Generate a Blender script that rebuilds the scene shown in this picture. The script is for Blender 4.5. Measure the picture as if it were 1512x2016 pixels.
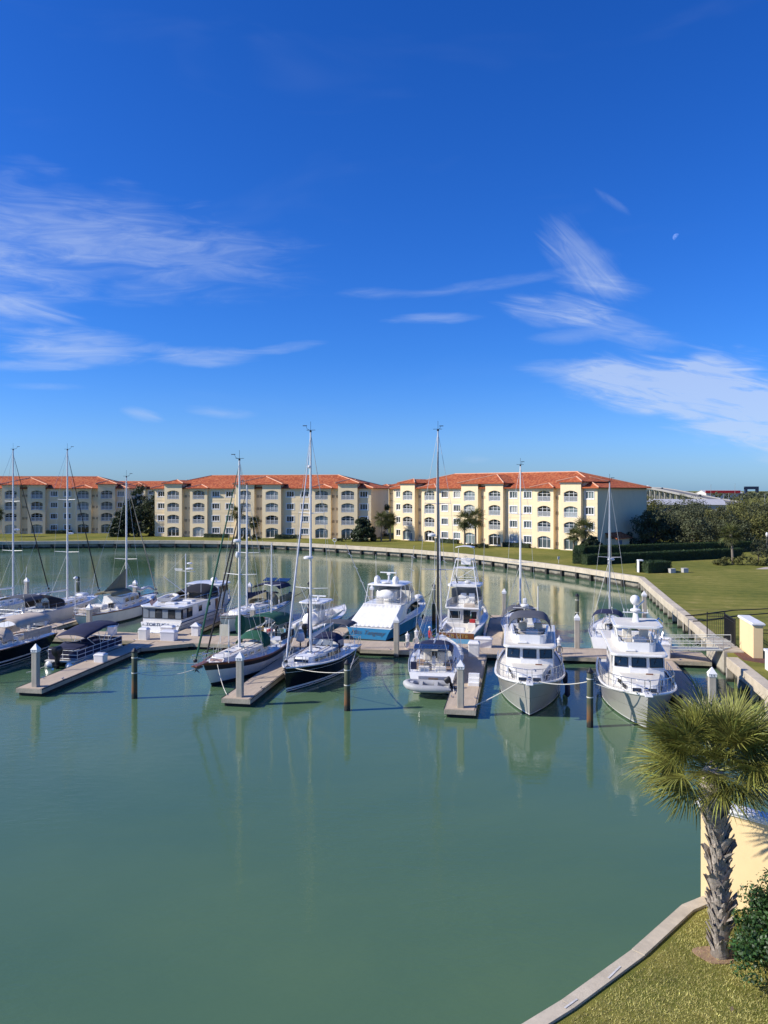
import bpy, math, random
import numpy as np
from mathutils import Vector, Matrix, Euler
R = math.radians
random.seed(7)
RNG = np.random.default_rng(11)
SC = bpy.context.scene
COL = SC.collection
for o in list(bpy.data.objects): bpy.data.objects.remove(o)

# ------------------------------------------------------------------ camera
F_PX, CX, HY, CAM_Z = 1523.0, 756.0, 965.0, 13.0      # focal length and horizon in photo pixels
cam = bpy.data.cameras.new('Camera'); camo = bpy.data.objects.new('Camera', cam); COL.objects.link(camo)
cam.sensor_fit = 'VERTICAL'; cam.sensor_height = 24.0; cam.sensor_width = 18.0
cam.lens = 24.0*F_PX/2016.0
cam.shift_y = -(1008-HY)/2016.0
cam.clip_start = 0.3; cam.clip_end = 30000
camo.location = (0, 0, CAM_Z); camo.rotation_euler = (R(90), 0, 0)
SC.camera = camo

# ------------------------------------------------------------------ light
SUN_EL = R(33); SUN_H = Vector((-0.988, -0.155)).normalized()
TO_SUN = Vector((SUN_H.x*math.cos(SUN_EL), SUN_H.y*math.cos(SUN_EL), math.sin(SUN_EL)))
sun = bpy.data.lights.new('Sun', 'SUN'); suno = bpy.data.objects.new('Sun', sun); COL.objects.link(suno)
sun.energy = 4.8; sun.angle = R(0.53); sun.color = (1.0, 0.93, 0.82)
suno.rotation_euler = (-TO_SUN).to_track_quat('-Z', 'Y').to_euler()
suno.location = (-60, -20, 60)

def px_dir(px, py):
    az = math.atan((px-CX)/F_PX); el = math.atan((HY-py)/F_PX*math.cos(az)); return az, el

world = bpy.data.worlds.new('World'); SC.world = world; world.use_nodes = True
class NT:
    """small helper to wire node trees"""
    def __init__(s, tree): s.t = tree; s.n = tree.nodes; s.l = tree.links
    def node(s, typ, **kw):
        n = s.n.new(typ)
        for k, v in kw.items(): setattr(n, k, v)
        return n
    def put(s, sock, v):
        if hasattr(v, 'is_output') or isinstance(v, bpy.types.NodeSocket): s.l.new(v, sock)
        elif v is not None: sock.default_value = v
    def m(s, op, a, b=None, c=None, clamp=False):
        n = s.node('ShaderNodeMath', operation=op, use_clamp=clamp)
        s.put(n.inputs[0], a)
        if b is not None: s.put(n.inputs[1], b)
        if c is not None: s.put(n.inputs[2], c)
        return n.outputs[0]
    def mix(s, fac, a, b, blend='MIX'):
        n = s.node('ShaderNodeMix', data_type='RGBA', blend_type=blend)
        s.put(n.inputs[0], fac); s.put(n.inputs[6], a); s.put(n.inputs[7], b)
        return n.outputs[2]
    def noise(s, vec, scale, detail=3, rough=0.5, dist=0.0):
        n = s.node('ShaderNodeTexNoise'); s.put(n.inputs['Vector'], vec)
        n.inputs['Scale'].default_value = scale; n.inputs['Detail'].default_value = detail
        n.inputs['Roughness'].default_value = rough; n.inputs['Distortion'].default_value = dist
        return n.outputs['Fac']
    def ramp(s, fac, stops):
        n = s.node('ShaderNodeValToRGB'); e = n.color_ramp.elements
        while len(e) < len(stops): e.new(0.5)
        for i, (p, c) in enumerate(stops):
            e[i].position = p; e[i].color = c if len(c) == 4 else (*c, 1)
        s.put(n.inputs[0], fac); return n.outputs[0]
    def maprange(s, v, a, b, c=0., d=1., smooth=False):
        n = s.node('ShaderNodeMapRange', clamp=True)
        if smooth: n.interpolation_type = 'SMOOTHSTEP'
        s.put(n.inputs[0], v)
        for i, x in zip((1, 2, 3, 4), (a, b, c, d)): n.inputs[i].default_value = x
        return n.outputs[0]
    def comb(s, x, y, z=0.):
        n = s.node('ShaderNodeCombineXYZ')
        for i, v in enumerate((x, y, z)): s.put(n.inputs[i], v)
        return n.outputs[0]
    def sep(s, v):
        n = s.node('ShaderNodeSeparateXYZ'); s.put(n.inputs[0], v); return n.outputs

W = NT(world.node_tree); W.n.clear()
out = W.node('ShaderNodeOutputWorld'); bg = W.node('ShaderNodeBackground')
sky = W.node('ShaderNodeTexSky', sky_type='NISHITA', sun_disc=False)
sky.sun_elevation = SUN_EL
sky.sun_rotation = math.atan2(SUN_H.x, SUN_H.y)
sky.altitude = 0; sky.air_density = 1.0; sky.dust_density = 0.5; sky.ozone_density = 3.0
hs = W.node('ShaderNodeHueSaturation'); hs.inputs['Saturation'].default_value = 1.30; hs.inputs['Value'].default_value = 1.0
W.l.new(sky.outputs[0], hs.inputs['Color'])
geo = W.node('ShaderNodeTexCoord'); dx, dy, dz = W.sep(geo.outputs['Generated'])
AZ = W.m('ARCTAN2', dx, dy)
EL = W.m('ARCTAN2', dz, W.m('SQRT', W.m('ADD', W.m('MULTIPLY', dx, dx), W.m('MULTIPLY', dy, dy))))
# cirrus: each wisp field has a centre, half sizes (photo pixels turned into angles), tilt, strength
WISPS = [ # px, py, half width, half height, tilt deg, amount, fibre scale, seed
    (130, 470, 430, 100, -3, .42, 1.0, 1), (60, 460, 240, 60, 4, .30, 1.3, 2), (420, 500, 200, 50, 4, .20, 1., 3),
    (20, 600, 130, 24, -12, .60, 1.5, 4), (165, 688, 130, 34, 3, .95, 1.7, 5), (405, 703, 100, 20, 2, .80, 1.8, 6),
    (560, 686, 80, 11, 9, .36, 1.5, 7), (60, 720, 110, 12, 5, .62, 1.6, 8), (281, 816, 40, 14, -12, .60, 2.2, 9),
    (435, 812, 70, 13, -5, .36, 1.8, 10), (740, 578, 80, 12, -2, .26, 1.7, 11), (960, 560, 190, 12, 6, .30, 1.6, 12),
    (855, 627, 95, 11, 1, .48, 1.7, 13), (1150, 520, 110, 46, -46, .62, 1.5, 14), (1185, 560, 90, 26, -12, .50, 1.7, 15),
    (1095, 612, 110, 34, -8, .75, 1.7, 16), (1220, 645, 120, 32, -18, .60, 1.6, 17), (1130, 660, 90, 16, 3, .30, 1.6, 18),
    (1180, 738, 150, 26, -6, .70, 1.4, 19), (1320, 765, 190, 60, -10, 1.5, 1.2, 20), (1460, 800, 170, 80, -18, 1.7, 1.1, 21),
    (1300, 806, 90, 14, -4, .55, 1.6, 22), (1205, 398, 40, 9, -38, .22, 2., 23), (935, 905, 30, 8, 0, .30, 2., 24),
    (60, 655, 60, 8, 0, .22, 2., 25), (90, 760, 70, 7, 2, .28, 2., 26), (1700, 860, 260, 70, -12, .8, 1.2, 27), (-260, 560, 330, 120, 4, .6, 1.0, 28)]
# three shared fibre fields (level, falling to the right, steep) keep the sky cheap
def fibre(tilt, ku, kv, seed):
    ca, sa = math.cos(R(tilt)), math.sin(R(tilt))
    u = W.m('ADD', W.m('MULTIPLY', AZ, ca), W.m('MULTIPLY', EL, sa)); v = W.m('SUBTRACT', W.m('MULTIPLY', EL, ca), W.m('MULTIPLY', AZ, sa))
    return W.noise(W.comb(W.m('MULTIPLY', u, ku), W.m('MULTIPLY', v, kv), seed), 1.0, 5, .62, 1.0)
FIB = {0: fibre(3, 11, 62, 3.1), 1: fibre(-14, 12, 78, 8.7), 2: fibre(-46, 11, 64, 5.2)}
WARP = W.m('SUBTRACT', W.noise(W.comb(W.m('MULTIPLY', AZ, 14), W.m('MULTIPLY', EL, 34), 1.7), 1.0, 2), .5)
FM = {k: W.m('MULTIPLY', W.m('SUBTRACT', f, .5), 1.5) for k, f in FIB.items()}
FR = {k: W.maprange(f, .80, .24, .45 if k == 0 else .32, 1., True) for k, f in FIB.items()}
cloud = None
for (px, py, hw, hh, tilt, amt, fs, seed) in WISPS:
    a0, e0 = px_dir(px, py); ca, sa = math.cos(R(tilt)), math.sin(R(tilt)); k = 2 if tilt < -30 else 1 if tilt < -7 else 0
    au, av = F_PX/hw, F_PX/hh
    su = W.m('MULTIPLY_ADD', AZ, ca*au, W.m('MULTIPLY_ADD', EL, sa*au, -(a0*ca+e0*sa)*au))
    sv = W.m('MULTIPLY_ADD', EL, ca*av, W.m('MULTIPLY_ADD', AZ, -sa*av, -(e0*ca-a0*sa)*av))
    sv = W.m('ADD', sv, WARP)
    d2 = W.m('MULTIPLY_ADD', su, su, W.m('MULTIPLY_ADD', sv, sv, FM[k]))
    mask = W.maprange(d2, 1.30, -.70, 0., amt*1.15, True)
    dens = W.m('MULTIPLY', mask, FR[k])
    cloud = dens if cloud is None else W.m('ADD', cloud, dens)
gen = W.noise(W.comb(W.m('MULTIPLY', AZ, 3.1), W.m('MULTIPLY', EL, 12.6), 4.0), 1.0, 3, .6, .8)
gen = W.m('MULTIPLY', W.maprange(gen, .56, .85, 0, .03, True), W.maprange(EL, .02, .12))
cloud = W.m('MAXIMUM', W.m('MULTIPLY', W.m('MINIMUM', cloud, 1.), .62), gen)
CLOUD_COL = (6.2, 7.3, 9.4, 1)
# the photograph's white balance: a clear, deep blue winter sky
lowc = W.ramp(EL, [(0., (.62, 1.06, 2.10)), (.03, (.63, 1.00, 1.92)), (.08, (.57, .95, 1.80)), (.17, (.46, .90, 1.72))])
grade = W.mix(1.0, hs.outputs['Color'], lowc, 'MULTIPLY')
skyc = W.mix(cloud, grade, CLOUD_COL)
W.l.new(skyc, bg.inputs['Color']); bg.inputs['Strength'].default_value = 0.079
W.l.new(bg.outputs[0], out.inputs['Surface'])

SC.view_settings.view_transform = 'Standard'; SC.view_settings.look = 'None'
SC.view_settings.exposure = 0.30; SC.view_settings.gamma = 1.0; SC.view_settings.use_curve_mapping = False
SC.render.engine = 'CYCLES'
SC.cycles.use_denoising = True
SC.cycles.max_bounces = 8; SC.cycles.transparent_max_bounces = 12
SC.cycles.sample_clamp_indirect = 6
SC.render.film_transparent = False

# ------------------------------------------------------------------ materials
MATS = {}
def mat(name, col, rough=.5, metal=0., var=.12, vscale=1.5, bump=0., bscale=20., spec=.5, island=0., coat=0., stretch=None, trans=0.):
    if name in MATS: return MATS[name]
    m = bpy.data.materials.new(name); m.use_nodes = True; T = NT(m.node_tree)
    b = T.n['Principled BSDF']
    tc = T.node('ShaderNodeTexCoord').outputs['Object']
    if stretch:
        mp = T.node('ShaderNodeMapping'); mp.inputs['Scale'].default_value = stretch; T.l.new(tc, mp.inputs[0]); tc = mp.outputs[0]
    c = (*col, 1)
    if var:
        f = T.noise(tc, vscale, 5, .6)
        f2 = T.noise(tc, vscale*7.3, 3, .6)
        f = T.m('ADD', T.m('MULTIPLY', f, .65), T.m('MULTIPLY', f2, .35))
        lo = tuple(max(0, x*(1-2.2*var)) for x in col); hi = tuple(min(1, x*(1+2.0*var)) for x in col)
        cc = T.ramp(f, [(.25, lo), (.5, col), (.75, hi)])
    else: cc = c
    if island:
        gi = T.node('ShaderNodeNewGeometry').outputs['Random Per Island']
        hv = T.node('ShaderNodeHueSaturation'); T.put(hv.inputs['Color'], cc)
        T.put(hv.inputs['Value'], T.maprange(gi, 0, 1, 1-island, 1+island))
        T.put(hv.inputs['Hue'], T.maprange(gi, 0, 1, .49, .512)); cc = hv.outputs[0]
    T.put(b.inputs['Base Color'], cc)
    b.inputs['Roughness'].default_value = rough; b.inputs['Metallic'].default_value = metal
    b.inputs['Specular IOR Level'].default_value = spec
    if coat: b.inputs['Coat Weight'].default_value = coat; b.inputs['Coat Roughness'].default_value = .08
    if trans:
        # leaves let some light through
        tr = T.node('ShaderNodeBsdfTranslucent'); T.put(tr.inputs['Color'], cc)
        ms = T.node('ShaderNodeMixShader'); ms.inputs[0].default_value = trans
        T.l.new(b.outputs[0], ms.inputs[1]); T.l.new(tr.outputs[0], ms.inputs[2])
        T.l.new(ms.outputs[0], T.n['Material Output'].inputs['Surface'])
    if bump:
        bp = T.node('ShaderNodeBump'); bp.inputs['Strength'].default_value = bump; bp.inputs['Distance'].default_value = .02
        T.put(bp.inputs['Height'], T.noise(tc, bscale, 5, .65)); T.l.new(bp.outputs[0], b.inputs['Normal'])
    MATS[name] = m; return m

def glass(name, col, rough=.04, spec=.8):
    return mat(name, col, rough, var=0, spec=spec)

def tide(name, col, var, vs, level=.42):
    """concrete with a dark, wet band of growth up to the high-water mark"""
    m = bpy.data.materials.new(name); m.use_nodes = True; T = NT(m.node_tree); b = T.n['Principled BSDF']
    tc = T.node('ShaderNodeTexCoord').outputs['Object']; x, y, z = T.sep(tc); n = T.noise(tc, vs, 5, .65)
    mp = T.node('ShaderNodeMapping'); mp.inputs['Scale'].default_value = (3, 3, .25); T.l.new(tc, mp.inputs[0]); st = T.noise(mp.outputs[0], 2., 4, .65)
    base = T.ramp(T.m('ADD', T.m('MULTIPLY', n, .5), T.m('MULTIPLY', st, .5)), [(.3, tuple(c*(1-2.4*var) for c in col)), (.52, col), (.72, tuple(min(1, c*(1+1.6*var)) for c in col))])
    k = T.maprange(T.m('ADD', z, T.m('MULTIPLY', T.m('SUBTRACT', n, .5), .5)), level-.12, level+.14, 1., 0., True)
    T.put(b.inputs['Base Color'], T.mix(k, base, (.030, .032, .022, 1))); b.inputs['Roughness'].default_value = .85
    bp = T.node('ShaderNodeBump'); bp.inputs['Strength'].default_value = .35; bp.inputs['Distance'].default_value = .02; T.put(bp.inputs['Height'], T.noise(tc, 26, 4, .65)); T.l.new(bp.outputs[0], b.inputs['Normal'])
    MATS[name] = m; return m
GEL   = mat('gelcoat_white', (.79, .775, .735), .24, var=.055, vscale=.9, coat=.3, stretch=(1, 1, .35))
GELW  = mat('gelcoat_warm', (.74, .70, .62), .35, var=.05, vscale=1.2)
NONSK = mat('deck_nonskid', (.64, .61, .54), .75, var=.06, vscale=3, bump=.15, bscale=90)
HGREY = mat('hull_grey', (.36, .35, .315), .25, var=.04, vscale=.7, coat=.3)
HBLK  = mat('hull_black', (.007, .007, .008), .16, var=.1, coat=.15, spec=.3)
HBLUE = mat('hull_blue', (.04, .205, .37), .18, var=.06, coat=.4)
HLBL  = mat('hull_light_blue', (.16, .38, .56), .22, var=.05, coat=.3)
BOTT  = mat('antifouling_dark', (.015, .017, .022), .6, var=.2)
BOOTW = mat('boot_white', (.7, .7, .68), .35, var=.08)
BOOTR = mat('boot_red', (.30, .05, .03), .5, var=.15)
TEAK  = mat('varnished_teak', (.20, .075, .03), .35, var=.2, vscale=6, stretch=(1, .15, 1))
TEAKG = mat('weathered_teak', (.34, .24, .16), .7, var=.2, vscale=8, stretch=(1, .12, 1))
SSTEEL= mat('stainless', (.62, .62, .62), .22, 1., var=.05)
ALU   = mat('mast_aluminium', (.62, .62, .61), .38, .55, var=.05)
ALUW  = mat('mast_white', (.74, .73, .70), .4, var=.05)
ALUD  = mat('mast_dark', (.05, .05, .055), .4, .2, var=.1)
WIRE  = mat('rigging_wire', (.55, .54, .50), .4, .4, var=0)
ROPE  = mat('mooring_rope', (.66, .62, .52), .85, var=.15, vscale=12)
ROPED = mat('dark_rope', (.05, .05, .05), .85, var=.15)
NAVY  = mat('canvas_navy', (.012, .016, .05), .85, var=.2, vscale=2.5, bump=.3, bscale=6)
BLKC  = mat('canvas_black', (.012, .012, .014), .85, var=.2, vscale=2.5, bump=.3, bscale=6)
GREYC = mat('canvas_grey', (.075, .078, .09), .85, var=.12, vscale=2, bump=.25, bscale=5)
TANC  = mat('canvas_tan', (.50, .42, .33), .85, var=.1, vscale=2, bump=.3, bscale=5)
OLIVE = mat('canvas_khaki', (.20, .18, .11), .85, var=.15, vscale=2, bump=.4, bscale=4)
GREENC= mat('canvas_green', (.006, .075, .042), .85, var=.18, vscale=2, bump=.3, bscale=5)
WHITEC= mat('canvas_white', (.76, .75, .72), .85, var=.05, vscale=2, bump=.3, bscale=4)
PALEC = mat('sail_pale', (.55, .55, .58), .85, var=.1, vscale=2, bump=.4, bscale=4)
DGLASS= glass('dark_glass', (.008, .010, .014), .05)
SGLASS= glass('smoked_glass', (.03, .035, .04), .07)
VINYL = glass('clear_vinyl', (.22, .25, .28), .12)
BLKP  = mat('black_plastic', (.012, .012, .014), .45, var=.15)
RUBB  = mat('black_rubber', (.012, .013, .014), .7, var=.2)
RED   = mat('red_paint', (.42, .02, .02), .5, var=.1)
RIBG  = mat('hypalon_grey', (.42, .42, .41), .6, var=.06)
SOLAR = mat('solar_cells', (.02, .045, .11), .15, var=.1)
GOLD  = mat('gold_leaf', (.62, .40, .13), .4, .2, var=.08)
WHITEP= mat('white_paint', (.75, .74, .71), .5, var=.06, vscale=2)
CONC  = tide('pile_concrete', (.43, .385, .305), .12, 1.6, .22)
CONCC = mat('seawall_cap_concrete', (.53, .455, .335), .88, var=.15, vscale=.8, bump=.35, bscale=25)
CONCD = tide('seawall_panel_concrete', (.22, .20, .165), .2, 1.1, .5)
PLANK = mat('dock_deck', (.47, .375, .27), .85, var=.10, vscale=1.1, bump=.3, bscale=24, stretch=(4, .5, 1))
WALER = mat('dock_waler', (.40, .35, .26), .85, var=.2, vscale=2, bump=.2, bscale=16)
FLOAT = mat('dock_float', (.010, .011, .012), .8, var=.3)
WPILE = mat('timber_pile', (.095, .10, .062), .9, var=.35, vscale=1.2, bump=.6, bscale=16, stretch=(2, 2, .35))
STUC  = mat('stucco_cream', (.80, .65, .41), .9, var=.05, vscale=.30, bump=.12, bscale=9, stretch=(1, 1, .3))
STUCN = mat('stucco_cream_wall', (.80, .60, .32), .9, var=.03, vscale=.6, bump=.1, bscale=26)
TRIM  = mat('stucco_trim', (.78, .70, .57), .85, var=.04, vscale=.6)
FRAMW = mat('window_frame_white', (.80, .79, .76), .5, var=.02)
ALUG  = mat('gangway_alu', (.30, .31, .31), .5, .3, var=.08)
ALUR  = mat('railing_alu', (.74, .75, .75), .4, .1, var=.03)
IRON  = mat('black_iron', (.012, .012, .014), .5, var=.1)
BARK  = mat('oak_bark', (.085, .068, .05), .9, var=.3, vscale=4, bump=.7, bscale=20)
PBARK = mat('palm_bark', (.20, .165, .125), .9, var=.3, vscale=3, bump=.7, bscale=18)
PBOOT = mat('palm_boot', (.34, .29, .235), .9, var=.35, vscale=7, bump=.8, bscale=28, island=.25)
LEAF_OAK = mat('leaf_oak', (.095, .105, .052), .65, var=.3, vscale=.35, island=.5, spec=.25, trans=.25)
LEAF_OLV = mat('leaf_olive', (.145, .145, .045), .65, var=.3, vscale=.35, island=.5, spec=.25, trans=.25)
LEAF_DRK = mat('leaf_dark', (.036, .054, .022), .55, var=.3, vscale=.5, island=.5, spec=.35, trans=.2)
LEAF_GLS = mat('leaf_glossy', (.040, .090, .020), .48, var=.3, vscale=1.3, island=.55, spec=.5, trans=.2)
LEAF_HDG = mat('leaf_hedge', (.040, .070, .020), .55, var=.3, vscale=.8, island=.5, spec=.3, trans=.2)
FROND = mat('palm_frond', (.235, .240, .055), .42, var=.45, vscale=1.6, island=.45, spec=.4, trans=.22)
FRONDD= mat('palm_frond_far', (.10, .11, .034), .55, var=.3, vscale=.6, island=.4, spec=.3, trans=.2)
GRBLD = mat('grass_blade', (.54, .48, .175), .7, var=.35, vscale=.55, island=.55, spec=.2, trans=.25)
MULCH = mat('red_mulch', (.13, .055, .035), .95, var=.4, vscale=9, bump=.8, bscale=50)
SKINM = mat('skin', (.45, .28, .20), .6, var=.05)

def water_material():
    m = bpy.data.materials.new('marina_water'); m.use_nodes = True; T = NT(m.node_tree); b = T.n['Principled BSDF']
    tc = T.node('ShaderNodeTexCoord').outputs['Object']
    big = T.noise(tc, .030, 5, .6, .6)
    c = T.ramp(big, [(.3, (.060, .128, .076)), (.7, (.100, .172, .082))])
    T.put(b.inputs['Base Color'], c)
    b.inputs['Roughness'].default_value = .035; b.inputs['IOR'].default_value = 1.333; b.inputs['Specular IOR Level'].default_value = .5
    mp = T.node('ShaderNodeMapping'); mp.inputs['Scale'].default_value = (.55, 1.25, 1); mp.inputs['Rotation'].default_value = (0, 0, R(12)); T.l.new(tc, mp.inputs[0])
    n1 = T.noise(mp.outputs[0], 2.2, 3, .55, .3)
    n2 = T.noise(mp.outputs[0], 8.5, 2, .5, .2)
    n3 = T.noise(tc, .28, 2, .5)
    patch = T.maprange(T.noise(tc, .06, 3, .6), .40, .66, .25, 1.0, True)          # breeze comes in cat's-paws
    h = T.m('ADD', T.m('MULTIPLY', T.m('ADD', T.m('MULTIPLY', n1, 1.0), T.m('MULTIPLY', n2, .30)), patch), T.m('MULTIPLY', n3, .75))
    bp = T.node('ShaderNodeBump'); bp.inputs['Strength'].default_value = 1.0; bp.inputs['Distance'].default_value = .019
    T.put(bp.inputs['Height'], h); T.l.new(bp.outputs[0], b.inputs['Normal'])
    return m
WATER = water_material()

def lawn_material():
    m = bpy.data.materials.new('mown_lawn'); m.use_nodes = True; T = NT(m.node_tree); b = T.n['Principled BSDF']
    tc = T.node('ShaderNodeTexCoord').outputs['Object']
    x, y, z = T.sep(tc)
    a = T.noise(tc, .10, 4, .6); f = T.noise(tc, 1.1, 4, .7); g = T.noise(tc, 22., 3, .7)
    st = T.m('SINE', T.m('ADD', T.m('MULTIPLY', T.m('ADD', T.m('MULTIPLY', x, .30), y), 2.6), T.m('MULTIPLY', a, 9.)))
    v = T.m('ADD', T.m('ADD', T.m('MULTIPLY', a, .42), T.m('MULTIPLY', f, .30)), T.m('ADD', T.m('MULTIPLY', g, .28), T.m('MULTIPLY', st, .028)))
    c = T.ramp(v, [(.34, (.085, .105, .020)), (.46, (.155, .165, .032)), (.57, (.235, .215, .050)), (.68, (.37, .30, .11))])
    T.put(b.inputs['Base Color'], c); b.inputs['Roughness'].default_value = .95; b.inputs['Specular IOR Level'].default_value = .1
    bp = T.node('ShaderNodeBump'); bp.inputs['Strength'].default_value = .7; bp.inputs['Distance'].default_value = .05
    T.put(bp.inputs['Height'], T.noise(tc, 30., 4, .7)); T.l.new(bp.outputs[0], b.inputs['Normal'])
    return m
LAWN = lawn_material()

def roof_material():
    m = bpy.data.materials.new('clay_tile'); m.use_nodes = True; T = NT(m.node_tree); b = T.n['Principled BSDF']
    uv = T.node('ShaderNodeTexCoord').outputs['UV']; u, v, _ = T.sep(uv)
    br = T.node('ShaderNodeTexBrick'); T.put(br.inputs['Vector'], uv)
    br.offset = .0; br.inputs['Scale'].default_value = 1.; br.inputs['Brick Width'].default_value = .34; br.inputs['Row Height'].default_value = .40
    br.inputs['Mortar Size'].default_value = .0; br.inputs['Color1'].default_value = (.0, 0, 0, 1); br.inputs['Color2'].default_value = (1, 1, 1, 1)
    tile = br.outputs['Color']
    w = T.noise(uv, .35, 4, .6)
    k = T.m('ADD', T.m('MULTIPLY', tile, .50), T.m('MULTIPLY', w, .5))
    c = T.ramp(k, [(.18, (.27, .060, .028)), (.45, (.47, .115, .042)), (.62, (.56, .16, .055)), (.85, (.62, .24, .10))])
    T.put(b.inputs['Base Color'], c); b.inputs['Roughness'].default_value = .8; b.inputs['Specular IOR Level'].default_value = .2
    barrel = T.m('ABSOLUTE', T.m('SINE', T.m('MULTIPLY', u, math.pi/.34)))
    row = T.m('FRACT', T.m('DIVIDE', v, .40))
    bp = T.node('ShaderNodeBump'); bp.inputs['Strength'].default_value = .8; bp.inputs['Distance'].default_value = .09
    T.put(bp.inputs['Height'], T.m('ADD', barrel, T.m('MULTIPLY', T.m('SUBTRACT', 1., row), .7))); T.l.new(bp.outputs[0], b.inputs['Normal'])
    return m
ROOF = roof_material()
RIDGE = mat('ridge_tile', (.66, .36, .22), .8, var=.1, vscale=2)

# ------------------------------------------------------------------ mesh helpers
class MB:
    def __init__(s): s.v = []; s.f = []; s.mi = []; s.uv = []; s.cur = 0
    def add(s, pts, faces, uvs=None):
        o = len(s.v); s.v += [tuple(p) for p in pts]
        for i, f in enumerate(faces):
            s.f.append(tuple(o+k for k in f)); s.mi.append(s.cur); s.uv.append(uvs[i] if uvs else None)
        return s
    def face(s, pts, uv=None): return s.add(pts, [tuple(range(len(pts)))], [uv] if uv else None)
    def box(s, c, sz, rot=None, taper=None):
        x, y, z = (k/2 for k in sz); t = taper or (1, 1)
        P = [Vector((a*(t[0] if cc > 0 else 1), b*(t[1] if cc > 0 else 1), cc)) for cc in (-z, z) for a, b in ((-x, -y), (x, -y), (x, y), (-x, y))]
        if rot is not None:
            E = Euler(rot).to_matrix() if not isinstance(rot, Matrix) else rot
            P = [E @ p for p in P]
        return s.add([p+Vector(c) for p in P], [(3, 2, 1, 0), (4, 5, 6, 7), (0, 1, 5, 4), (1, 2, 6, 5), (2, 3, 7, 6), (3, 0, 4, 7)])
    def bx(s, x0, x1, y0, y1, z0, z1): return s.box(((x0+x1)/2, (y0+y1)/2, (z0+z1)/2), (x1-x0, y1-y0, z1-z0))
    def tube(s, p0, p1, r0, r1=None, n=6, cap=True):
        p0, p1 = Vector(p0), Vector(p1); r1 = r0 if r1 is None else r1
        d = p1-p0
        if d.length < 1e-6: return s
        q = d.to_track_quat('Z', 'Y').to_matrix()
        ring = [q @ Vector((math.cos(2*math.pi*i/n), math.sin(2*math.pi*i/n), 0)) for i in range(n)]
        P = [p0+k*r0 for k in ring]+[p1+k*r1 for k in ring]
        Fs = [(i, (i+1) % n, n+(i+1) % n, n+i) for i in range(n)]
        if cap: Fs += [tuple(range(n-1, -1, -1)), tuple(range(n, 2*n))]
        return s.add(P, Fs)
    def path(s, pts, r, n=5, closed=False):
        pts = [Vector(p) for p in pts]; N = len(pts); rr = r if isinstance(r, (list, tuple)) else [r]*N
        P = []; up0 = Vector((0, 0, 1))
        for i, p in enumerate(pts):
            a = pts[(i-1) % N] if (i > 0 or closed) else p; b = pts[(i+1) % N] if (i < N-1 or closed) else p
            d = (b-a); d = d.normalized() if d.length > 1e-9 else Vector((0, 0, 1))
            x = d.cross(up0) if abs(d.z) < .95 else d.cross(Vector((1, 0, 0)))
            x.normalize(); y = x.cross(d)
            P += [p+(x*math.cos(2*math.pi*k/n)+y*math.sin(2*math.pi*k/n))*rr[i] for k in range(n)]
        Fs = []
        for i in range(N if closed else N-1):
            j = (i+1) % N
            Fs += [(i*n+k, i*n+(k+1) % n, j*n+(k+1) % n, j*n+k) for k in range(n)]
        if not closed: Fs += [tuple(range(n-1, -1, -1)), tuple((N-1)*n+k for k in range(n))]
        return s.add(P, Fs)
    def lathe(s, prof, c=(0, 0, 0), n=12, axis='Z'):
        P = []; c = Vector(c)
        for r, z in prof:
            for k in range(n):
                a = 2*math.pi*k/n; v = Vector((r*math.cos(a), r*math.sin(a), z))
                if axis == 'Y': v = Vector((v.x, v.z, v.y))
                if axis == 'X': v = Vector((v.z, v.x, v.y))
                P.append(c+v)
        Fs = [(i*n+k, i*n+(k+1) % n, (i+1)*n+(k+1) % n, (i+1)*n+k) for i in range(len(prof)-1) for k in range(n)]
        Fs += [tuple(range(n-1, -1, -1)), tuple((len(prof)-1)*n+k for k in range(n))]
        return s.add(P, Fs)
    def ball(s, c, r, n=10, sq=(1, 1, 1)):
        prof = [(max(1e-3, math.cos(t)), math.sin(t)) for t in [math.pi*(i/(n//2)-.5) for i in range(n//2+1)]]
        o = len(s.v); s.lathe(prof, (0, 0, 0), n)
        for i in range(o, len(s.v)):
            x, y, z = s.v[i]; s.v[i] = (c[0]+x*r*sq[0], c[1]+y*r*sq[1], c[2]+z*r*sq[2])
        return s
    def prism(s, poly, z0, z1, top=None):
        n = len(poly); top = top or poly
        P = [(x, y, z0) for x, y in poly]+[(x, y, z1) for x, y in top]
        return s.add(P, [tuple(range(n-1, -1, -1)), tuple(range(n, 2*n))]+[(i, (i+1) % n, n+(i+1) % n, n+i) for i in range(n)])
    def loft(s, rings, closed=True, caps=True):
        n = len(rings[0]); P = [p for r in rings for p in r]; Fs = []
        for i in range(len(rings)-1):
            for k in range(n if closed else n-1):
                Fs.append((i*n+k, i*n+(k+1) % n, (i+1)*n+(k+1) % n, (i+1)*n+k))
        if caps: Fs += [tuple(range(n-1, -1, -1)), tuple((len(rings)-1)*n+k for k in range(n))]
        return s.add(P, Fs)
    def grid(s, fn, nu, nv):
        P = [fn(i/nu, j/nv) for i in range(nu+1) for j in range(nv+1)]; k = nv+1
        return s.add(P, [(i*k+j, (i+1)*k+j, (i+1)*k+j+1, i*k+j+1) for i in range(nu) for j in range(nv)])
    def mesh(s, name, mats, smooth=False):
        me = bpy.data.meshes.new(name); me.from_pydata(s.v, [], s.f)
        for m in (mats if isinstance(mats, (list, tuple)) else [mats]): me.materials.append(m)
        if any(s.mi): me.polygons.foreach_set('material_index', s.mi)
        if any(u for u in s.uv):
            L = me.uv_layers.new(name='UVMap'); i = 0
            for p, u in zip(me.polygons, s.uv):
                for k in range(p.loop_total):
                    if u: L.data[p.loop_start+k].uv = u[k]
        if smooth: me.polygons.foreach_set('use_smooth', [True]*len(me.polygons))
        me.validate(); me.update(); return me
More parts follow.
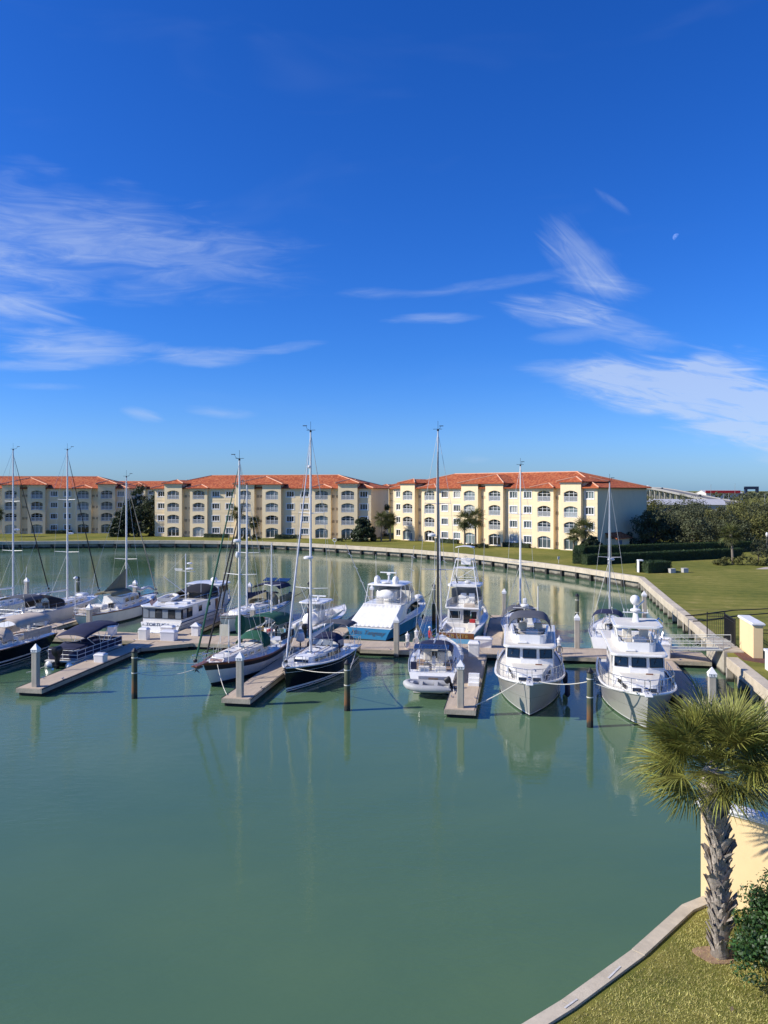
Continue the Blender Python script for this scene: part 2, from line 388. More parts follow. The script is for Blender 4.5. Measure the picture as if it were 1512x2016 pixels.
    def build(s, name, mats, parent=None, loc=(0, 0, 0), rz=0., smooth=False, bevel=0., solid=0., rot=None, autos=False):
        o = link(name, s.mesh(name, mats, smooth or autos), parent, loc, rz, rot)
        if autos:
            smooth_by_angle(o.data)
        if solid:
            k = o.modifiers.new('Solidify', 'SOLIDIFY'); k.thickness = solid; k.offset = 0
        if bevel:
            k = o.modifiers.new('Bevel', 'BEVEL'); k.width = bevel; k.segments = 2; k.limit_method = 'ANGLE'; k.angle_limit = R(40); k.harden_normals = False
        return o
def smooth_by_angle(me, ang=R(38)):
    me.set_sharp_from_angle(angle=ang)
def link(name, data, parent=None, loc=(0, 0, 0), rz=0., rot=None):
    o = bpy.data.objects.new(name, data); COL.objects.link(o)
    o.location = loc; o.rotation_euler = rot if rot is not None else (0, 0, rz)
    if parent is not None: o.parent = parent
    return o
def tag(o, label=None, cat=None, group=None, kind=None):
    if label: o['label'] = label
    if cat: o['category'] = cat
    if group: o['group'] = group
    if kind: o['kind'] = kind
    return o
def thing(name, label, cat, loc=(0, 0, 0), rz=0., group=None):
    return tag(link(name, None, None, loc, rz), label, cat, group)
def copy_tree(o, parent=None):
    c = o.copy(); COL.objects.link(c); c.parent = parent
    for ch in list(o.children): copy_tree(ch, c)
    return c
def text(body, size, m, parent, loc, rot, name='lettering', shear=0., ext=.004, sx=1., align='CENTER'):
    cu = bpy.data.curves.new(name, 'FONT'); cu.body = body; cu.size = size; cu.extrude = ext; cu.shear = shear
    cu.align_x = align; cu.align_y = 'CENTER'; cu.resolution_u = 3
    t = bpy.data.objects.new('tmp', cu); COL.objects.link(t)
    me = bpy.data.meshes.new_from_object(t); bpy.data.objects.remove(t)
    me.materials.clear(); me.materials.append(m)
    o = link(name, me, parent, loc, 0, rot); o.scale = (sx, 1, 1); return o

# dock frame: a runs along the main pier, b out along the fingers (positive = away from the camera)
DA = R(10); VA = Vector((math.cos(DA), -math.sin(DA))); VB = Vector((math.sin(DA), math.cos(DA))); DO = Vector((0, 60.4))
def ab(a, b, z=0.):
    p = DO+VA*a+VB*b; return Vector((p.x, p.y, z))
def gp(px, py, z=0.):
    """point at height z seen at photo pixel px, py (used once, to measure the place)"""
    d = (CAM_Z-z)*F_PX/(py-HY); return Vector(((px-CX)/F_PX*d, d, z))
# ================================================================== the setting
GZ = 1.60          # lawn level above the water
SHORE_FAR = [(-150, 138), (-118, 160), (-85, 171), (-62, 174), (-48, 174.6), (-39, 173.6), (-31, 171.8), (-23.5, 168.8), (-15.5, 164.2), (-8, 158.6),
             (-1, 153), (6, 147), (12.4, 140), (18.2, 131.6), (22.8, 123.6), (27.5, 115.5), (33.4, 101.2)]
def abp(a, b): p = ab(a, b); return (p.x, p.y)
SHORE_RIGHT = [(33.4, 101.2), abp(25.3, 25), abp(25.1, 10), abp(24.9, -1.2)]
SHORE_NEAR = [abp(24.4, -3.6), abp(24.4, -16.5), (19.9, 33), (16.4, 26.6), (12.6, 23.4), (8.75, 21.6), (6.3, 19.1), (3.2, 16.4), (.2, 14.3), (-6, 11.6)]
SHORE_BACK = [(-40, 4), (-95, 6), (-150, 40), (-170, 100)]
BASIN = SHORE_FAR+SHORE_RIGHT[1:]+SHORE_NEAR+SHORE_BACK

from mathutils.geometry import tessellate_polygon
def ring_sheet(name, outer, hole, z, m):
    loops = [[Vector((x, y, 0)) for x, y in outer], [Vector((x, y, 0)) for x, y in hole]]
    tris = tessellate_polygon(loops); P = [(v.x, v.y, z) for l in loops for v in l]
    mb = MB(); mb.add(P, [tuple(t) for t in tris])
    o = mb.build(name, m)
    me = o.data
    for p in me.polygons:
        if p.normal.z < 0: p.flip()
    return o
tag(ring_sheet('ground', [(-6000, -3000), (6000, -3000), (6000, 9000), (-6000, 9000)], BASIN, GZ, LAWN), 'mown grass ground round the marina basin', kind='structure')
mb = MB(); mb.add([(x, y, 0) for x, y in BASIN], [tuple(reversed(range(len(BASIN))))])
mb = MB(); mb.add([(-190, -8, 0), (60, -8, 0), (60, 190, 0), (-190, 190, 0)], [(0, 1, 2, 3)])
tag(mb.build('water', WATER), 'calm green marina water', kind='structure')

# ------------------------------------------------------------------ seawall
def resample(pts, step):
    pts = [Vector((*p, 0)) for p in pts]; out = [pts[0].copy()]; 
    segs = [(pts[i], pts[i+1]) for i in range(len(pts)-1)]; total = sum((b-a).length for a, b in segs)
    n = max(1, round(total/step)); tgt = [total*i/n for i in range(n+1)]
    res = []; acc = 0; k = 0
    for t in tgt:
        while k < len(segs)-1 and acc+(segs[k][1]-segs[k][0]).length < t-1e-6:
            acc += (segs[k][1]-segs[k][0]).length; k += 1
        a, b = segs[k]; L = (b-a).length; res.append(a+(b-a)*min(1, (t-acc)/L if L else 0))
    return res
def seawall(name, label, pts, step=3.2, capw=.75, caph=.72, zt=GZ+.06, piles=True, inside=1, pilem=None, panm=None, bev=.03):
    """cap of cast segments on concrete king piles with recessed panels; 'inside' = +1 when the land lies left of the walking direction"""
    t = thing(name, label, 'seawall', (pts[0][0], pts[0][1], 0)); o0 = Vector((pts[0][0], pts[0][1], 0))
    P = resample(pts, step); N = len(P)
    nrm = []
    for i in range(N):
        d = (P[min(N-1, i+1)]-P[max(0, i-1)]).normalized(); nrm.append(Vector((-d.y, d.x, 0))*inside)
    pm = MB().bx(-.18, .18, -.20, .20, -.6, zt-caph+.02).mesh('pile', pilem or CONC)
    for i in range(N-1):
        a, b = P[i], P[i+1]; na, nb = nrm[i], nrm[i+1]; d = (b-a).normalized()*.008
        q = [a+d-na*.12, b-d-nb*.12, b-d+nb*(capw-.12), a+d+na*(capw-.12)]
        q = [p-o0 for p in q]
        m = MB()
        jz = random.uniform(-.006, .006)
        for lo, hi in ((zt-caph, zt+jz),):
            poly = [(p.x, p.y) for p in q]
            if inside < 0: poly.reverse()
            m.prism(poly, lo, hi)
        m.build('cap_segment', CONCC, t, bevel=bev)
        if piles:
            q = [p-o0 for p in (a+na*.34, b+nb*.34, b+nb*.46, a+na*.46)]
            poly = [(p.x, p.y) for p in q]
            if inside < 0: poly.reverse()
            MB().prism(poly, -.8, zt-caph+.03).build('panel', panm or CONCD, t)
    if piles:
        for i in range(N):
            dd = nrm[i]; o = link('pile', pm, t, P[i]+dd*.10-o0, math.atan2(dd.y, dd.x)+math.pi/2)
    return t
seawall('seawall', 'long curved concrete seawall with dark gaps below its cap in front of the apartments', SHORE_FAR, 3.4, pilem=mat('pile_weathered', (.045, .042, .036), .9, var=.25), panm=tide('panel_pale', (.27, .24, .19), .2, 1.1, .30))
seawall('seawall', 'straight concrete seawall beside the big lawn, from the corner to the gangway', SHORE_RIGHT, 2.6)
seawall('seawall', 'concrete seawall with low cap right of the gangway, below the cream pillar', SHORE_NEAR[:3], 2.7)
seawall('seawall', 'pale concrete seawall kerb curving round the lawn in the foreground', SHORE_NEAR[2:], 3.0, capw=.34, caph=.5, zt=GZ+.07, bev=0)

# ------------------------------------------------------------------ docks
DZ = .52
def dock(name, label, a0, a1, b0, b1, panels, along='b', lean=None, seg=2.4):
    t = thing(name, label, 'dock', ab((a0+a1)/2, (b0+b1)/2, 0), -DA)
    w, l = a1-a0, b1-b0
    if along == 'b':
        n = max(1, round(l/seg)); s = l/n
        pm = MB().bx(-w/2+.09, w/2-.09, -s/2+.006, s/2-.006, DZ-.10, DZ).mesh('deck_panel', PLANK)
        for i in range(n): link('deck_panel', pm, t, (0, -l/2+s*(i+.5), random.uniform(-.004, .004)))
    else:
        n = max(1, round(w/seg)); s = w/n
        pm = MB().bx(-s/2+.006, s/2-.006, -l/2+.09, l/2-.09, DZ-.10, DZ).mesh('deck_panel', PLANK)
        for i in range(n): link('deck_panel', pm, t, (-w/2+s*(i+.5), 0, random.uniform(-.004, .004)))
    for sx in (-1, 1):
        MB().box((sx*(w/2-.04), 0, DZ-.17), (.08, l, .28)).build('side_beam', WALER, t, bevel=.01)
        MB().box((0, sx*(l/2-.04), DZ-.172), (w-.17, .08, .27)).build('end_beam', WALER, t, bevel=.01)
    for sx in (-1, 1):
        MB().box((sx*(w/2+.012), 0, DZ-.035), (.024, l, .05)).build('rub_strip', RUBB, t)
    MB().bx(-w/2+.14, w/2-.14, -l/2+.14, l/2-.14, -.35, DZ-.30).build('float', FLOAT, t)
    cm = MB(); cm.box((0, 0, .03), (.06, .10, .06)); cm.path([(0, -.15, .085), (0, -.06, .065), (0, .06, .065), (0, .15, .085)], .018, 6)
    cm = cm.mesh('cleat', SSTEEL)
    for sx in (-1, 1):
        for k in range(max(2, int((l if along == 'b' else w)/4.2))):
            q = (k+.5)/max(2, int((l if along == 'b' else w)/4.2))
            if along == 'b': link('cleat', cm, t, (sx*(w/2-.2), -l/2+l*q, DZ))
            else: link('cleat', cm, t, (-w/2+w*q, sx*(l/2-.2), DZ), math.pi/2)
    return t
dock('main_dock', 'long floating main dock running across the marina behind the moored boats', -62, 24.2, 0, 3.6, 0, 'a')
NEARF = [(-20, 'floating finger dock beside the navy pontoon boat'), (-6.3, 'floating finger dock between the green-canvas ketch and the black sailboat'),
         (7.1, 'floating finger dock with dark shadow patch beside the grey trawler with bimini'), (20.6, 'shaded floating finger dock right of the hardtop trawler')]
for a, lab in NEARF: dock('finger_dock', lab, a-.9, a+.9, -15.4, -.03, 0)
FARF = [(-44.6, 'far floating finger dock at the left edge of the photo'), (-31.9, 'far floating finger dock left of the cutter with khaki sail'), (-18.5, 'far floating finger dock right of the flag-flying trawler'),
        (-5.2, 'far floating finger dock between light blue centre console and blue sport fisher'), (8.3, 'far floating finger dock right of the sport fisher with tuna tower'), (21.6, 'far floating finger dock beside the straight seawall')]
for a, lab in FARF: dock('finger_dock', lab, a-.75, a+.75, 3.63, 18.6, 0)
# triangular gussets where near fingers meet the main dock
for a, lab in ((-18.4, 'triangular dock corner piece right of the pontoon boat finger'), (15.5, None)):
    if lab:
        t = thing('dock_gusset', lab, 'dock', ab(a, 0, 0), -DA)
        MB().prism([(-.68, -.02), (-.68, -2.6), (2.6, -.02)], DZ-.28, DZ-.004).build('deck_panel', PLANK, t)
        MB().prism([(-.7, -.1), (-.7, -2.2), (2.2, -.1)], -.3, DZ-.29).build('float', FLOAT, t)

# square concrete piles with white pyramid caps
def square_pile(a, b, label, top=3.25, num=None):
    t = thing('dock_pile', label, 'pile', ab(a, b, 0), -DA, 'square concrete dock piles')
    MB().bx(-.19, .19, -.19, .19, -1.2, top-.42).build('shaft', CONC, t, bevel=.03)
    c = MB(); c.bx(-.215, .215, -.215, .215, top-.52, top-.36); c.prism([(-.235, -.235), (.235, -.235), (.235, .235), (-.235, .235)], top-.36, top, [(-.01, -.01), (.01, -.01), (.01, .01), (-.01, .01)])
    cap = c.build('cap', WHITEP, t)
    if num:
        text(num, .15, BLKP, cap, (0, -.219, top-.44), (R(90), 0, 0), 'number', sx=1.2)
    return t
square_pile(-19.85, -14.9, 'square concrete pile with white cap at the outer end of the leftmost finger', num='4 7')
square_pile(-6.2, -14.95, 'square concrete pile with white cap in front of the white ketch bow', num='5 0')
square_pile(7.1, -14.9, 'square concrete pile with white cap numbered 5 3 in front of white sailboat stern', num='5 3')
square_pile(20.9, -14.3, 'square concrete pile whose white cap rises just behind the foreground palm crown', num='5 6')
for a, b, lab in ((1.0, -.1, 'square concrete pile at main dock edge right of the blue sport fisher transom'), (-12.1, 3.9, 'square concrete pile behind the green canvas of the ketch'),
                  (-26, 1.6, 'square concrete pile behind the pontoon boat awning'), (14.9, 3.4, 'square concrete pile beside the power pedestal right of the grey trawler'),
                  (-43.9, 18.8, 'far square concrete pile, leftmost, between two white sailboat masts'), (-30.9, 18.9, 'far square concrete pile at the bow of the cutter with khaki sail'),
                  (-17.8, 18.9, 'far square concrete pile behind the navy-canvas ketch stern'), (-4.6, 18.9, 'far square concrete pile behind the blue sport fisher'),
                  (8.9, 18.2, 'far square concrete pile right of the tuna tower boat'), (22.3, 18.7, 'far square concrete pile near the straight seawall')):
    square_pile(a, b, lab)
def wood_pile(a, b, top, label, cap=True):
    t = thing('mooring_pile', label, 'pile', ab(a, b, 0), 0, 'round timber mooring piles')
    prof = [(.185, -1.2), (.185, 0), (.18, top*.5), (.172, top-.02), (.16, top)]
    s = MB().lathe(prof, n=12).build('shaft', WPILE2, t, autos=True)
    if cap: MB().lathe([(.20, top-.02), (.20, top+.05), (.03, top+.25)], n=12).build('cap', BLKP, t)
    for z in (top-.35, top*.55): MB().lathe([(.185, z-.03), (.195, z), (.185, z+.03)], n=12).build('rope_band', ROPE, t, autos=True)
    return t
def wpile_mat():
    m = bpy.data.materials.new('timber_pile_tide'); m.use_nodes = True; T = NT(m.node_tree); b = T.n['Principled BSDF']
    tc = T.node('ShaderNodeTexCoord').outputs['Object']; x, y, z = T.sep(tc)
    n = T.noise(tc, 2.5, 5, .65); mp = T.node('ShaderNodeMapping'); mp.inputs['Scale'].default_value = (6, 6, .6); T.l.new(tc, mp.inputs[0]); g = T.noise(mp.outputs[0], 3., 4, .6)
    # algae-green treated wood, a rust-brown worn band above the tide line, barnacles at the water
    zz = T.m('ADD', z, T.m('MULTIPLY', T.m('SUBTRACT', n, .5), .9))
    c = T.ramp(T.m('MULTIPLY', zz, .25), [(.0, (.012, .012, .010)), (.055, (.05, .045, .03)), (.10, (.19, .085, .03)), (.24, (.16, .10, .045)), (.34, (.075, .088, .048)), (.8, (.11, .125, .085))])
    T.put(b.inputs['Base Color'], T.mix(.5, c, T.ramp(g, [(.3, (.4, .4, .4)), (.7, (1, 1, 1))]), 'MULTIPLY')); b.inputs['Roughness'].default_value = .9
    bp = T.node('ShaderNodeBump'); bp.inputs['Strength'].default_value = .6; bp.inputs['Distance'].default_value = .02; T.put(bp.inputs['Height'], g); T.l.new(bp.outputs[0], b.inputs['Normal'])
    return m
WPILE2 = wpile_mat()
wood_pile(-13.25, -14.6, 2.9, 'green timber mooring pile standing in the open water left of the ketch')
wood_pile(.42, -14.9, 2.75, 'green timber mooring pile right of the black sailboat')
wood_pile(14.25, -15.7, 3.0, 'green timber mooring pile between the two grey trawlers')
wood_pile(-36.9, 17.6, 3.4, 'dark timber mooring pile behind the second sailboat mast from left')
wood_pile(-10.6, 16.4, 3.5, 'dark timber mooring pile beyond the light blue centre console')
wood_pile(2.2, 15.4, 3.7, 'dark timber mooring pile between the sport fishers, beside the dark mast')
wood_pile(15.6, 13.4, 3.3, 'thin timber mooring pile standing in reflections left of the straight seawall')

# ------------------------------------------------------------------ apartment buildings
FH = 2.95; NF = 4; BH = 11.9; BL = 52.0; BD = 20.0
def facade_segments():
    half = [(0, 2.9, 0, BH, [('w', 1.65)]), (2.9, 7.3, -.9, BH+1.15, [('a', 5.1)]), (7.3, 9.1, .35, BH, [('l', 7.75), ('l', 8.75)]), (9.1, 13.4, -.45, BH, [('a', 11.25)]),
            (13.4, 20.6, 0, BH, [('w', 15.3), ('w', 18.7)]), (20.6, 25.05, -.9, BH+.95, [('a', 22.75)])]
    mid = [(25.05, 26.95, .1, BH+.95, [('l', 25.6), ('l', 26.4)])]
    mir = [(BL-x1, BL-x0, y, h, [(k, BL-c) for k, c in reversed(ops)]) for x0, x1, y, h, ops in reversed(half)]
    return half+mid+mir
WW, WHT = 1.75, 1.32; AW, AH, ARISE = 2.95, 2.05, .42
def wall_with_openings(m, x0, x1, y, h, ops):
    """front wall plane at depth y with rectangular and arched openings and their reveals"""
    cols = []
    for k, c in ops:
        w = {'w': WW, 'a': AW}.get(k)
        if w: cols.append((k, c-w/2, c+w/2))
    cols.sort(key=lambda q: q[1]); xs = x0
    for k, a, b in cols:
        if a > xs: m.face([(xs, y, 0), (a, y, 0), (a, y, h), (xs, y, h)])
        zs = 0
        for f in range(NF):
            if k == 'w': z0, z1, rise = f*FH+.95, f*FH+.95+WHT, 0
            else: z0, z1, rise = f*FH+(.12 if f == 0 else .32), f*FH+.42+AH, ARISE
            m.face([(a, y, zs), (b, y, zs), (b, y, z0), (a, y, z0)])
            dep = .22 if k == 'w' else .45
            if rise:
                n = 8; arc = [(a+(b-a)*i/n, z1-rise+rise*math.sin(math.pi*(.12+.76*i/n))**.8*1.0) for i in range(n+1)]
                e = arc[0][1]; arc = [(x, z1-rise+(z-e)/(max(q[1] for q in arc)-e)*rise) for x, z in arc]
                zt = z1+.06
                for i in range(n): m.face([(arc[i][0], y, arc[i][1]), (arc[i+1][0], y, arc[i+1][1]), (arc[i+1][0], y, zt), (arc[i][0], y, zt)])
                outl = [(a, z0)]+[(b, z0)]+arc[::-1]
            else:
                zt = z1; outl = [(a, z0), (b, z0), (b, z1), (a, z1)]
            for i in range(len(outl)):
                p, q = outl[i], outl[(i+1) % len(outl)]
                if p == q: continue
                m.face([(p[0], y, p[1]), (p[0], y+dep, p[1]), (q[0], y+dep, q[1]), (q[0], y, q[1])])
            zs = zt
        m.face([(a, y, zs), (b, y, zs), (b, y, h), (a, y, h)])
        xs = b
    m.face([(xs, y, 0), (x1, y, 0), (x1, y, h), (xs, y, h)])
def hip(m, x0, x1, y0, y1, z, slope=.32, ridge=None, th=.16):
    w = min(x1-x0, y1-y0)/2; hgt = w*slope
    if (x1-x0) >= (y1-y0): r0, r1 = Vector((x0+w, (y0+y1)/2, z+hgt)), Vector((x1-w, (y0+y1)/2, z+hgt))
    else: r0, r1 = Vector(((x0+x1)/2, y0+w, z+hgt)), Vector(((x0+x1)/2, y1-w, z+hgt))
    A, B, C, D = Vector((x0, y0, z)), Vector((x1, y0, z)), Vector((x1, y1, z)), Vector((x0, y1, z))
    def slab(pts):
        e = (pts[1]-pts[0]).normalized(); nn = (pts[1]-pts[0]).cross(pts[2]-pts[0]).normalized(); vv = nn.cross(e)
        m.face(pts, [((p-pts[0]).dot(e), (p-pts[0]).dot(vv)) for p in pts])
    if (x1-x0) >= (y1-y0):
        slab([A, B, r1, r0]); slab([C, D, r0, r1]); slab([B, C, r1]); slab([D, A, r0]); hips = [(A, r0), (D, r0), (B, r1), (C, r1), (r0, r1)]
    else:
        slab([A, B, r0]); slab([C, D, r1]); slab([B, C, r1, r0]); slab([D, A, r0, r1]); hips = [(A, r0), (B, r0), (C, r1), (D, r1), (r0, r1)]
    dn = Vector((0, 0, -th))
    for p, q in ((A, B), (B, C), (C, D), (D, A)): m.face([p+dn, q+dn, q, p])
    m.face([A+dn, D+dn, C+dn, B+dn])
    return hips
# shared window meshes
_w = MB()
for (xa, xb, za, zb) in ((-WW/2-.14, WW/2+.14, WHT, WHT+.16), (-WW/2-.20, WW/2+.20, -.16, 0), (-WW/2-.14, -WW/2, 0, WHT), (WW/2, WW/2+.14, 0, WHT)): _w.bx(xa, xb, -.06, .02, za, zb)
for x in (-WW/2+.04, -WW/6, WW/6, WW/2-.04): _w.bx(x-.045, x+.045, .10, .17, 0, WHT)
for z in (.04, WHT-.04): _w.bx(-WW/2, WW/2, .10, .165, z-.04, z+.04)
WIN_ME = _w.mesh('window', FRAMW)
WPANE = MB().bx(-WW/2, WW/2, .175, .20, 0, WHT)
def arch_door_mesh(base):
    m = MB(); h = AH+.42-base
    for x in (-AW/2+.04, -AW/6, AW/6, AW/2-.04): m.bx(x-.04, x+.04, .30, .38, 0, h-.04-(0.30 if abs(x) > 1.2 else .08 if abs(x) > .6 else 0))
    m.bx(-AW/2, AW/2, .30, .375, 0, .09); m.bx(-AW/2, AW/2, .305, .37, h-.62, h-.57)
    return m.mesh('balcony_door', FRAMW)
DOOR0, DOOR1 = arch_door_mesh(.12), arch_door_mesh(.32)
_r = MB(); _r.bx(-AW/2, AW/2, .02, .07, .98, 1.04); _r.bx(-AW/2, AW/2, .02, .07, .08, .13)
for i in range(19): 
    x = -AW/2+.05+i*(AW-.1)/18; _r.bx(x-.024, x+.024, .03, .06, .13, .98)
for i in range(3): x = -AW/2+AW*(i+.5)/3; _r.bx(x-AW/6+.06, x+AW/6-.06, .036, .05, .16, .95) if False else None
RAIL_ME = _r.mesh('railing', ALUR)
LOUV = MB(); LOUV.bx(-.30, .30, -.03, .03, 0, .62)
for i in range(7): LOUV.box((0, -.045, .06+i*.083), (.5, .02, .05), (R(-25), 0, 0))
LOUV = LOUV.mesh('louvre', mat('louvre_beige', (.46, .36, .22), .7, var=.05))
def pane_mat(k):
    cols = [(.012, .016, .020), (.035, .050, .058), (.16, .21, .22), (.36, .37, .35), (.06, .085, .095)]
    return glass('apartment_glass_%d' % k, cols[k], .06)
PANES_W = []; PANES_A = {}
for k in range(5): PANES_W.append(WPANE.mesh('pane', pane_mat(k)))
for base in (.12, .32):
    L = []
    for k in range(5):
        n = 8; h = AH+.42-base; q = MB(); pts = [(-AW/2, 0), (AW/2, 0)]+[(AW/2-AW*i/n, h-ARISE+ARISE*math.sin(math.pi*i/n)) for i in range(n+1)]
        q.face([(x, .40, z) for x, z in pts]); L.append(q.mesh('pane', pane_mat(k)))
    PANES_A[base] = L
def building(label, loc, rz, seed, blank_end=False, sx=1.):
    rnd = random.Random(seed)
    t = thing('apartment_building', label, 'building', loc, rz); t.scale.x = sx
    segs = facade_segments(); w = MB()
    for i, (x0, x1, y, h, ops) in enumerate(segs):
        wall_with_openings(w, x0, x1, y, h, ops)
        # returns between neighbouring planes
        if i+1 < len(segs):
            y2, h2 = segs[i+1][2], segs[i+1][3]; hh = max(h, h2)
            if y != y2: w.face([(x1, max(y, y2), 0), (x1, min(y, y2), 0), (x1, min(y, y2), h if y < y2 else h2), (x1, max(y, y2), h if y < y2 else h2)] if y > y2 else [(x1, y, 0), (x1, y2, 0), (x1, y2, h), (x1, y, h)])
        if h > BH:      # sides of raised parapets
            for xx in (x0, x1): w.face([(xx, y, BH-.3), (xx, 7, BH-.3), (xx, 7, h), (xx, y, h)])
    w.face([(0, BD, 0), (0, 0, 0), (0, 0, BH), (0, BD, BH)]); w.face([(BL, 0, 0), (BL, BD, 0), (BL, BD, BH), (BL, 0, BH)]); w.face([(BL, BD, 0), (0, BD, 0), (0, BD, BH), (BL, BD, BH)])
    wall = w.build('wall', STUC, t)
    for (x0, x1, y, h, ops) in segs:
        c = MB(); c.bx(x0-.12 if y < 0 else x0+.14, x1+.12 if y < 0 else x1-.14, y-.16, y+.05, h-.42, h-.02)
        if y > 0: c = MB(); c.bx(x0+.02, x1-.02, y-.14, y+.05, h-.42, h-.02)
        c.build('cornice', TRIM, t)
        if ops and ops[0][0] == 'w':
            for f in range(1, NF): MB().bx(x0+.01, x1-.01, y-.035, y+.02, f*FH+.02, f*FH+.12).build('string_course', STUC, t)
        for k, cxx in ops:
            for f in range(NF):
                if k == 'w':
                    o = link('window', WIN_ME, t, (cxx, y, f*FH+.95)); link('pane', rnd.choices(PANES_W, [4, 2.5, 1.6, 1.2, 2.4])[0], o)
                elif k == 'a':
                    base = .12 if f == 0 else .32
                    o = link('balcony_door', DOOR0 if f == 0 else DOOR1, t, (cxx, y, f*FH+base)); link('pane', rnd.choices(PANES_A[base], [3.2, 2.5, 1.6, .6, 2.4])[0], o)
                    if f: link('railing', RAIL_ME, o)
                else: link('louvre', LOUV, t, (cxx, y-.03, f*FH+.75))
    r = MB(); hips = hip(r, -.7, BL+.7, -.75, BD+.7, BH, .30)
    for (x0, x1, y, h, ops) in segs:
        if h > BH+1: hips += hip(r, x0-.55, x1+.55, y-.55, 9.0, h, .32)[:3]+[]
    hips += hip(r, 20.0, 32.0, -1.5, 13.5, BH+.95, .31)[:2]
    # small gables over the arched bays
    for xx in (11.25, BL-11.25): hips += hip(r, xx-2.7, xx+2.7, -1.3, 5.5, BH+.03, .30)[:2]
    roof = r.build('roof', ROOF, t)
    for p, q in hips:
        MB().tube(p+Vector((0, 0, .05)), q+Vector((0, 0, .05)), .13, n=6).build('ridge_tiles', RIDGE, roof)
    if blank_end:
        # small bin store against the end wall
        st = MB(); st.bx(BL, BL+2.0, 3.2, 8.6, 0, 2.3); st.build('lean_to', STUC, t)
        r = MB(); r.face([(BL, 2.8, 3.3), (BL+2.5, 2.8, 2.3), (BL+2.5, 9.0, 2.3), (BL, 9.0, 3.3)], [(0, 0), (2.7, 0), (2.7, 6.2), (0, 6.2)]); r.build('lean_to_roof', ROOF, t, solid=.12)
        MB().bx(BL+2.0, BL+2.04, 4.0, 5.6, .05, 2.0).build('door', mat('door_blue', (.16, .22, .28), .5), t)
    return t
def fac(p0, p1): return math.atan2(p1[1]-p0[1], p1[0]-p0[0])
RB0, RB1 = (2.3, 179.5), (39.5, 143.2)
building('cream apartment block with orange tile roof and blank shaded end wall, at right', (RB0[0], RB0[1], GZ), fac(RB0, RB1), 3, True)
CB0, CB1 = (-56.6, 191.0), (-3.0, 179.6)
building('cream apartment block with red tile roof facing the water in the middle', (CB0[0], CB0[1], GZ), fac(CB0, CB1), 4, sx=math.dist(CB0, CB1)/BL)
LB1 = (-68.2, 205.5); la = R(6.5); LB0 = (LB1[0]-BL*math.cos(la), LB1[1]-BL*math.sin(la))
building('dull cream apartment block with red tile roof cut off by the left edge', (LB0[0], LB0[1], GZ), la, 5)
building('distant apartment block whose red roof shows in the gap left of the middle block', (-128, 318, GZ), R(-6), 6)
building('distant apartment block whose roof shows in the gap between middle and right blocks', (-4, 330, GZ), R(-28), 7)
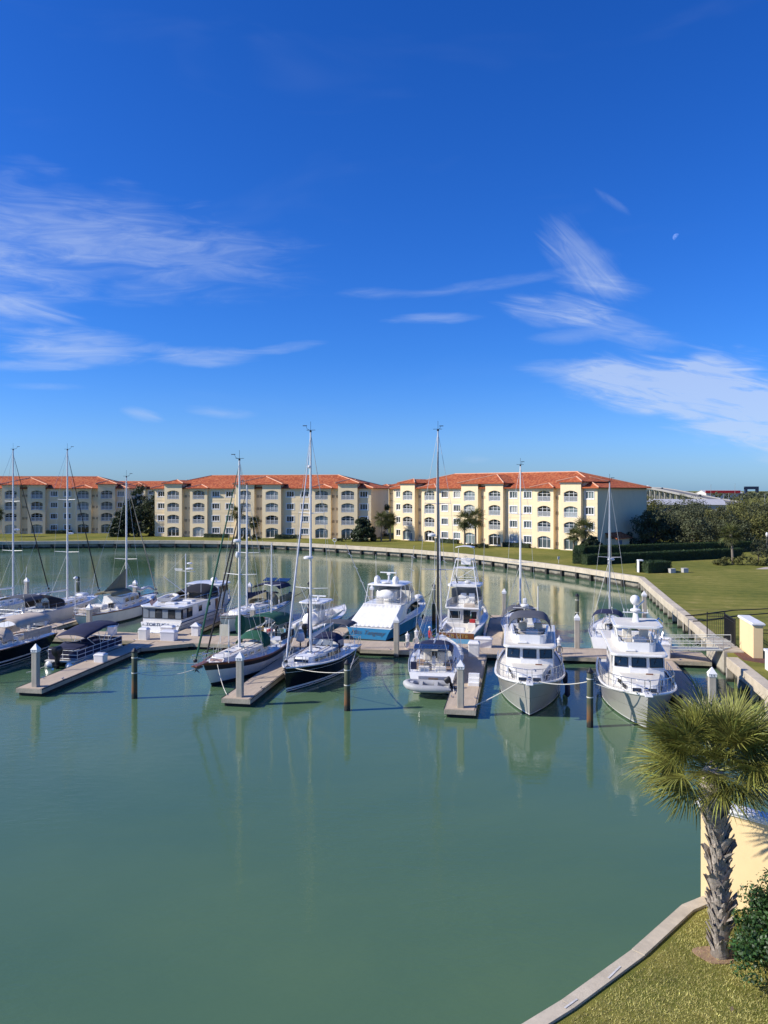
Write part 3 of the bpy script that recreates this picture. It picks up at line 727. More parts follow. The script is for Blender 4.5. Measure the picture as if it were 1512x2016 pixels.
# ================================================================== boats
def smooth01(t): return t*t*(3-2*t)
class Hull:
    """hull surface; local axes: y towards the bow, x to starboard, z up, origin amidships on the waterline"""
    def __init__(s, L, B, hb, hm, hs, ws=.75, tm=.45, p=2.2, pw=1.5, wl=.86, rake=1.0, srake=-.3, draft=.5, flare=1.0):
        s.__dict__.update(L=L, B=B, hb=hb, hm=hm, hs=hs, ws=ws, tm=tm, p=p, pw=pw, wl=wl, rake=rake, srake=srake, draft=draft, flare=flare)
    def h(s, t):
        return s.hm+(s.hs-s.hm)*(1-min(1, t/.45))**1.6 if t < .45 else s.hm+(s.hb-s.hm)*((t-.45)/.55)**1.7
    def plan(s, t, p, ws):
        if t < s.tm: return ws+(1-ws)*math.sin(math.pi/2*t/s.tm)
        return max(0., 1-((t-s.tm)/(1-s.tm))**p)
    def half(s, t, q):
        d = s.plan(t, s.p, s.ws); w = s.plan(t, s.pw, s.ws*.92)*s.wl
        return s.B/2*(w+(d-w)*q**s.flare)
    def y(s, t, q): return -s.L/2+s.L*t-s.rake*(1-q)*t**4-s.srake*(1-q)*(1-t)**5*(-1)
    def sheer(s, t, side=1, dz=0., inset=0.):
        return Vector((side*max(0, s.half(t, 1)-inset), s.y(t, 1), s.h(t)+dz))
    def build(s, parent, mats, rows, name='hull', n=22):
        """rows: list of (z or fraction, material index of the band above it); z given as ('z', v) or ('f', v)"""
        m = MB(); ts = [1-(1-i/n)**1.25 for i in range(n+1)]
        def pt(t, spec, side):
            k, v = spec; h = s.h(t); z = v if k == 'z' else h*v
            if z < 0:
                u = 1+z/s.draft*1.0; w = s.half(t, 0)*max(0, u)**.6; return (side*w, s.y(t, 0)+ (0 if t < .9 else 0), z)
            q = min(1, z/h); return (side*s.half(t, q), s.y(t, q), z)
        for side in (-1, 1):
            for r in range(len(rows)-1):
                m.cur = rows[r][1]
                for i in range(n):
                    q = [pt(ts[i], rows[r][0], side), pt(ts[i+1], rows[r][0], side), pt(ts[i+1], rows[r+1][0], side), pt(ts[i], rows[r+1][0], side)]
                    if side < 0: q.reverse()
                    m.face(q)
        for r in range(len(rows)-1):        # transom
            m.cur = rows[r][1]
            m.face([pt(0, rows[r][0], -1), pt(0, rows[r][0], 1), pt(0, rows[r+1][0], 1), pt(0, rows[r+1][0], -1)])
        o = m.build(name, mats, parent)
        import bmesh
        b = bmesh.new(); b.from_mesh(o.data); bmesh.ops.remove_doubles(b, verts=b.verts, dist=.002)
        bmesh.ops.recalc_face_normals(b, faces=b.faces); b.to_mesh(o.data); b.free()
        o.data.polygons.foreach_set('use_smooth', [True]*len(o.data.polygons)); smooth_by_angle(o.data, R(45))
        return o
    def deck(s, parent, m, drop=.03, inset=.02, cock=None, camber=.06, name='deck', n=18, wellmat=None):
        g = MB(); ts = [i/n for i in range(n+1)]; cf = cock[2] if cock else .5
        fr = [-1, -cf, cf, 1]
        def P(t, f): 
            w = max(0, s.half(t, 1)-inset); return (f*w, s.y(t, 1), s.h(t)-drop+camber*(1-f*f))
        for i in range(n):
            for k in range(3):
                if cock and k == 1 and cock[0] <= ts[i] and ts[i+1] <= cock[1]+1e-6: continue
                g.face([P(ts[i], fr[k]), P(ts[i], fr[k+1]), P(ts[i+1], fr[k+1]), P(ts[i+1], fr[k])])
        o = g.build(name, m, parent)
        if cock:
            idx = [t for t in ts if cock[0]-1e-6 <= t and t <= cock[1]+1e-6+1/n*0]; 
            idx = [ts[i] for i in range(n) if cock[0] <= ts[i] and ts[i+1] <= cock[1]+1e-6]; t0, t1 = idx[0], idx[-1]+1/n; dep = cock[3]
            w = MB()
            for side in (-1, 1):
                a, b = Vector(P(t0, side*cf)), Vector(P(t1, side*cf)); fl = min(a.z, b.z)-dep
                w.face([a, b, Vector((b.x, b.y, fl)), Vector((a.x, a.y, fl))])
                w.face([Vector((a.x, a.y, fl+.38)), Vector((b.x, b.y, fl+.38)), Vector((b.x*.55, b.y, fl+.38)), Vector((a.x*.55, a.y, fl+.38))])
                w.face([Vector((b.x*.55, b.y, fl+.38)), Vector((b.x*.55, b.y, fl)), Vector((a.x*.55, a.y, fl)), Vector((a.x*.55, a.y, fl+.38))])
            for t in (t0, t1):
                a, b = Vector(P(t, -cf)), Vector(P(t, cf)); w.face([a, b, Vector((b.x, b.y, fl)), Vector((a.x, a.y, fl))])
            a, b, c, d = (Vector(P(t0, -cf)), Vector(P(t0, cf)), Vector(P(t1, cf)), Vector(P(t1, -cf)))
            w.face([Vector((p.x, p.y, fl)) for p in (a, b, c, d)])
            w.build('cockpit', wellmat or GEL, parent)
        return o
    def toerail(s, parent, m, r=.035, dz=.0, t0=0., t1=1., name='toe_rail', n=20):
        for side in (-1, 1): MB().path([s.sheer(t0+(t1-t0)*i/n, side, dz) for i in range(n+1)], r, 6).build(name, m, parent, autos=True)
    def guardrail(s, parent, t0, t1, hgt=.62, k=7, r=.013, wires=(1., .55), m=None, inset=.06, both=True, top_r=None):
        m = m or SSTEEL
        for side in (-1, 1):
            st = MB().tube((0, 0, 0), (0, 0, hgt), r, n=6).mesh('stanchion', m); L = []
            for i in range(k):
                t = t0+(t1-t0)*i/(k-1); p = s.sheer(t, side, 0, inset); link('stanchion', st, parent, p); L.append(p)
            for w in wires: MB().path([p+Vector((0, 0, hgt*w)) for p in L], (top_r or r*.7) if w == 1. else r*.6, 5).build('lifeline', m, parent)
    def pulpit(s, parent, t0=.88, hgt=.65, r=.018, m=None):
        m = m or SSTEEL; pts = []
        ps = [s.sheer(t0, -1, hgt, .05), s.sheer((t0+1)/2, -1, hgt+.02, .03), s.sheer(1, 1, hgt+.05)+Vector((0, .12, 0)), s.sheer((t0+1)/2, 1, hgt+.02, .03), s.sheer(t0, 1, hgt, .05)]
        b = MB(); b.path(ps, r, 6); b.path([p-Vector((0, 0, hgt*.5)) for p in ps], r*.8, 6)
        for i in (0, 1, 3, 4): b.tube(ps[i], ps[i]-Vector((0, 0, hgt+.02)), r, n=6)
        b.build('pulpit', m, parent)
    def pushpit(s, parent, hgt=.65, t1=.08, r=.018, m=None):
        m = m or SSTEEL; w = s.half(0, 1)-.06; y = s.y(0, 1)+.05; z = s.h(0)
        ps = [s.sheer(t1, -1, hgt, .06), Vector((-w, y, z+hgt)), Vector((w, y, z+hgt)), s.sheer(t1, 1, hgt, .06)]
        b = MB(); b.path(ps, r, 6); b.path([p-Vector((0, 0, hgt*.5)) for p in ps], r*.8, 6)
        for p in ps+[Vector((-w*.35, y, z+hgt)), Vector((w*.35, y, z+hgt))]: b.tube(p, p-Vector((0, 0, hgt)), r, n=6)
        b.build('pushpit', m, parent)
SAILROWS = [(('z', -.5), 0), (('z', .04), 1), (('z', .13), 2), (('f', .30), 2), (('f', .60), 2), (('f', .84), 3), (('f', .89), 2), (('f', 1.), 2)]
def place(name, label, cat, st, bw):
    s, b = ab(*st), ab(*bw); d = b-s; c = (s+b)/2
    return thing(name, label, cat, c, math.atan2(d.y, d.x)-math.pi/2), d.length
def rounded(x0, x1, y0, y1, r=.2, n=3):
    P = []
    for cx, cy, a in ((x1-r, y1-r, 0), (x0+r, y1-r, 90), (x0+r, y0+r, 180), (x1-r, y0+r, 270)):
        for i in range(n+1): q = R(a+90*i/n); P.append((cx+r*math.cos(q), cy+r*math.sin(q)))
    return P
def trapz(y0, w0, y1, w1, r=.15, n=3):
    """plan outline, wider end w0 at y0 (aft), narrower end w1 at y1, rounded front"""
    P = [(w0, y0)]
    for i in range(n+1):
        q = R(90*i/n); P.append((w1-r+r*math.cos(q), y1-r+r*math.sin(q)))
    for i in range(n+1):
        q = R(90+90*i/n); P.append((-w1+r+r*math.cos(q), y1-r+r*math.sin(q)))
    P.append((-w0, y0)); return P
def scale_poly(P, fx, fy, cy): return [(x*fx, cy+(y-cy)*fy) for x, y in P]
def house(parent, poly, z0, z1, mats, name='cabin_trunk', fx=.9, fy=.94, cyf=.35, bevel=.05, roofmat=None, camber=.05):
    cy = min(p[1] for p in poly)*(1-cyf)+max(p[1] for p in poly)*cyf
    top = scale_poly(poly, fx, fy, cy); m = MB(); n = len(poly)
    m.loft([[(x, y, z0) for x, y in poly], [(x, y, z1) for x, y in top]], caps=False)
    tm = MB(); mid = scale_poly(top, .6, .8, cy)
    tm.loft([[(x, y, z1) for x, y in top], [(x, y, z1+camber) for x, y in mid]], caps=False); tm.face([(x, y, z1+camber) for x, y in mid])
    o = m.build(name, mats, parent, bevel=bevel)
    tm.build(name+'_top', roofmat or mats, parent)
    return top
def pane(parent, c, w, h, yaw, m=None, name='window', pitch=0., th=.02, frame=None):
    """thin window set on a wall; yaw 0 faces +y, pitch leans the top back"""
    E = Euler((pitch, 0, yaw)).to_matrix()
    o = MB().box((0, 0, 0), (w, th, h)).build(name, m or DGLASS, parent, c, rot=(pitch, 0, yaw))
    if frame:
        f = MB(); t = .045
        f.box((0, 0, h/2), (w+t*2, th*1.7, t)); f.box((0, 0, -h/2), (w+t*2, th*1.7, t)); f.box((w/2+t/2, 0, 0), (t, th*1.7, h)); f.box((-w/2-t/2, 0, 0), (t, th*1.7, h)); f.build('frame', frame, o)
    return o
def canvas(parent, name, hw, y0, y1, z, crown, m, drop=.12, tilt=0., bow=.06, nx=10, ny=8, frame=True, zf=None, legs=None):
    def fn(u, v):
        x = (2*u-1); f = 1-abs(x)**3.2; yy = y0+(y1-y0)*v
        return (x*hw, yy, z+crown*f-drop*abs(x)**8+tilt*(v-.5)+bow*math.sin(math.pi*v)*f-.05*abs(math.sin(math.pi*2*v))*0)
    o = MB().grid(fn, nx, ny).build(name, m, parent, solid=.025, smooth=True)
    if legs is not None:
        fr = MB()
        for v in (.05, .5, .95):
            fr.path([fn(i/10, v)[:2]+(fn(i/10, v)[2]-.03,) for i in range(11)], .015, 5)
        for x in (0, 1):
            p0 = Vector(fn(x, .5)); base = Vector((p0.x*1.0, (y0+y1)/2, legs))
            for v in (.05, .5, .95): fr.tube(Vector(fn(x, v)), base+Vector((0, (v-.5)*.5, 0)), .015, n=5)
        fr.build('canvas_frame', SSTEEL, o)
    return o
def mast(parent, y, z0, z1, m, spreaders=(), sw=.75, r=.1, x=0., rake=0., topgear=True, name='mast'):
    top = Vector((x, y-rake, z1))
    mm = MB(); n = 10
    rings = [[(x+r*.75*k*math.cos(2*math.pi*i/n), y-rake*f+r*k*math.sin(2*math.pi*i/n), z0+(z1-z0)*f) for i in range(n)] for f, k in ((0, 1), (.7, .95), (1, .62))]
    mm.loft(rings); o = mm.build(name, m, parent, autos=True)
    tips = []
    for zs, hw in spreaders:
        f = (zs-z0)/(z1-z0); yy = y-rake*f
        for sd in (-1, 1):
            MB().tube((x, yy, zs), (x+sd*hw, yy-.12, zs+.06), .035, .022, n=6).build('spreader', m, o)
        tips.append((zs, hw, yy))
    if topgear:
        g = MB(); g.tube(top, top+Vector((0, 0, .75)), .012, n=4); g.path([top+Vector((0, 0, .1)), top+Vector((.12, .35, .22)), top+Vector((.15, .45, .40))], .014, 4); g.box(top+Vector((.22, .5, .42)), (.30, .05, .05))
        g.tube(top+Vector((-.35, 0, .15)), top+Vector((.3, 0, .15)), .015, n=4); g.ball(top+Vector((0, 0, .06)), .09, 6); g.build('masthead_gear', BLKP, o)
    return o, tips, top
def rig(parent, H, top, y, tips, bow=True, back=True, furl=None, furl_r=.06, wires=True, tb=1.0, fr=1.0, mz=None, bowp=None, r=.013):
    """standing rigging; fr = fraction of the mast where the forestay meets it"""
    bowpt = bowp or Vector((0, H.y(1, 1)-.15, H.h(1)+.1)); ft = Vector((0, y, 0)); ft = Vector((top.x, top.y, 1.2+(top.z-1.2)*fr))
    if furl is not None:
        d = ft-bowpt
        rr = [furl_r*.5, furl_r*1.15, furl_r*1.15, furl_r*.85, furl_r*.45, .012]; fs = [.02, .05, .3, .65, .93, .97]
        MB().path([bowpt+d*f for f in fs], rr, 7).build('furled_genoa', furl, parent, autos=True)
        MB().lathe([(.11, 0), (.13, .05), (.13, .16), (.1, .2)], bowpt+d*.012, 8).build('furler_drum', BLKP, parent)
    MB().tube(bowpt, ft, r, n=4).build('forestay', WIRE, parent)
    if back:
        e = Vector((0, H.y(0, 1)+.1, H.h(0)+.05)); k = top*.28+e*.72
        b = MB(); b.tube(top, k, r, n=4)
        for sd in (-1, 1): b.tube(k, Vector((sd*(H.half(0, 1)-.2), e.y, e.z)), r, n=4)
        b.build('backstay', WIRE, parent)
    tt = (y+H.L/2)/H.L
    for sd in (-1, 1):
        ch = H.sheer(min(.95, tt-.01), sd, .02, .08); pts = [ch]+[Vector((top.x+sd*hw, yy-.12, zs+.06)) for zs, hw, yy in tips]+[top-Vector((0, 0, .1))]
        MB().path(pts, r, 4).build('shroud', WIRE, parent)
        if tips:
            zs, hw, yy = tips[0]
            for dt in (-.05, .045):
                MB().tube(H.sheer(tt+dt, sd, .02, .08), Vector((top.x, yy, zs-.1)), r*.9, n=4).build('lower_shroud', WIRE, parent)
def boom(parent, y0, z0, L, m=None, cover=None, r=.075, dz=.12, covr=.17, sail=False):
    a, b = Vector((0, y0-.12, z0)), Vector((0, y0-L, z0+dz)); o = MB().tube(a, b, r, r*.8, n=8).build('boom', m or ALUW, parent, autos=True)
    if cover is not None:
        d = b-a
        rings = []
        for f, k in ((.0, 1.9), (.06, 1.6), (.25, 1.15), (.6, .85), (.93, .5)):
            c = a+d*f; rr = covr*k
            rings.append([(c.x+rr*.55*math.cos(2*math.pi*i/8), c.y, c.z+rr*.55+rr*math.sin(2*math.pi*i/8)) for i in range(8)])
        MB().loft(rings).build('sail_cover', cover, o, autos=True)
    MB().path([b, b-Vector((0, .02, .6)), Vector((0, b.y+.3, z0-1.0))], .012, 4).build('mainsheet', ROPE, parent)
    return o
def radar(parent, c, r=.3, h=.24, m=None, br=None):
    o = MB().lathe([(r*.6, 0), (r, h*.25), (r, h*.65), (r*.7, h*.92), (.02, h)], c, 14).build('radar_dome', m or GEL, parent, autos=True)
    if br is not None: MB().tube(br, Vector(c)+Vector((0, 0, .02)), .035, n=5).build('bracket', GEL, o)
    return o
def wheel(parent, c, r=.42, yaw=0.):
    m = MB(); ring = [(r*math.cos(2*math.pi*i/16), 0, r*math.sin(2*math.pi*i/16)) for i in range(16)]; m.path(ring, .016, 5, True)
    for i in range(5): a = 2*math.pi*i/5; m.tube((0, 0, 0), (r*math.cos(a), 0, r*math.sin(a)), .01, n=4)
    return m.build('steering_wheel', SSTEEL, parent, c)
def hatch(parent, c, w, l, m=None, rot=None):
    o = MB().box((0, 0, .03), (w, l, .06)).build('hatch', GEL, parent, c, rot=rot); MB().box((0, 0, .067), (w*.8, l*.8, .012)).build('pane', m or SGLASS, o); return o
def vent(parent, c, m=None):
    return MB().path([Vector(c), Vector(c)+Vector((0, 0, .16)), Vector(c)+Vector((0, .08, .26)), Vector(c)+Vector((0, .2, .27))], [.05, .05, .06, .085], 8).build('dorade_vent', m or GEL, parent, autos=True)
def anchor(parent, c):
    m = MB(); m.tube(c, Vector(c)+Vector((0, -.6, .10)), .03, n=5); m.face([Vector(c)+Vector(p) for p in ((0, .12, -.06), (.2, -.12, -.28), (0, -.2, -.10))]); m.face([Vector(c)+Vector(p) for p in ((0, .12, -.06), (0, -.2, -.10), (-.2, -.12, -.28))])
    m.box(Vector(c)+Vector((0, -.4, -.01)), (.14, .7, .08)); return m.build('anchor', mat('galvanised', (.14, .14, .14), .5, .6, var=.2), parent)
def fender(parent, c, r=.13, l=.62, m=None):
    p = [(.03, l/2+.05), (r*.6, l/2), (r, l/2-.12), (r, -l/2+.12), (r*.6, -l/2), (.03, -l/2-.05)]
    o = MB().lathe(p, c, 10).build('fender', m or GELW, parent, autos=True); return o
def winch(parent, c): return MB().lathe([(.09, 0), (.10, .03), (.07, .06), (.065, .13), (.085, .15), (.04, .19)], c, 10).build('winch', SSTEEL, parent, autos=True)
def outboard(parent, c, yaw=0., s=1., m=None, name='outboard_motor', tilt=0.):
    e = link(name, None, parent, c, rot=(tilt, 0, yaw))
    h = MB(); secs = []
    for z, w, l, yo in ((.30, .16, .24, 0), (.42, .21, .32, 0), (.62, .22, .36, -.02), (.78, .19, .33, -.03), (.86, .12, .22, -.02)):
        secs.append([(x*s, (y+yo)*s, z*s) for x, y in rounded(-w, w, -l, l, min(w, l)*.5)])
    h.loft(secs); h.build('cowling', m or BLKP, e, autos=True)
    l = MB(); l.loft([[(x*s, y*s, z*s) for x, y in rounded(-a, a, -b, b, min(a, b)*.6)] for z, a, b in ((.32, .12, .2), (-.1, .08, .17), (-.55, .06, .14))]); l.box((0, -.02*s, -.32*s), (.3*s, .42*s, .03*s))
    l.lathe([(.02, -.3*s), (.08*s, -.22*s), (.085*s, .12*s), (.02, .26*s)], (0, -.04*s, -.62*s), 8, 'Y'); l.build('lower_unit', m or BLKP, e, autos=True)
    p = MB()
    for i in range(3):
        a = 2*math.pi*i/3; p.add([(0, -.36*s, -.62*s), (.2*s*math.cos(a-.35), -.33*s, -.62*s+.2*s*math.sin(a-.35)), (.22*s*math.cos(a+.35), -.40*s, -.62*s+.22*s*math.sin(a+.35))], [(0, 1, 2)])
    p.build('propeller', SSTEEL, e, solid=.015)
    return e
def dinghy_mesh(L, B, r, parent, m, floor=None, names=('tube', 'floor')):
    pts = [(-B/2, -L/2, 0), (-B/2, L*.1, .02), (-B*.46, L*.27, .06), (-B*.30, L*.41, .12), (0, L*.47, .17), (B*.30, L*.41, .12), (B*.46, L*.27, .06), (B/2, L*.1, .02), (B/2, -L/2, 0)]
    q = []
    for i in range(len(pts)-1):
        for k in range(3): q.append(Vector(pts[i]).lerp(Vector(pts[i+1]), k/3))
    q.append(Vector(pts[-1])); rr = [r*.3]+[r]*(len(q)-2)+[r*.3]
    MB().path(q, rr, 10).build(names[0], m, parent, autos=True)
    MB().prism([(-B/2, -L/2+.1), (B/2, -L/2+.1), (B/2, L*.1), (B*.30, L*.38), (-B*.30, L*.38), (-B/2, L*.1)], -r*.6, -r*.3, None).build(names[1], floor or RIBG, parent)
    MB().box((0, -L/2+.12, .02), (B-.1, .06, r*2.2)).build('transom', RIBG, parent)
def rope(name, label, pts, r=.022, sag=.3, m=None, group='mooring lines'):
    P = []; 
    for i in range(len(pts)-1):
        a, b = Vector(pts[i]), Vector(pts[i+1]); sg = sag*(a-b).length*.25
        for k in range(9 if i == len(pts)-2 else 8):
            f = k/8; P.append(a.lerp(b, f)-Vector((0, 0, sg*4*f*(1-f))))
    o = MB().path(P, r, 5).build(name, m or ROPE); return tag(o, label, 'rope', group)
# ------------------------------------------------------------------ the two grey trawlers
def trawler(label, st, bw, hardtop):
    t, L = place('trawler_yacht', label, 'boat', st, bw)
    H = Hull(L, 4.35, 2.18, 1.5, 1.35, ws=.86, tm=.42, p=3.3, pw=1.75, wl=.90, rake=.75, srake=-.1, draft=.7, flare=1.3)
    H.build(t, [BOTT, BOOTW, HGREY, BLKP], [(('z', -.6), 0), (('z', .10), 1), (('z', .17), 2), (('f', .3), 2), (('f', .52), 2), (('f', .545), 3), (('f', .55), 2), (('f', .75), 2), (('f', 1.), 2)], n=28)
    H.toerail(t, GEL, .075, -.02, name='rub_rail')
    H.deck(t, NONSK, .10, .10, camber=.05)
    yb = L/2
    dk = 1.55
    # trunk cabin forward of the pilothouse, with a sloping front
    poly = trapz(yb-4.6, 1.30, yb-1.55, .82, .35); house(t, poly, 1.55, 2.32, GEL, 'trunk_cabin', .92, .94, .2, .06, NONSK, .03)
    for x in (-.42, .42): pane(t, (x, yb-1.615, 2.02), .36, .16, 0, m=SGLASS, name='portlight', pitch=R(12), frame=BLKP)
    for sd in (-1, 1):
        for k, yy in enumerate((yb-2.5, yb-3.6)): pane(t, (sd*(1.02+.17*k), yy, 2.0), .5, .2, -sd*R(90-11), name='portlight', frame=BLKP)
    hatch(t, (0, yb-2.55, 2.35), .62, .62, GELW)
    MB().bx(-.75, -.35, yb-4.1, yb-4.02, 2.36, 2.42).build('grab_rail', TEAK, t)
    # pilothouse with a flat three-pane windscreen
    y1, y0 = yb-4.25, -L/2+2.6; w = 1.48; zb, zt = 1.5, 3.42
    front = [(-w, y1-.22), (-w*.36, y1), (w*.36, y1), (w, y1-.22)]
    base = [(w, y0)]+front[::-1]+[(-w, y0)]
    m = MB(); topo = [(x*.955, (y-.30 if y > 0 or y > y0+.1 else y)) for x, y in base]
    m.loft([[(x, y, zb) for x, y in base], [(x, y, zt) for x, y in topo]], caps=False); m.build('pilothouse', GEL, t, bevel=.03)
    lean = math.atan2(.30, zt-zb)
    def lerp(p, q, f): return p+(q-p)*f
    zc = 2.98; f = (zc-zb)/(zt-zb)
    for xm, ym, yaw, ww in ((0, y1, 0, .74), (-w*.69, y1-.11, R(13.5), .70), (w*.69, y1-.11, R(-13.5), .70)):
        pane(t, (xm*.975, ym-.30*f+.018, zc), ww, .54, yaw, DGLASS, 'windscreen', lean, .03, BLKP)
        wip = MB().tube((0, 0, .34), (.10, .03, .02), .012, n=4); wip.tube((.03, .04, .1), (.14, .04, -.08), .012, n=4); wip.build('wiper', BLKP, t, (xm*.975, ym-.30*f+.05, zc))
    for sd in (-1, 1):
        for k in range(4):
            yy = y1-.9-k*1.35
            if yy-.5 < y0: continue
            pane(t, (sd*(w*.972+.012), yy, 2.95), 1.0 if k else .7, .62, -sd*R(90), DGLASS, 'side_window', R(2.5), .03, GEL)
        MB().bx(sd*(w+.02)-.03, sd*(w+.02)+.03, y1-1.75, y1-1.15, 1.58, 3.3).build('side_door', GELW, t)
    # boat deck roof with overhang, flybridge coaming
    roofp = trapz(y0-1.6, 1.78, y1+.20, 1.62, .35)
    o = MB(); o.prism(roofp, 3.42, 3.56, scale_poly(roofp, .985, .995, 0)); o.build('pilothouse_roof', GEL, t, bevel=.04)
    MB().prism(scale_poly(roofp, .93, .97, -.3), 3.56, 3.575).build('roof_nonskid', NONSK, t)
    fy1 = y1-.55; co = trapz(fy1-4.1, 1.25, fy1, 1.02, .4); rim = scale_poly(co, 1.04, 1.03, fy1-2)
    c = MB(); c.loft([[(x, y, 3.57) for x, y in co], [(x*.98, y-.12*(y > fy1-1), 4.12) for x, y in rim]], caps=False)
    c.loft([[(x*.98, y-.12*(y > fy1-1), 4.12) for x, y in rim], [(x*.86, (y-fy1+2)*.90+fy1-2-.12*(y > fy1-1), 4.12) for x, y in rim], [(x*.84, (y-fy1+2)*.88+fy1-2, 3.62) for x, y in rim]], caps=False)
    c.build('flybridge_coaming', GEL, t)
    MB().bx(-.55, .25, fy1-1.15, fy1-.62, 3.62, 4.32).build('helm_console', GEL, t, bevel=.06)
    wheel(t, (-.15, fy1-1.28, 4.2), .24)
    for x in (-.55, .45):
        s = MB(); s.bx(x-.28, x+.28, fy1-2.3, fy1-1.8, 3.62, 4.05); s.bx(x-.28, x+.28, fy1-2.38, fy1-2.26, 4.05, 4.55); s.build('helm_seat', GELW, t, bevel=.05)
    s = MB(); s.bx(-1.0, 1.0, fy1-3.7, fy1-3.2, 3.62, 3.98); s.build('bench_seat', GELW, t, bevel=.05)
    MB().box((.45, fy1-.1, 3.62), (.6, .45, .10), (R(8), 0, 0)).build('deck_hatch', GEL, t, bevel=.02)
    r = MB(); L2 = [(x*.98, y-.10, 4.36) for x, y in rim[1:-1]]; r.path(L2, .02, 6)
    for k in range(0, len(L2), 2): r.tube(L2[k], (L2[k][0], L2[k][1], 4.1), .014, n=5)
    r.build('flybridge_rail', SSTEEL, t)
    if hardtop:
        ht = rounded(-1.42, 1.42, fy1-3.0, fy1+.25, .4, 4)
        q = MB(); q.loft([[(x*.98, y, 5.06) for x, y in ht], [(x, y, 5.12) for x, y in ht], [(x*.99, y*1.0, 5.20) for x, y in ht]]); q.build('hardtop', GEL, t, bevel=.02)
        MB().prism(scale_poly(ht, .88, .90, fy1-1.4), 5.20, 5.215).build('hardtop_nonskid', NONSK, t)
        for sx in (-1, 1):
            for yt, ybm in ((fy1-.15, fy1-.35), (fy1-1.3, fy1-.5), (fy1-1.4, fy1-2.0), (fy1-2.8, fy1-2.9)):
                MB().tube((sx*1.24, yt, 5.08), (sx*1.10, ybm, 4.1), .035, n=8).build('hardtop_post', GEL, t)
            MB().tube((sx*.55, fy1+.05, 5.08), (sx*.75, fy1-.2, 4.1), .025, n=6).build('hardtop_post', GEL, t)
        mastm = MB(); mastm.loft([[(x*k, y*k+yo+fy1-1.6, z) for x, y in rounded(-.16, .16, -.2, .2, .08)] for z, k, yo in ((5.2, 1.2, .2), (5.7, .9, -.05), (6.05, .7, -.2))]); am = mastm.build('radar_arch_mast', GEL, t, autos=True)
        MB().box((0, fy1-1.6, 5.78), (1.5, .14, .05)).build('crosstree', GEL, am)
        for x in (-.7, -.45, .45, .68): MB().tube((x, fy1-1.6, 5.78), (x, fy1-1.6, 6.0), .02, n=5).build('nav_light', GEL, am)
        radar(am, (0, fy1-1.65, 5.82), .32, .22)
        MB().ball((0, fy1-1.85, 6.55), .30, 12, (1, 1, 1.12)).build('satellite_dome', GEL, am, smooth=True); MB().tube((0, fy1-1.85, 6.0), (0, fy1-1.85, 6.3), .09, n=8).build('dome_stem', GEL, am)
        MB().tube((-.05, fy1-1.9, 6.0), (-.55, fy1-2.0, 6.5), .05, n=6).build('antenna', GEL, am)
    else:
        b = canvas(t, 'bimini', 1.32, fy1-3.3, fy1+.05, 5.0, .26, GREYC, .42, .05, .06, 14, 8, legs=4.1)
        # rear mast with searchlight-like satellite compass and rails
        for x in (-.55, .35): MB().tube((x, fy1-3.6, 3.6), (x, fy1-3.6, 6.9 if x < 0 else 5.6), .045, .03, n=7).build('aft_mast', GEL, t)
        MB().box((.32, fy1-3.6, 5.85), (.26, .3, .34)).build('spotlight', GEL, t, bevel=.05)
        radar(t, (.32, fy1-3.6, 5.42), .28, .22)
        MB().tube((-.6, fy1-3.6, 5.35), (1.1, fy1-3.6, 5.35), .025, n=5).build('crosstree', GEL, t)
        for sd, hh in ((-1, 5.3), (1, 5.6)): MB().tube((sd*1.38, fy1-.6, 3.55), (sd*1.38, fy1-.7, hh), .02, .01, n=5).build('whip_antenna', GEL, t)
        ct = MB(); ct.box((-.95, fy1-4.2, 4.3), (.8, 2.3, .5)); 
    # bow rails: separate stanchions, two rails with a gate in the middle
    for sd in (-1, 1):
        pts = []
        for k in range(11):
            tt = .36+.62*k/10; p = H.sheer(tt, sd, .02, .10); pts.append(p)
            link('stanchion', MB().tube((0, 0, 0), (0, 0, .78), .016, n=6).mesh('stanchion', SSTEEL) if k == 0 and sd == -1 else bpy.data.meshes.get('trail_st') or MB().tube((0, 0, 0), (0, 0, .78), .016, n=6).mesh('trail_st', SSTEEL), t, p)
        MB().path([p+Vector((0, 0, .78)) for p in pts], .019, 6).build('top_rail', SSTEEL, t)
        MB().path([p+Vector((0, 0, .42)) for p in pts], .012, 5).build('mid_rail', SSTEEL, t)
    MB().path([H.sheer(.98, -1, .80, .1), H.sheer(1, 1, .84)+Vector((0, .1, 0)), H.sheer(.98, 1, .80, .1)], .019, 6).build('top_rail', SSTEEL, t)
    b = MB(); b.box((0, yb-.02, 2.20), (.42, .95, .09)); b.build('bow_roller', GEL, t, bevel=.03)
    anchor(t, (0, yb+.42, 2.16))
    MB().lathe([(.14, 0), (.15, .05), (.08, .12), (.12, .22), (.05, .28)], (0, yb-.85, 2.1), 10).build('windlass', SSTEEL, t, autos=True)
    for sd in (-1, 1): MB().box((sd*.55, yb-.55, 2.16), (.07, .28, .06)).build('cleat', SSTEEL, t)
    # cockpit bulwarks, ladder rails on the dock side
    if hardtop:
        for k in (0, 1):
            pr = [(-1.75, y0-.9-k*.25, 3.5), (-1.85, y0-.9-k*.25, 4.5), (-2.0, y0-1.2-k*.25, 4.6), (-2.3, y0-1.5-k*.25, 4.3), (-2.35, y0-1.6-k*.25, 3.6), (-2.1, y0-1.3-k*.25, 2.6)]
            MB().path(pr, .03, 6).build('boarding_rail', SSTEEL, t)
    for yy in (-1.0, 2.2): fender(t, (-H.half(.5, 1)-.12, yy, .75), .16, .8, mat('fender_navy', (.015, .02, .05), .6, var=.1))
    text('N Helm' if False else 'A', .001, GEL, t, (0, 0, -5), (0, 0, 0)) if False else None
    return t, H
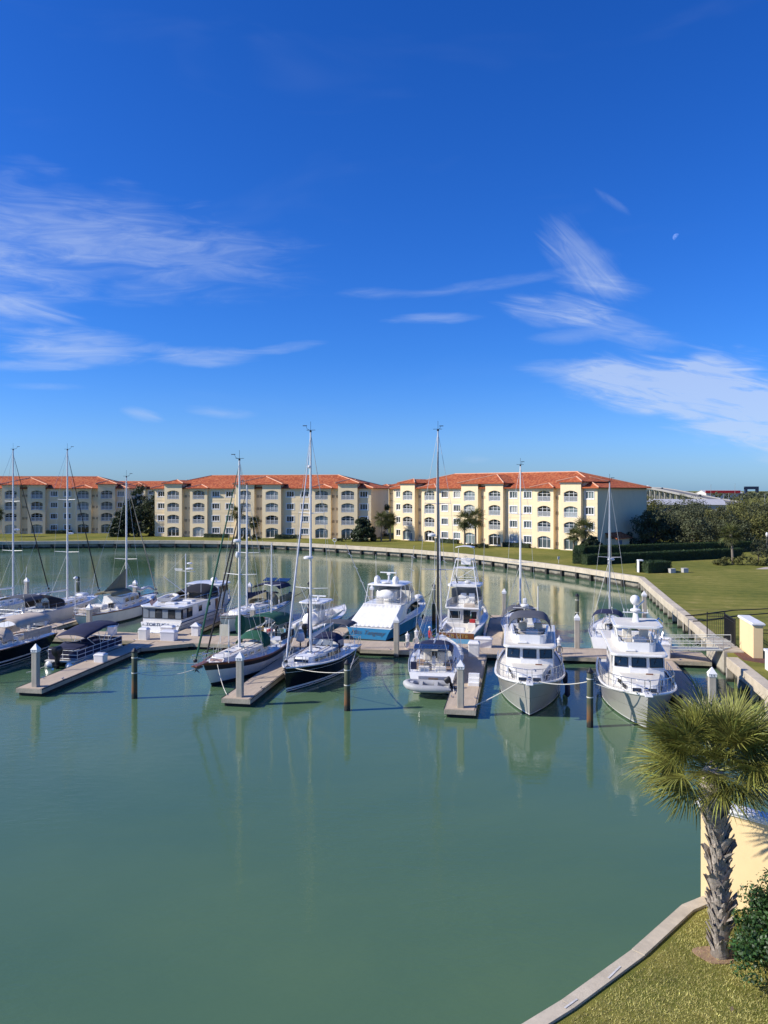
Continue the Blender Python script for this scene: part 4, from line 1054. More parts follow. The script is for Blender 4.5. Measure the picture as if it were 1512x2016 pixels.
TA, HA = trawler('grey trawler yacht with dark grey flybridge bimini, bow towards the viewer', (11.15, -2.0), (11.0, -15.0), False)
TA.scale.z = .95
TB, HB_ = trawler('grey trawler yacht with white flybridge hardtop, right of the other trawler', (17.7, -3.6), (17.2, -16.4), True)

TB.scale.z = .95
# ------------------------------------------------------------------ sailing boats
def sailboat(label, st, bw, B, hts, hullmats, rows=None, hk=None, trunk=None, deckm=None, cock=(.08, .30, .62, .45), ports=4, portm=None, name='sailboat', trunkm=None):
    t, L = place(name, label, 'sailboat', st, bw)
    H = Hull(L, B, *hts, **(hk or {}))
    H.build(t, hullmats, rows or SAILROWS); H.deck(t, deckm or GEL, .03, .03, cock=cock)
    H.pulpit(t); H.pushpit(t); H.guardrail(t, .08, .86, .62, 8)
    if trunk:
        t0, t1, w0, w1, hh = trunk; y0, y1 = -L/2+L*t0, -L/2+L*t1; z = H.h((t0+t1)/2)
        poly = trapz(y0, w0, y1, w1, min(.5, w1*.8)); house(t, poly, z-.12, z+hh, trunkm or GEL, 'cabin_trunk', .90, .93, .25, .05, None, .06)
        for sd in (-1, 1):
            for k in range(ports):
                f = (k+.6)/(ports+.4); yy = y0+(y1-y0)*f*.86; x = w0+(w1-w0)*f*.9
                pane(t, (sd*(x*.955+.015), yy, z+hh*.45), .42, .15, -sd*R(90)+sd*math.atan2(w0-w1, y1-y0)*.9, portm or DGLASS, 'portlight', R(10), .03, SSTEEL)
        hatch(t, (0, y0+(y1-y0)*.72, z+hh+.05), .5, .5); hatch(t, (0, y0+(y1-y0)*.42, z+hh+.06), .42, .42)
        MB().bx(-.35, .35, y0-.02, y0+1.0, z+hh+.06, z+hh+.12).build('companionway_slide', GELW, t, bevel=.02)
        MB().bx(-.30, .30, y0-.06, y0-.02, z-.1, z+hh+.03).build('companionway_boards', DGLASS, t)
        for sd in (-1, 1): MB().path([(sd*.55, y0+.4, z+hh+.05), (sd*.55, y0+.5, z+hh+.13), (sd*.5, y1-1.2, z+hh+.13), (sd*.5, y1-1.1, z+hh+.04)], .02, 5).build('grab_rail', TEAK, t)
    for sd in (-1, 1):
        for k in (.22, .30): winch(t, H.sheer(k, sd, .05, .42))
    return t, H, L
# 1 black-hulled cruiser, bow towards us
t, H, L = sailboat('black-hulled sailboat with white deck and navy spray hood, bow towards viewer', (-2.95, -1.2), (-4.35, -11.9), 3.7, (1.62, 1.28, 1.18), [BOTT, GEL, HBLK, GEL],
    rows=[(('z', -.5), 0), (('z', .06), 1), (('z', .12), 2), (('z', .18), 3), (('z', .30), 2), (('f', .5), 2), (('f', .80), 3), (('f', .815), 2), (('f', 1.), 2)],
    hk=dict(ws=.78, tm=.40, p=2.3, pw=1.7, wl=.84, rake=.25, srake=-.35), trunk=(.30, .76, 1.25, .72, .46), ports=0)
H.toerail(t, GEL, .05, .0)
zz = 1.30
for sd in (-1, 1):    # long dark wrap-around side windows
    yy = -L/2+L*.46; pane(t, (sd*1.165, yy, zz+.22), 1.7, .22, -sd*R(84), DGLASS, 'saloon_window', R(10), .03, BLKP)
    pane(t, (sd*.93, yy+2.0, zz+.22), 1.2, .18, -sd*R(76), DGLASS, 'saloon_window', R(12), .03)
pane(t, (0, -L/2+L*.755, zz+.24), 1.0, .2, 0, DGLASS, 'front_window', R(40), .03)
ym = -L/2+L*.605
mo, tips, top = mast(t, ym, 1.7, 17.0, ALUW, [(6.2, 1.25), (11.4, .95)], r=.11)
rig(t, H, top, ym, tips, furl=PALEC, furl_r=.06, fr=.98)
radar(mo, (0, ym+.42, 8.25), .33, .24, br=(0, ym, 8.3)); MB().tube((0, ym, 16), (0, ym+.25, 16), .02).build('light_bracket', GEL, mo); MB().ball((0, ym+.28, 14.6), .12, 8).build('deck_light', GEL, mo)
boom(t, ym, 2.75, 4.3, ALUW, PALEC, covr=.12, dz=.35)
MB().path([(0.12, ym-.1, 5.9), (.13, ym-.12, 4.0), (.14, ym-.3, 2.95)], [.05, .14, .2], 7).build('stowed_sail', NAVY, mo, autos=True)
# spray hood with clear panels
yd = -L/2+L*.31
hood = MB()
hood.grid(lambda u, v: (1.25*math.cos(math.pi*(1-u))*(1-.10*v), yd+.95-1.3*v, 1.62+ (.90+.08*v)*math.sin(math.pi*u)**.45*(.72+.28*v)), 12, 6); ho = hood.build('spray_hood', NAVY, t, solid=.02, smooth=True)
for x, yaw, w in ((-.42, R(6), .72), (.42, R(-6), .72)): pane(t, (x, yd+.99, 2.10), w, .42, yaw, VINYL, 'clear_panel', R(24), .02)
for sd in (-1, 1): pane(t, (sd*1.20, yd+.42, 2.02), .8, .42, -sd*R(82), VINYL, 'clear_panel', R(6), .02)
canvas(t, 'bimini', 1.3, -L/2+.5, -L/2+2.4, 2.95, .16, GREYC, .06, legs=1.4)
wheel(t, (.0, -L/2+1.6, 1.95), .5); MB().bx(-.15, .15, -L/2+1.65, -L/2+1.95, 1.0, 2.0).build('steering_pedestal', GEL, t, bevel=.04)
for k in (.35, .55): fender(t, H.sheer(k, 1, -.45)+Vector((.1, 0, 0)), .12, .6)
fender(t, H.sheer(.1, 1, -.35)+Vector((.12, 0, 0)), .14, .75)
anchor(t, (0, L/2+.1, 1.62)); KBLK = (t, H, L)
# 2 white ketch with green canvas, bowsprit
t, H, L = sailboat('white-hulled ketch with green canvas, dark teak rails and bowsprit', (-8.35, -.4), (-9.75, -12.2), 3.75, (1.75, 1.22, 1.38), [BOTT, BOTT, GEL, TEAK],
    rows=[(('z', -.5), 0), (('z', .08), 1), (('z', .28), 2), (('f', .4), 2), (('f', .68), 2), (('f', .72), 1), (('f', .93), 3), (('f', 1.), 3)],
    hk=dict(ws=.62, tm=.46, p=2.2, pw=1.6, wl=.84, rake=1.15, srake=.25), trunk=(.36, .86, 1.15, .72, .48), ports=5, trunkm=GELW)
H.toerail(t, TEAK, .055, .02)
b = MB(); b.box((0, L/2+.35, 1.80), (.42, 1.5, .10)); b.build('bowsprit', TEAK, t, bevel=.02)
MB().path([(-.22, L/2-.4, 2.4), (-.25, L/2+.9, 2.48), (0, L/2+1.15, 2.48), (.25, L/2+.9, 2.48), (.22, L/2-.4, 2.4)], .02, 6).build('bowsprit_rail', SSTEEL, t)
for x in (-.25, .25): MB().tube((x, L/2+.9, 2.48), (x*.6, L/2+.85, 1.82), .016, n=5).build('rail_post', SSTEEL, t)
anchor(t, (-.12, L/2+1.05, 1.66)); anchor(t, (.16, L/2+.8, 1.66))
pane(t, (0, -L/2+L*.852, 1.62), .95, .24, 0, mat('tinted_pink', (.30, .20, .17), .2, var=.05), 'front_window', R(38), .03, GEL)
ym = -L/2+L*.575
mo, tips, top = mast(t, ym, 1.7, 15.1, ALUW, [(7.0, 1.3), (11.6, .0)][:1], r=.115)
rig(t, H, top, ym, tips, furl=GREENC, furl_r=.06, fr=.985, bowp=Vector((0, L/2+1.0, 1.9)))
MB().path([Vector((0, L/2-.35, 1.95)).lerp(Vector((0, ym+.05, 11.4)), f) for f in (.02, .08, .4, .8, .97)], [.03, .06, .06, .045, .02], 7).build('furled_staysail', BLKC, t, autos=True)
radar(mo, (0, ym+.42, 9.3), .32, .26, br=(0, ym, 9.35)); MB().lathe([(.05, 0), (.14, .12), (.14, .3), (.08, .42)], (0, ym+.3, 8.2), 8).build('radar_reflector', GEL, mo, autos=True)
boom(t, ym, 3.0, 4.2, ALUW, GREENC, covr=.42, dz=.05)
canvas(t, 'bimini', 1.35, -L/2+.3, -L/2+3.4, 3.15, .30, GREENC, .30, .1, .05, legs=1.5)
hood = MB(); yd = -L/2+L*.36
hood.grid(lambda u, v: (1.15*math.cos(math.pi*(1-u)), yd+.95-1.1*v, 1.6+1.0*math.sin(math.pi*u)**.5*(.55+.45*v)), 12, 6); hood.build('spray_hood', GREENC, t, solid=.02, smooth=True)
for sd in (-1, 1):
    MB().bx(sd*1.42-.02, sd*1.42+.02, -L/2+.5, -L/2+2.9, 1.65, 2.15).build('weather_cloth', BLKC, t)
# shorter mizzen mast at the stern
m2, tp2, top2 = mast(t, -L/2+1.5, 1.5, 8.9, ALUW, [(5.6, .7)], r=.075, name='mizzen_mast', topgear=False); MB().tube((0, -L/2+1.4, 3.9), (0, -L/2-1.2, 3.95), .055, n=7).build('mizzen_boom', ALUW, t)
for sd in (-1, 1): MB().path([H.sheer(.10, sd, 0, .1), (sd*.7, -L/2+1.38, 5.66), top2], .012, 4).build('shroud', WIRE, t)
for sd, k in ((-1, .62), (1, .55)): vent(t, (sd*.55, ym+.35, 1.75), SSTEEL)
MB().tube((-1.0, L/2-1.6, 1.55), (-1.0, L/2-1.6, 4.4), .03, n=6).build('flag_staff', GEL, t)
# 3 white sloop, stern towards us, dinghy slung from davits
t, H, L = sailboat('white sailboat with stern towards viewer, navy bimini and solar panel', (4.85, -9.6), (4.35, 1.7), 3.75, (1.55, 1.25, 1.18), [BOTT, BOOTW, GEL, GEL],
    hk=dict(ws=.80, tm=.42, p=2.2, pw=1.6, wl=.82, rake=.9, srake=-.7), trunk=(.36, .80, 1.2, .75, .42), cock=(.05, .34, .60, .5), ports=4)
H.toerail(t, ALU, .03, .01)
ym = -L/2+L*.56
mo, tips, top = mast(t, ym, 1.7, 17.3, ALU, [(7.2, 1.25), (12.0, .95)], r=.12)
rig(t, H, top, ym, tips, furl=PALEC, furl_r=.05, fr=.9)
MB().path([(0, ym-.16, 2.6), (0, ym-.17, 8), (0, ym-.16, 15.8)], [.075, .07, .03], 7).build('furled_mainsail', BLKC, mo, autos=True)
radar(mo, (-.45, ym, 9.6), .3, .25, br=(0, ym, 9.65))
boom(t, ym, 2.55, 4.2, ALU, None)
canvas(t, 'bimini', 1.25, -L/2+1.3, -L/2+3.6, 2.40, .20, NAVY, .18, legs=1.3)
so = MB().box((0, 0, 0), (2.3, .75, .04)).build('solar_panel', SSTEEL, t, (-.12, -L/2+1.22, 2.60), rot=(R(12), 0, 0))
cm = MB().box((0, 0, .026), (.22, .29, .012)).mesh('solar_cell', SOLAR)
for i in range(9):
    for j in (-1, 1): link('solar_cell', cm, so, (-1.0+i*.25, j*.17, 0))
for x in (-.85, .85): MB().path([(x, -L/2+.3, 1.2), (x, -L/2+.45, 2.1), (x*.9, -L/2+1.1, 2.55)], .022, 6).build('arch_post', SSTEEL, t)
hood = MB(); yd = -L/2+L*.36
hood.grid(lambda u, v: (1.12*math.cos(math.pi*(1-u)), yd+.9-1.0*v, 1.55+.9*math.sin(math.pi*u)**.5*(.6+.4*v)), 12, 5); hood.build('spray_hood', BLKC, t, solid=.02, smooth=True)
wheel(t, (0, -L/2+1.75, 1.75), .48); MB().bx(-.13, .13, -L/2+1.8, -L/2+2.05, .8, 1.85).build('steering_pedestal', GEL, t, bevel=.04)
for sd in (-1, 1): MB().bx(sd*.95-.28, sd*.95+.28, -L/2+.7, -L/2+3.4, 1.22, 1.30).build('cockpit_seat', TEAKG, t, bevel=.02)
for sd, yy in ((-1, .8), (1, .9)): MB().bx(sd*.55-.35, sd*.55+.35, -L/2+.28, -L/2+.62, 1.15, 1.5).build('stern_locker', GELW, t, bevel=.04)
MB().box((.55, -L/2+2.6, 1.75), (.7, .9, .7)).build('cushion_stack', GELW, t, bevel=.08)
MB().box((-.5, -L/2+3.1, 1.75), (.55, .5, .9)).build('seat_back', GELW, t, bevel=.08)
MB().bx(-1.4, -1.0, -L/2+.02, -L/2+.10, 1.35, 1.85).build('horseshoe_bag', NAVY, t, bevel=.03)
MB().box((.1, -L/2-.30, .80), (.62, .03, .28), (R(28), 0, 0)).build('transom_locker', TEAKG, t)
MB().box((.1, -L/2-.27, .80), (1.9, .02, .55), (R(28), 0, 0)).build('transom_panel', PALEC, t)
KWS = (t, H, L)
d = thing('inflatable_dinghy', 'grey inflatable dinghy slung across the stern of the white sailboat', 'dinghy', ab(4.75, -10.95, .62), -DA+R(90)+R(4))
dinghy_mesh(2.9, 1.45, .23, d, RIBG); 
for yy in (-.5, .45): MB().box((0, yy, .16), (1.2, .22, .04)).build('thwart', RIBG, d)
MB().bx(-.2, .2, .9, 1.3, .12, .3).build('fuel_tank', mat('tank_grey', (.5, .5, .5), .5, var=.05), d, bevel=.04)
outboard(d, (0, -1.45, .15), 0, .62, tilt=R(-38))
# 4 far row: three sailboats at left, the cutter, the navy ketch, masts behind the trawlers
def far_sail(label, st, bw, B, hts, mt, mz, spr, furl, bim, dodg, hullm=None, furl_r=.052, boomc=None, mastm=None, trunkh=.42, ports=4, hk=None, rows=None, boomz=2.7, boomL=4.3, radz=None, fr=.98):
    t, H, L = sailboat(label, st, bw, B, hts, hullm or [BOTT, BOOTW, GEL, GEL], rows=rows, hk=hk or dict(ws=.72, tm=.42, p=2.2, pw=1.6, wl=.83, rake=.9, srake=-.4), trunk=(.36, .80, B*.32, B*.20, trunkh), ports=ports)
    H.toerail(t, ALU if hullm is None else TEAK, .035, .01)
    ym = -L/2+L*mt; mo, tips, top = mast(t, ym, 1.6, mz, mastm or ALUW, spr, r=.11)
    rig(t, H, top, ym, tips, furl=furl, furl_r=furl_r, fr=fr); boom(t, ym, boomz, boomL, mastm or ALUW, boomc, covr=.2)
    if bim: canvas(t, 'bimini', B*.36, -L/2+.6, -L/2+3.1, 2.75, .22, bim, .16, legs=1.3)
    if dodg:
        yd = -L/2+L*.36; hood = MB(); w = B*.31
        hood.grid(lambda u, v: (w*math.cos(math.pi*(1-u)), yd+.95-1.2*v, 1.5+1.0*math.sin(math.pi*u)**.5*(.6+.4*v)), 12, 5); hood.build('spray_hood', dodg, t, solid=.02, smooth=True)
    if radz: radar(mo, (.1, ym+.40, radz), .3, .22, br=(0, ym, radz+.05))
    wheel(t, (0, -L/2+1.7, 1.75), .45); MB().bx(-.13, .13, -L/2+1.75, -L/2+2.0, 1.0, 1.8).build('steering_pedestal', GEL, t, bevel=.04)
    return t, H, L
t, H, L = far_sail('white sailboat cut by the left edge, tall mast and pale boom', (-43.3, 6.0), (-41.5, 19.5), 3.9, (1.6, 1.3, 1.2), .60, 17.2, [(6.6, 1.3), (11.8, 1.0)], BLKC, GREYC, None, radz=8.7)
anchor(t, (0, L/2+.1, 1.6))
t, H, L = far_sail('white sailboat with black cockpit enclosure and pale boom, second from left', (-36.3, 5.2), (-35.2, 19.2), 4.0, (1.6, 1.32, 1.22), .60, 17.1, [(6.6, 1.45), (12.0, 1.05)], BLKC, None, None, radz=8.4, ports=5)
canvas(t, 'bimini', 1.5, -L/2+.4, -L/2+3.0, 2.75, .2, GREYC, .15, legs=1.4)
yd = -L/2+L*.34; e = MB(); e.grid(lambda u, v: (1.42*math.cos(math.pi*(1-u)), yd+1.4-2.3*v, 1.45+1.25*math.sin(math.pi*u)**.42*(.62+.38*min(1, v*1.6))), 12, 6); e.build('cockpit_enclosure', BLKC, t, solid=.02, smooth=True)
lad = MB()
for sd in (-.18, .18): lad.tube((sd+.95, -L/2-.05, .2), (sd+.75, -L/2+.15, 2.0), .02, n=5)
for k in range(5): lad.box((.93-.04*k, -L/2-.02+.04*k, .4+k*.35), (.36, .07, .03))
lad.build('stern_ladder', SSTEEL, t)
MB().bx(-.9, .2, L/2-3.3, L/2-2.2, 1.6, 2.0).build('upturned_dinghy', GEL, t, bevel=.18)
t, H, L = far_sail('white cutter with raised deckhouse windows and drooping khaki mainsail', (-30.1, 7.0), (-29.0, 20.2), 3.9, (1.75, 1.25, 1.25), .56, 14.3, [(5.9, 1.3)], mat('furled_tan', (.38, .33, .24), .9), None, None,
    hullm=[BOTT, BOTT, GEL, TEAKG], rows=[(('z', -.5), 0), (('z', .05), 1), (('z', .16), 2), (('f', .4), 2), (('f', .80), 2), (('f', .93), 3), (('f', 1.), 3)],
    hk=dict(ws=.45, tm=.46, p=2.1, pw=1.6, wl=.84, rake=1.2, srake=.9), trunkh=.38, ports=3, furl_r=.055, boomL=3.9)
ym = -L/2+L*.56
house(t, trapz(ym-2.4, 1.22, ym+1.2, .95, .3), 1.5, 2.35, GEL, 'deckhouse', .92, .90, .3, .06)
for sd in (-1, 1):
    for k in range(3): pane(t, (sd*(1.17-.065*k), ym-1.7+k*1.0, 1.98), .72, .42, -sd*R(86), SGLASS, 'deckhouse_window', R(7), .03, GEL)
pane(t, (0, ym+1.17, 2.0), 1.2, .4, 0, SGLASS, 'deckhouse_window', R(14), .03, GEL)
sl = MB(); sl.add([(0, ym-.12, 4.9), (0, ym-.15, 2.6), (0, ym-4.2, 2.8), (.15, ym-2.2, 3.35)], [(0, 1, 2), (0, 2, 3)]); sl.build('mainsail', OLIVE, t, solid=.05)
canvas(t, 'awning', 1.05, ym-4.0, ym-.5, 2.75, .22, OLIVE, .15, legs=1.6)
MB().box((0, ym+1.6, 2.0), (1.0, .8, .5)).build('sail_bag', NAVY, t, bevel=.15)
MB().grid(lambda u, v: ((u-.5)*1.2, ym+1.2+v*3.0, 2.9-.5*v-.35*math.sin(math.pi*u*1.0)*.5+.18*math.sin(7*v+3*u)), 6, 8).build('stowed_jib', PALEC, t, solid=.12, smooth=True)
MB().box((0, -L/2+1.3, 1.55), (1.6, 1.2, .45)).build('cockpit_locker', TANC, t, bevel=.1); MB().box((0, -L/2+2.8, 1.65), (1.5, .9, .5)).build('cockpit_cushions', GELW, t, bevel=.15)
outboard(t, (.65, -L/2+.1, 1.75), 0, .6)
MB().tube((-.7, -L/2+.15, 1.2), (-.7, -L/2+.15, 4.9), .04, n=6).build('radar_pole', GEL, t); radar(t, (-.7, -L/2+.2, 4.6), .2, .25)
anchor(t, (0, L/2+.15, 1.72))
t, H, L = far_sail('white ketch with navy canvas and solar panels, bow pointing at the main dock', (-14.3, 18.2), (-16.0, 6.0), 3.9, (1.75, 1.3, 1.55), .58, 13.5, [(7.0, 1.25)], BLKC, None, None,
    hullm=[BOTT, BOTT, GELW, TEAK], rows=[(('z', -.5), 0), (('z', .05), 1), (('z', .14), 2), (('f', .4), 2), (('f', .84), 3), (('f', .88), 2), (('f', 1.), 2)],
    hk=dict(ws=.7, tm=.46, p=2.1, pw=1.6, wl=.85, rake=1.0, srake=.2), boomc=NAVY, ports=5, furl_r=.07)
canvas(t, 'bimini', 1.5, -L/2+.3, -L/2+3.2, 3.3, .2, NAVY, .2, legs=1.6)
for k in (-1, 1): MB().box((k*.75, -L/2+.6, 3.72), (1.3, .9, .05), (R(-14), 0, 0)).build('solar_panel', SOLAR, t)
for sd in (-1, 1): MB().grid(lambda u, v: (sd*(1.52+.05*math.sin(9*u)), -L/2+.3+2.9*u, 1.65+.75*v), 8, 3).build('weather_cloth', OLIVE, t, solid=.02, smooth=True)
e = MB(); e.grid(lambda u, v: (1.35*math.cos(math.pi*(1-u)), -L/2+4.2-1.2*v, 1.55+1.2*math.sin(math.pi*u)**.45*(.6+.4*v)), 12, 5); e.build('spray_hood', OLIVE, t, solid=.02, smooth=True)
outboard(t, (-1.2, -L/2-.05, 1.9), 0, .6)
MB().ball((.9, -L/2-.6, 2.2), .35, 8, (1.6, .8, .35)).build('stowed_dinghy', BLKP, t, smooth=True)
t, H, L = far_sail('white sailboat behind the bimini trawler, only its mast and stern rails showing', (10.6, 6.2), (10.4, 17.2), 3.5, (1.5, 1.2, 1.15), .56, 15.2, [(6.4, 1.1), (10.8, .85)], PALEC, GREYC, BLKC, mastm=ALUW)
t, H, L = far_sail('white sailboat with navy bimini lying behind the hardtop trawler', (17.3, 5.0), (18.9, 14.6), 3.3, (1.45, 1.15, 1.1), .48, 13.65, [(7.2, .95)], None, NAVY, None, mastm=ALU, radz=6.9)
outboard(t, (.5, -L/2-.1, 1.2), 0, .55)
# 5 dark-hulled sailboat at the left edge, stern to the dock
t, H, L = sailboat('black-hulled sailboat with tan cockpit awning at the left edge', (-28.3, -1.6), (-29.4, -15.2), 4.1, (1.6, 1.3, 1.3), [BOTT, GEL, HBLK, GEL],
    rows=[(('z', -.5), 0), (('z', .05), 1), (('z', .11), 2), (('f', .22), 3), (('f', .31), 2), (('f', .7), 2), (('f', .97), 3), (('f', 1.), 3)],
    hk=dict(ws=.72, tm=.42, p=2.2, pw=1.6, wl=.82, rake=.9, srake=.9), trunk=(.30, .82, 1.3, .8, .46), ports=6)
H.toerail(t, TEAK, .04, .01)
canvas(t, 'awning', 1.45, -L/2+.7, -L/2+4.6, 2.75, .28, TANC, .22, legs=1.4)
hood = MB(); yd = -L/2+L*.36
hood.grid(lambda u, v: (1.28*math.cos(math.pi*(1-u)), yd+1.0-1.1*v, 1.6+.95*math.sin(math.pi*u)**.5*(.6+.4*v)), 12, 5); hood.build('spray_hood', TANC, t, solid=.02, smooth=True)
for x, yaw in ((-.45, R(8)), (.45, R(-8))): pane(t, (x, yd+.98, 2.1), .75, .45, yaw, VINYL, 'clear_panel', R(24), .02)
for sd in (-1, 1):
    MB().bx(sd*1.5-.015, sd*1.5+.015, -L/2+.8, -L/2+4.0, 1.5, 2.05).build('weather_cloth', TANC, t)
    pane(t, (sd*1.26, yd+.35, 2.0), .7, .5, -sd*R(86), VINYL, 'clear_panel', R(5), .02)
MB().bx(-.5, .5, -L/2+.02, -L/2+.35, 1.9, 2.3).build('life_raft', GEL, t, bevel=.1); wheel(t, (0, -L/2+1.5, 1.9), .5)
outboard(t, (1.25, -L/2+.05, 1.75), 0, .55, GEL)
ym = -L/2+L*.62; mo, tips, top = mast(t, ym, 1.7, 17.5, ALUW, [(7, 1.3), (12, 1.)], r=.12); rig(t, H, top, ym, tips, furl=PALEC); boom(t, ym, 2.9, 4.6, ALUW, TANC)
# ------------------------------------------------------------------ motor boats of the far row
def rail_run(parent, pts, hgt, r=.018, name='rail', m=None, mids=(.5,), every=1):
    m = m or SSTEEL; b = MB(); P = [Vector(p) for p in pts]; b.path([p+Vector((0, 0, hgt)) for p in P], r, 6)
    for f in mids: b.path([p+Vector((0, 0, hgt*f)) for p in P], r*.7, 5)
    for i in range(0, len(P), every): b.tube(P[i], P[i]+Vector((0, 0, hgt)), r*.9, n=5)
    return b.build(name, m, parent)
def flag(parent, base, d, L=1.0, W=.62):
    """striped flag with a dark canton, hanging from a slanted staff"""
    o = link('flag', None, parent, base)
    d = Vector(d).normalized(); st = Vector((0, 0, 0))
    MB().tube((0, 0, 0), d*1.5, .015, n=5).build('flag_staff', ALUW, o)
    m = MB(); R_, W_, B_ = RED, WHITEP, mat('flag_blue', (.02, .03, .12), .8, var=.05)
    nu, nv = 12, 13
    hang = Vector((-.55, -.1, -.85)).normalized()
    def P(u, v):
        p = d*(1.48-W*v)+hang*(L*u); return p+Vector((.05*math.sin(5*u+2*v), .09*math.sin(7*u), 0))*u
    for i in range(nu):
        for j in range(nv):
            m.cur = 2 if (i < nu*.42 and j < 7) else (0 if j % 2 == 0 else 1)
            m.face([P(i/nu, j/nv), P((i+1)/nu, j/nv), P((i+1)/nu, (j+1)/nv), P(i/nu, (j+1)/nv)])
    m.build('flag_cloth', [R_, W_, B_], o)
    s = MB()
    for i in range(5):
        for j in range(4): q = P(.05+.075*i, .06+.13*j)+Vector((0, -.012, 0)); s.box(q, (.03, .004, .03))
    s.build('stars', W_, o); return o

# --- Tortuga: white trawler with enclosed sun deck, stern to the main dock
t, L = place('trawler_yacht', 'white trawler named TORTUGA with windowed aft deck and flag at its stern', 'boat', (-21.6, 6.0), (-20.6, 20.0))
H = Hull(L, 4.6, 2.3, 1.5, 1.25, ws=.88, tm=.42, p=2.5, pw=1.7, wl=.88, rake=1.0, srake=-.25, draft=.7)
H.build(t, [BOTT, BOTT, GEL, BLKP], [(('z', -.6), 0), (('z', .05), 1), (('z', .12), 2), (('f', .4), 2), (('f', .70), 3), (('f', .74), 2), (('f', 1.), 2)], n=26)
H.toerail(t, BLKP, .035, .02, name='rub_rail'); H.deck(t, NONSK, .05, .05)
ys = -L/2
poly = [(1.95, ys+.25), (2.08, ys+3.0), (2.0, 1.2), (-2.0, 1.2), (-2.08, ys+3.0), (-1.95, ys+.25)]
m = MB(); m.loft([[(x, y, 1.22) for x, y in poly], [(x*.97, y, 2.95) for x, y in poly]], caps=False); m.build('cabin', GEL, t)
pl = [(1.80, ys-.05), (2.2, ys+.3), (2.2, 1.5), (-2.2, 1.5), (-2.2, ys+.3), (-1.80, ys-.05)]
MB().prism(pl, 2.95, 3.10).build('boat_deck', GEL, t, bevel=.04)
for k in range(6):      # aft windows, then the side ones
    x = -1.62+k*.65; pane(t, (x, ys+.225, 2.22), .58, 1.05, R(180), [VINYL, SGLASS][k in (2, 4)], 'aft_window', 0, .03, BLKP)
for sd in (-1, 1):
    for k in range(2): pane(t, (sd*(2.0+.03*k), ys+.75+k*.92, 2.22), .8, 1.05, -sd*R(88), [VINYL, SGLASS][k], 'side_window', 0, .05, BLKP)
    pane(t, (sd*2.05, ys+3.6, 2.35), .7, .75, -sd*R(90), DGLASS, 'side_window', 0, .05, GEL); pane(t, (sd*2.02, ys+5.6, 2.5), .3, .4, -sd*R(90), DGLASS, 'porthole', 0, .06)
    MB().bx(sd*2.04-.03, sd*2.04+.03, ys+6.9, ys+7.3, 1.6, 3.2).build('side_door', TEAK, t)
ph = [(1.75, 1.2), (1.75, 3.3), (1.1, 4.2), (-1.1, 4.2), (-1.75, 3.3), (-1.75, 1.2)]
m = MB(); m.loft([[(x, y, 1.5) for x, y in ph], [(x*.96, y-.1, 4.3) for x, y in ph]], caps=False); m.build('pilothouse', GEL, t, bevel=.03)
MB().prism(scale_poly(ph, 1.12, 1.12, 2.6), 4.3, 4.45).build('pilothouse_roof', GEL, t, bevel=.04)
for sd in (-1, 1):
    for k in range(2): pane(t, (sd*1.73, 1.75+k*1.0, 3.75), .75, .7, -sd*R(90), SGLASS, 'pilothouse_window', 0, .05, TEAK)
for x in (-.7, 0, .7): pane(t, (x, 4.15, 3.75), .6, .65, 0, DGLASS, 'pilothouse_window', R(3), .05, GEL)
m = MB(); m.grid(lambda u, v: (1.7*math.cos(math.pi*(1-u)), -1.9+3.0*v, 3.15+1.35*math.sin(math.pi*u)**.5*(.55+.45*v)), 12, 6); m.build('flybridge_cover', BLKC, t, solid=.03, smooth=True)
mm = MB().tube((0, -2.4, 3.1), (0, -2.4, 8.6), .07, .05, n=8).build('signal_mast', ALUW, t)
MB().tube((-1.1, -2.4, 6.55), (1.0, -2.4, 6.45), .035, n=6).build('crosstree', ALUW, mm); radar(mm, (.42, -2.4, 6.7), .36, .22); radar(mm, (.42, -2.4, 7.35), .26, .22); MB().box((-.75, -2.4, 6.72), (.8, .14, .1)).build('antenna_bar', GEL, mm)
MB().tube((0, -2.45, 3.9), (-1.5, -3.9, 6.0), .05, .035, n=6).build('lifting_boom', ALUW, t); MB().tube((-1.5, -3.9, 6.0), (-1.3, -3.6, 3.4), .015, n=4).build('tackle', ROPE, t); MB().tube((0, -2.4, 8.5), (-1.5, -3.9, 6.0), .012, n=4).build('topping_lift', WIRE, t)
for x, y, z in ((-1.9, -1.0, 8.4), (1.2, -1.6, 7.8), (1.9, 2.5, 8.0)): MB().tube((x, y, 3.1), (x, y, z), .022, .01, n=5).build('whip_antenna', GEL, t)
MB().ball((.7, 2.2, 4.85), .36, 12).build('satellite_dome', GEL, t, smooth=True)
dg = link('deck_tender', None, t, (-1.1, -3.6, 3.42), .2); dinghy_mesh(2.8, 1.3, .2, dg, GELW)
for x, y in ((.9, -3.4), (.2, -5.4), (1.2, -4.9)): MB().box((x, y, 3.2), (1.0, .7, .2)).build('deck_box', GEL, t, bevel=.05)
rail_run(t, [(x*.96, y, 3.1) for x, y in ((2.2, 1.2), (2.2, -2), (2.2, ys+2.5))], .7); rail_run(t, [(x*.96, y, 3.1) for x, y in ((-2.2, 1.2), (-2.2, -2), (-2.2, ys+2.5))], .7)
H.guardrail(t, .62, .97, .75, 7); H.pulpit(t, .9, .75); anchor(t, (0, L/2+.1, 2.25))
MB().bx(-1.9, 1.9, ys-.75, ys+.1, .18, .30).build('swim_platform', GEL, t, bevel=.03)
text('TORTUGA', .50, mat('letter_blue', (.015, .03, .10), .5, var=0), t, (-.3, ys-.075, 1.0), (R(79), 0, 0), sx=1.0, shear=.15)
flag(t, (-.35, ys+.5, 3.1), (.0, -.5, .85))
for x in (-1.75, 1.75): MB().ball((x, ys-.02, 1.0), .07, 6).build('hawse_hole', BLKP, t)

t.scale.z = .80
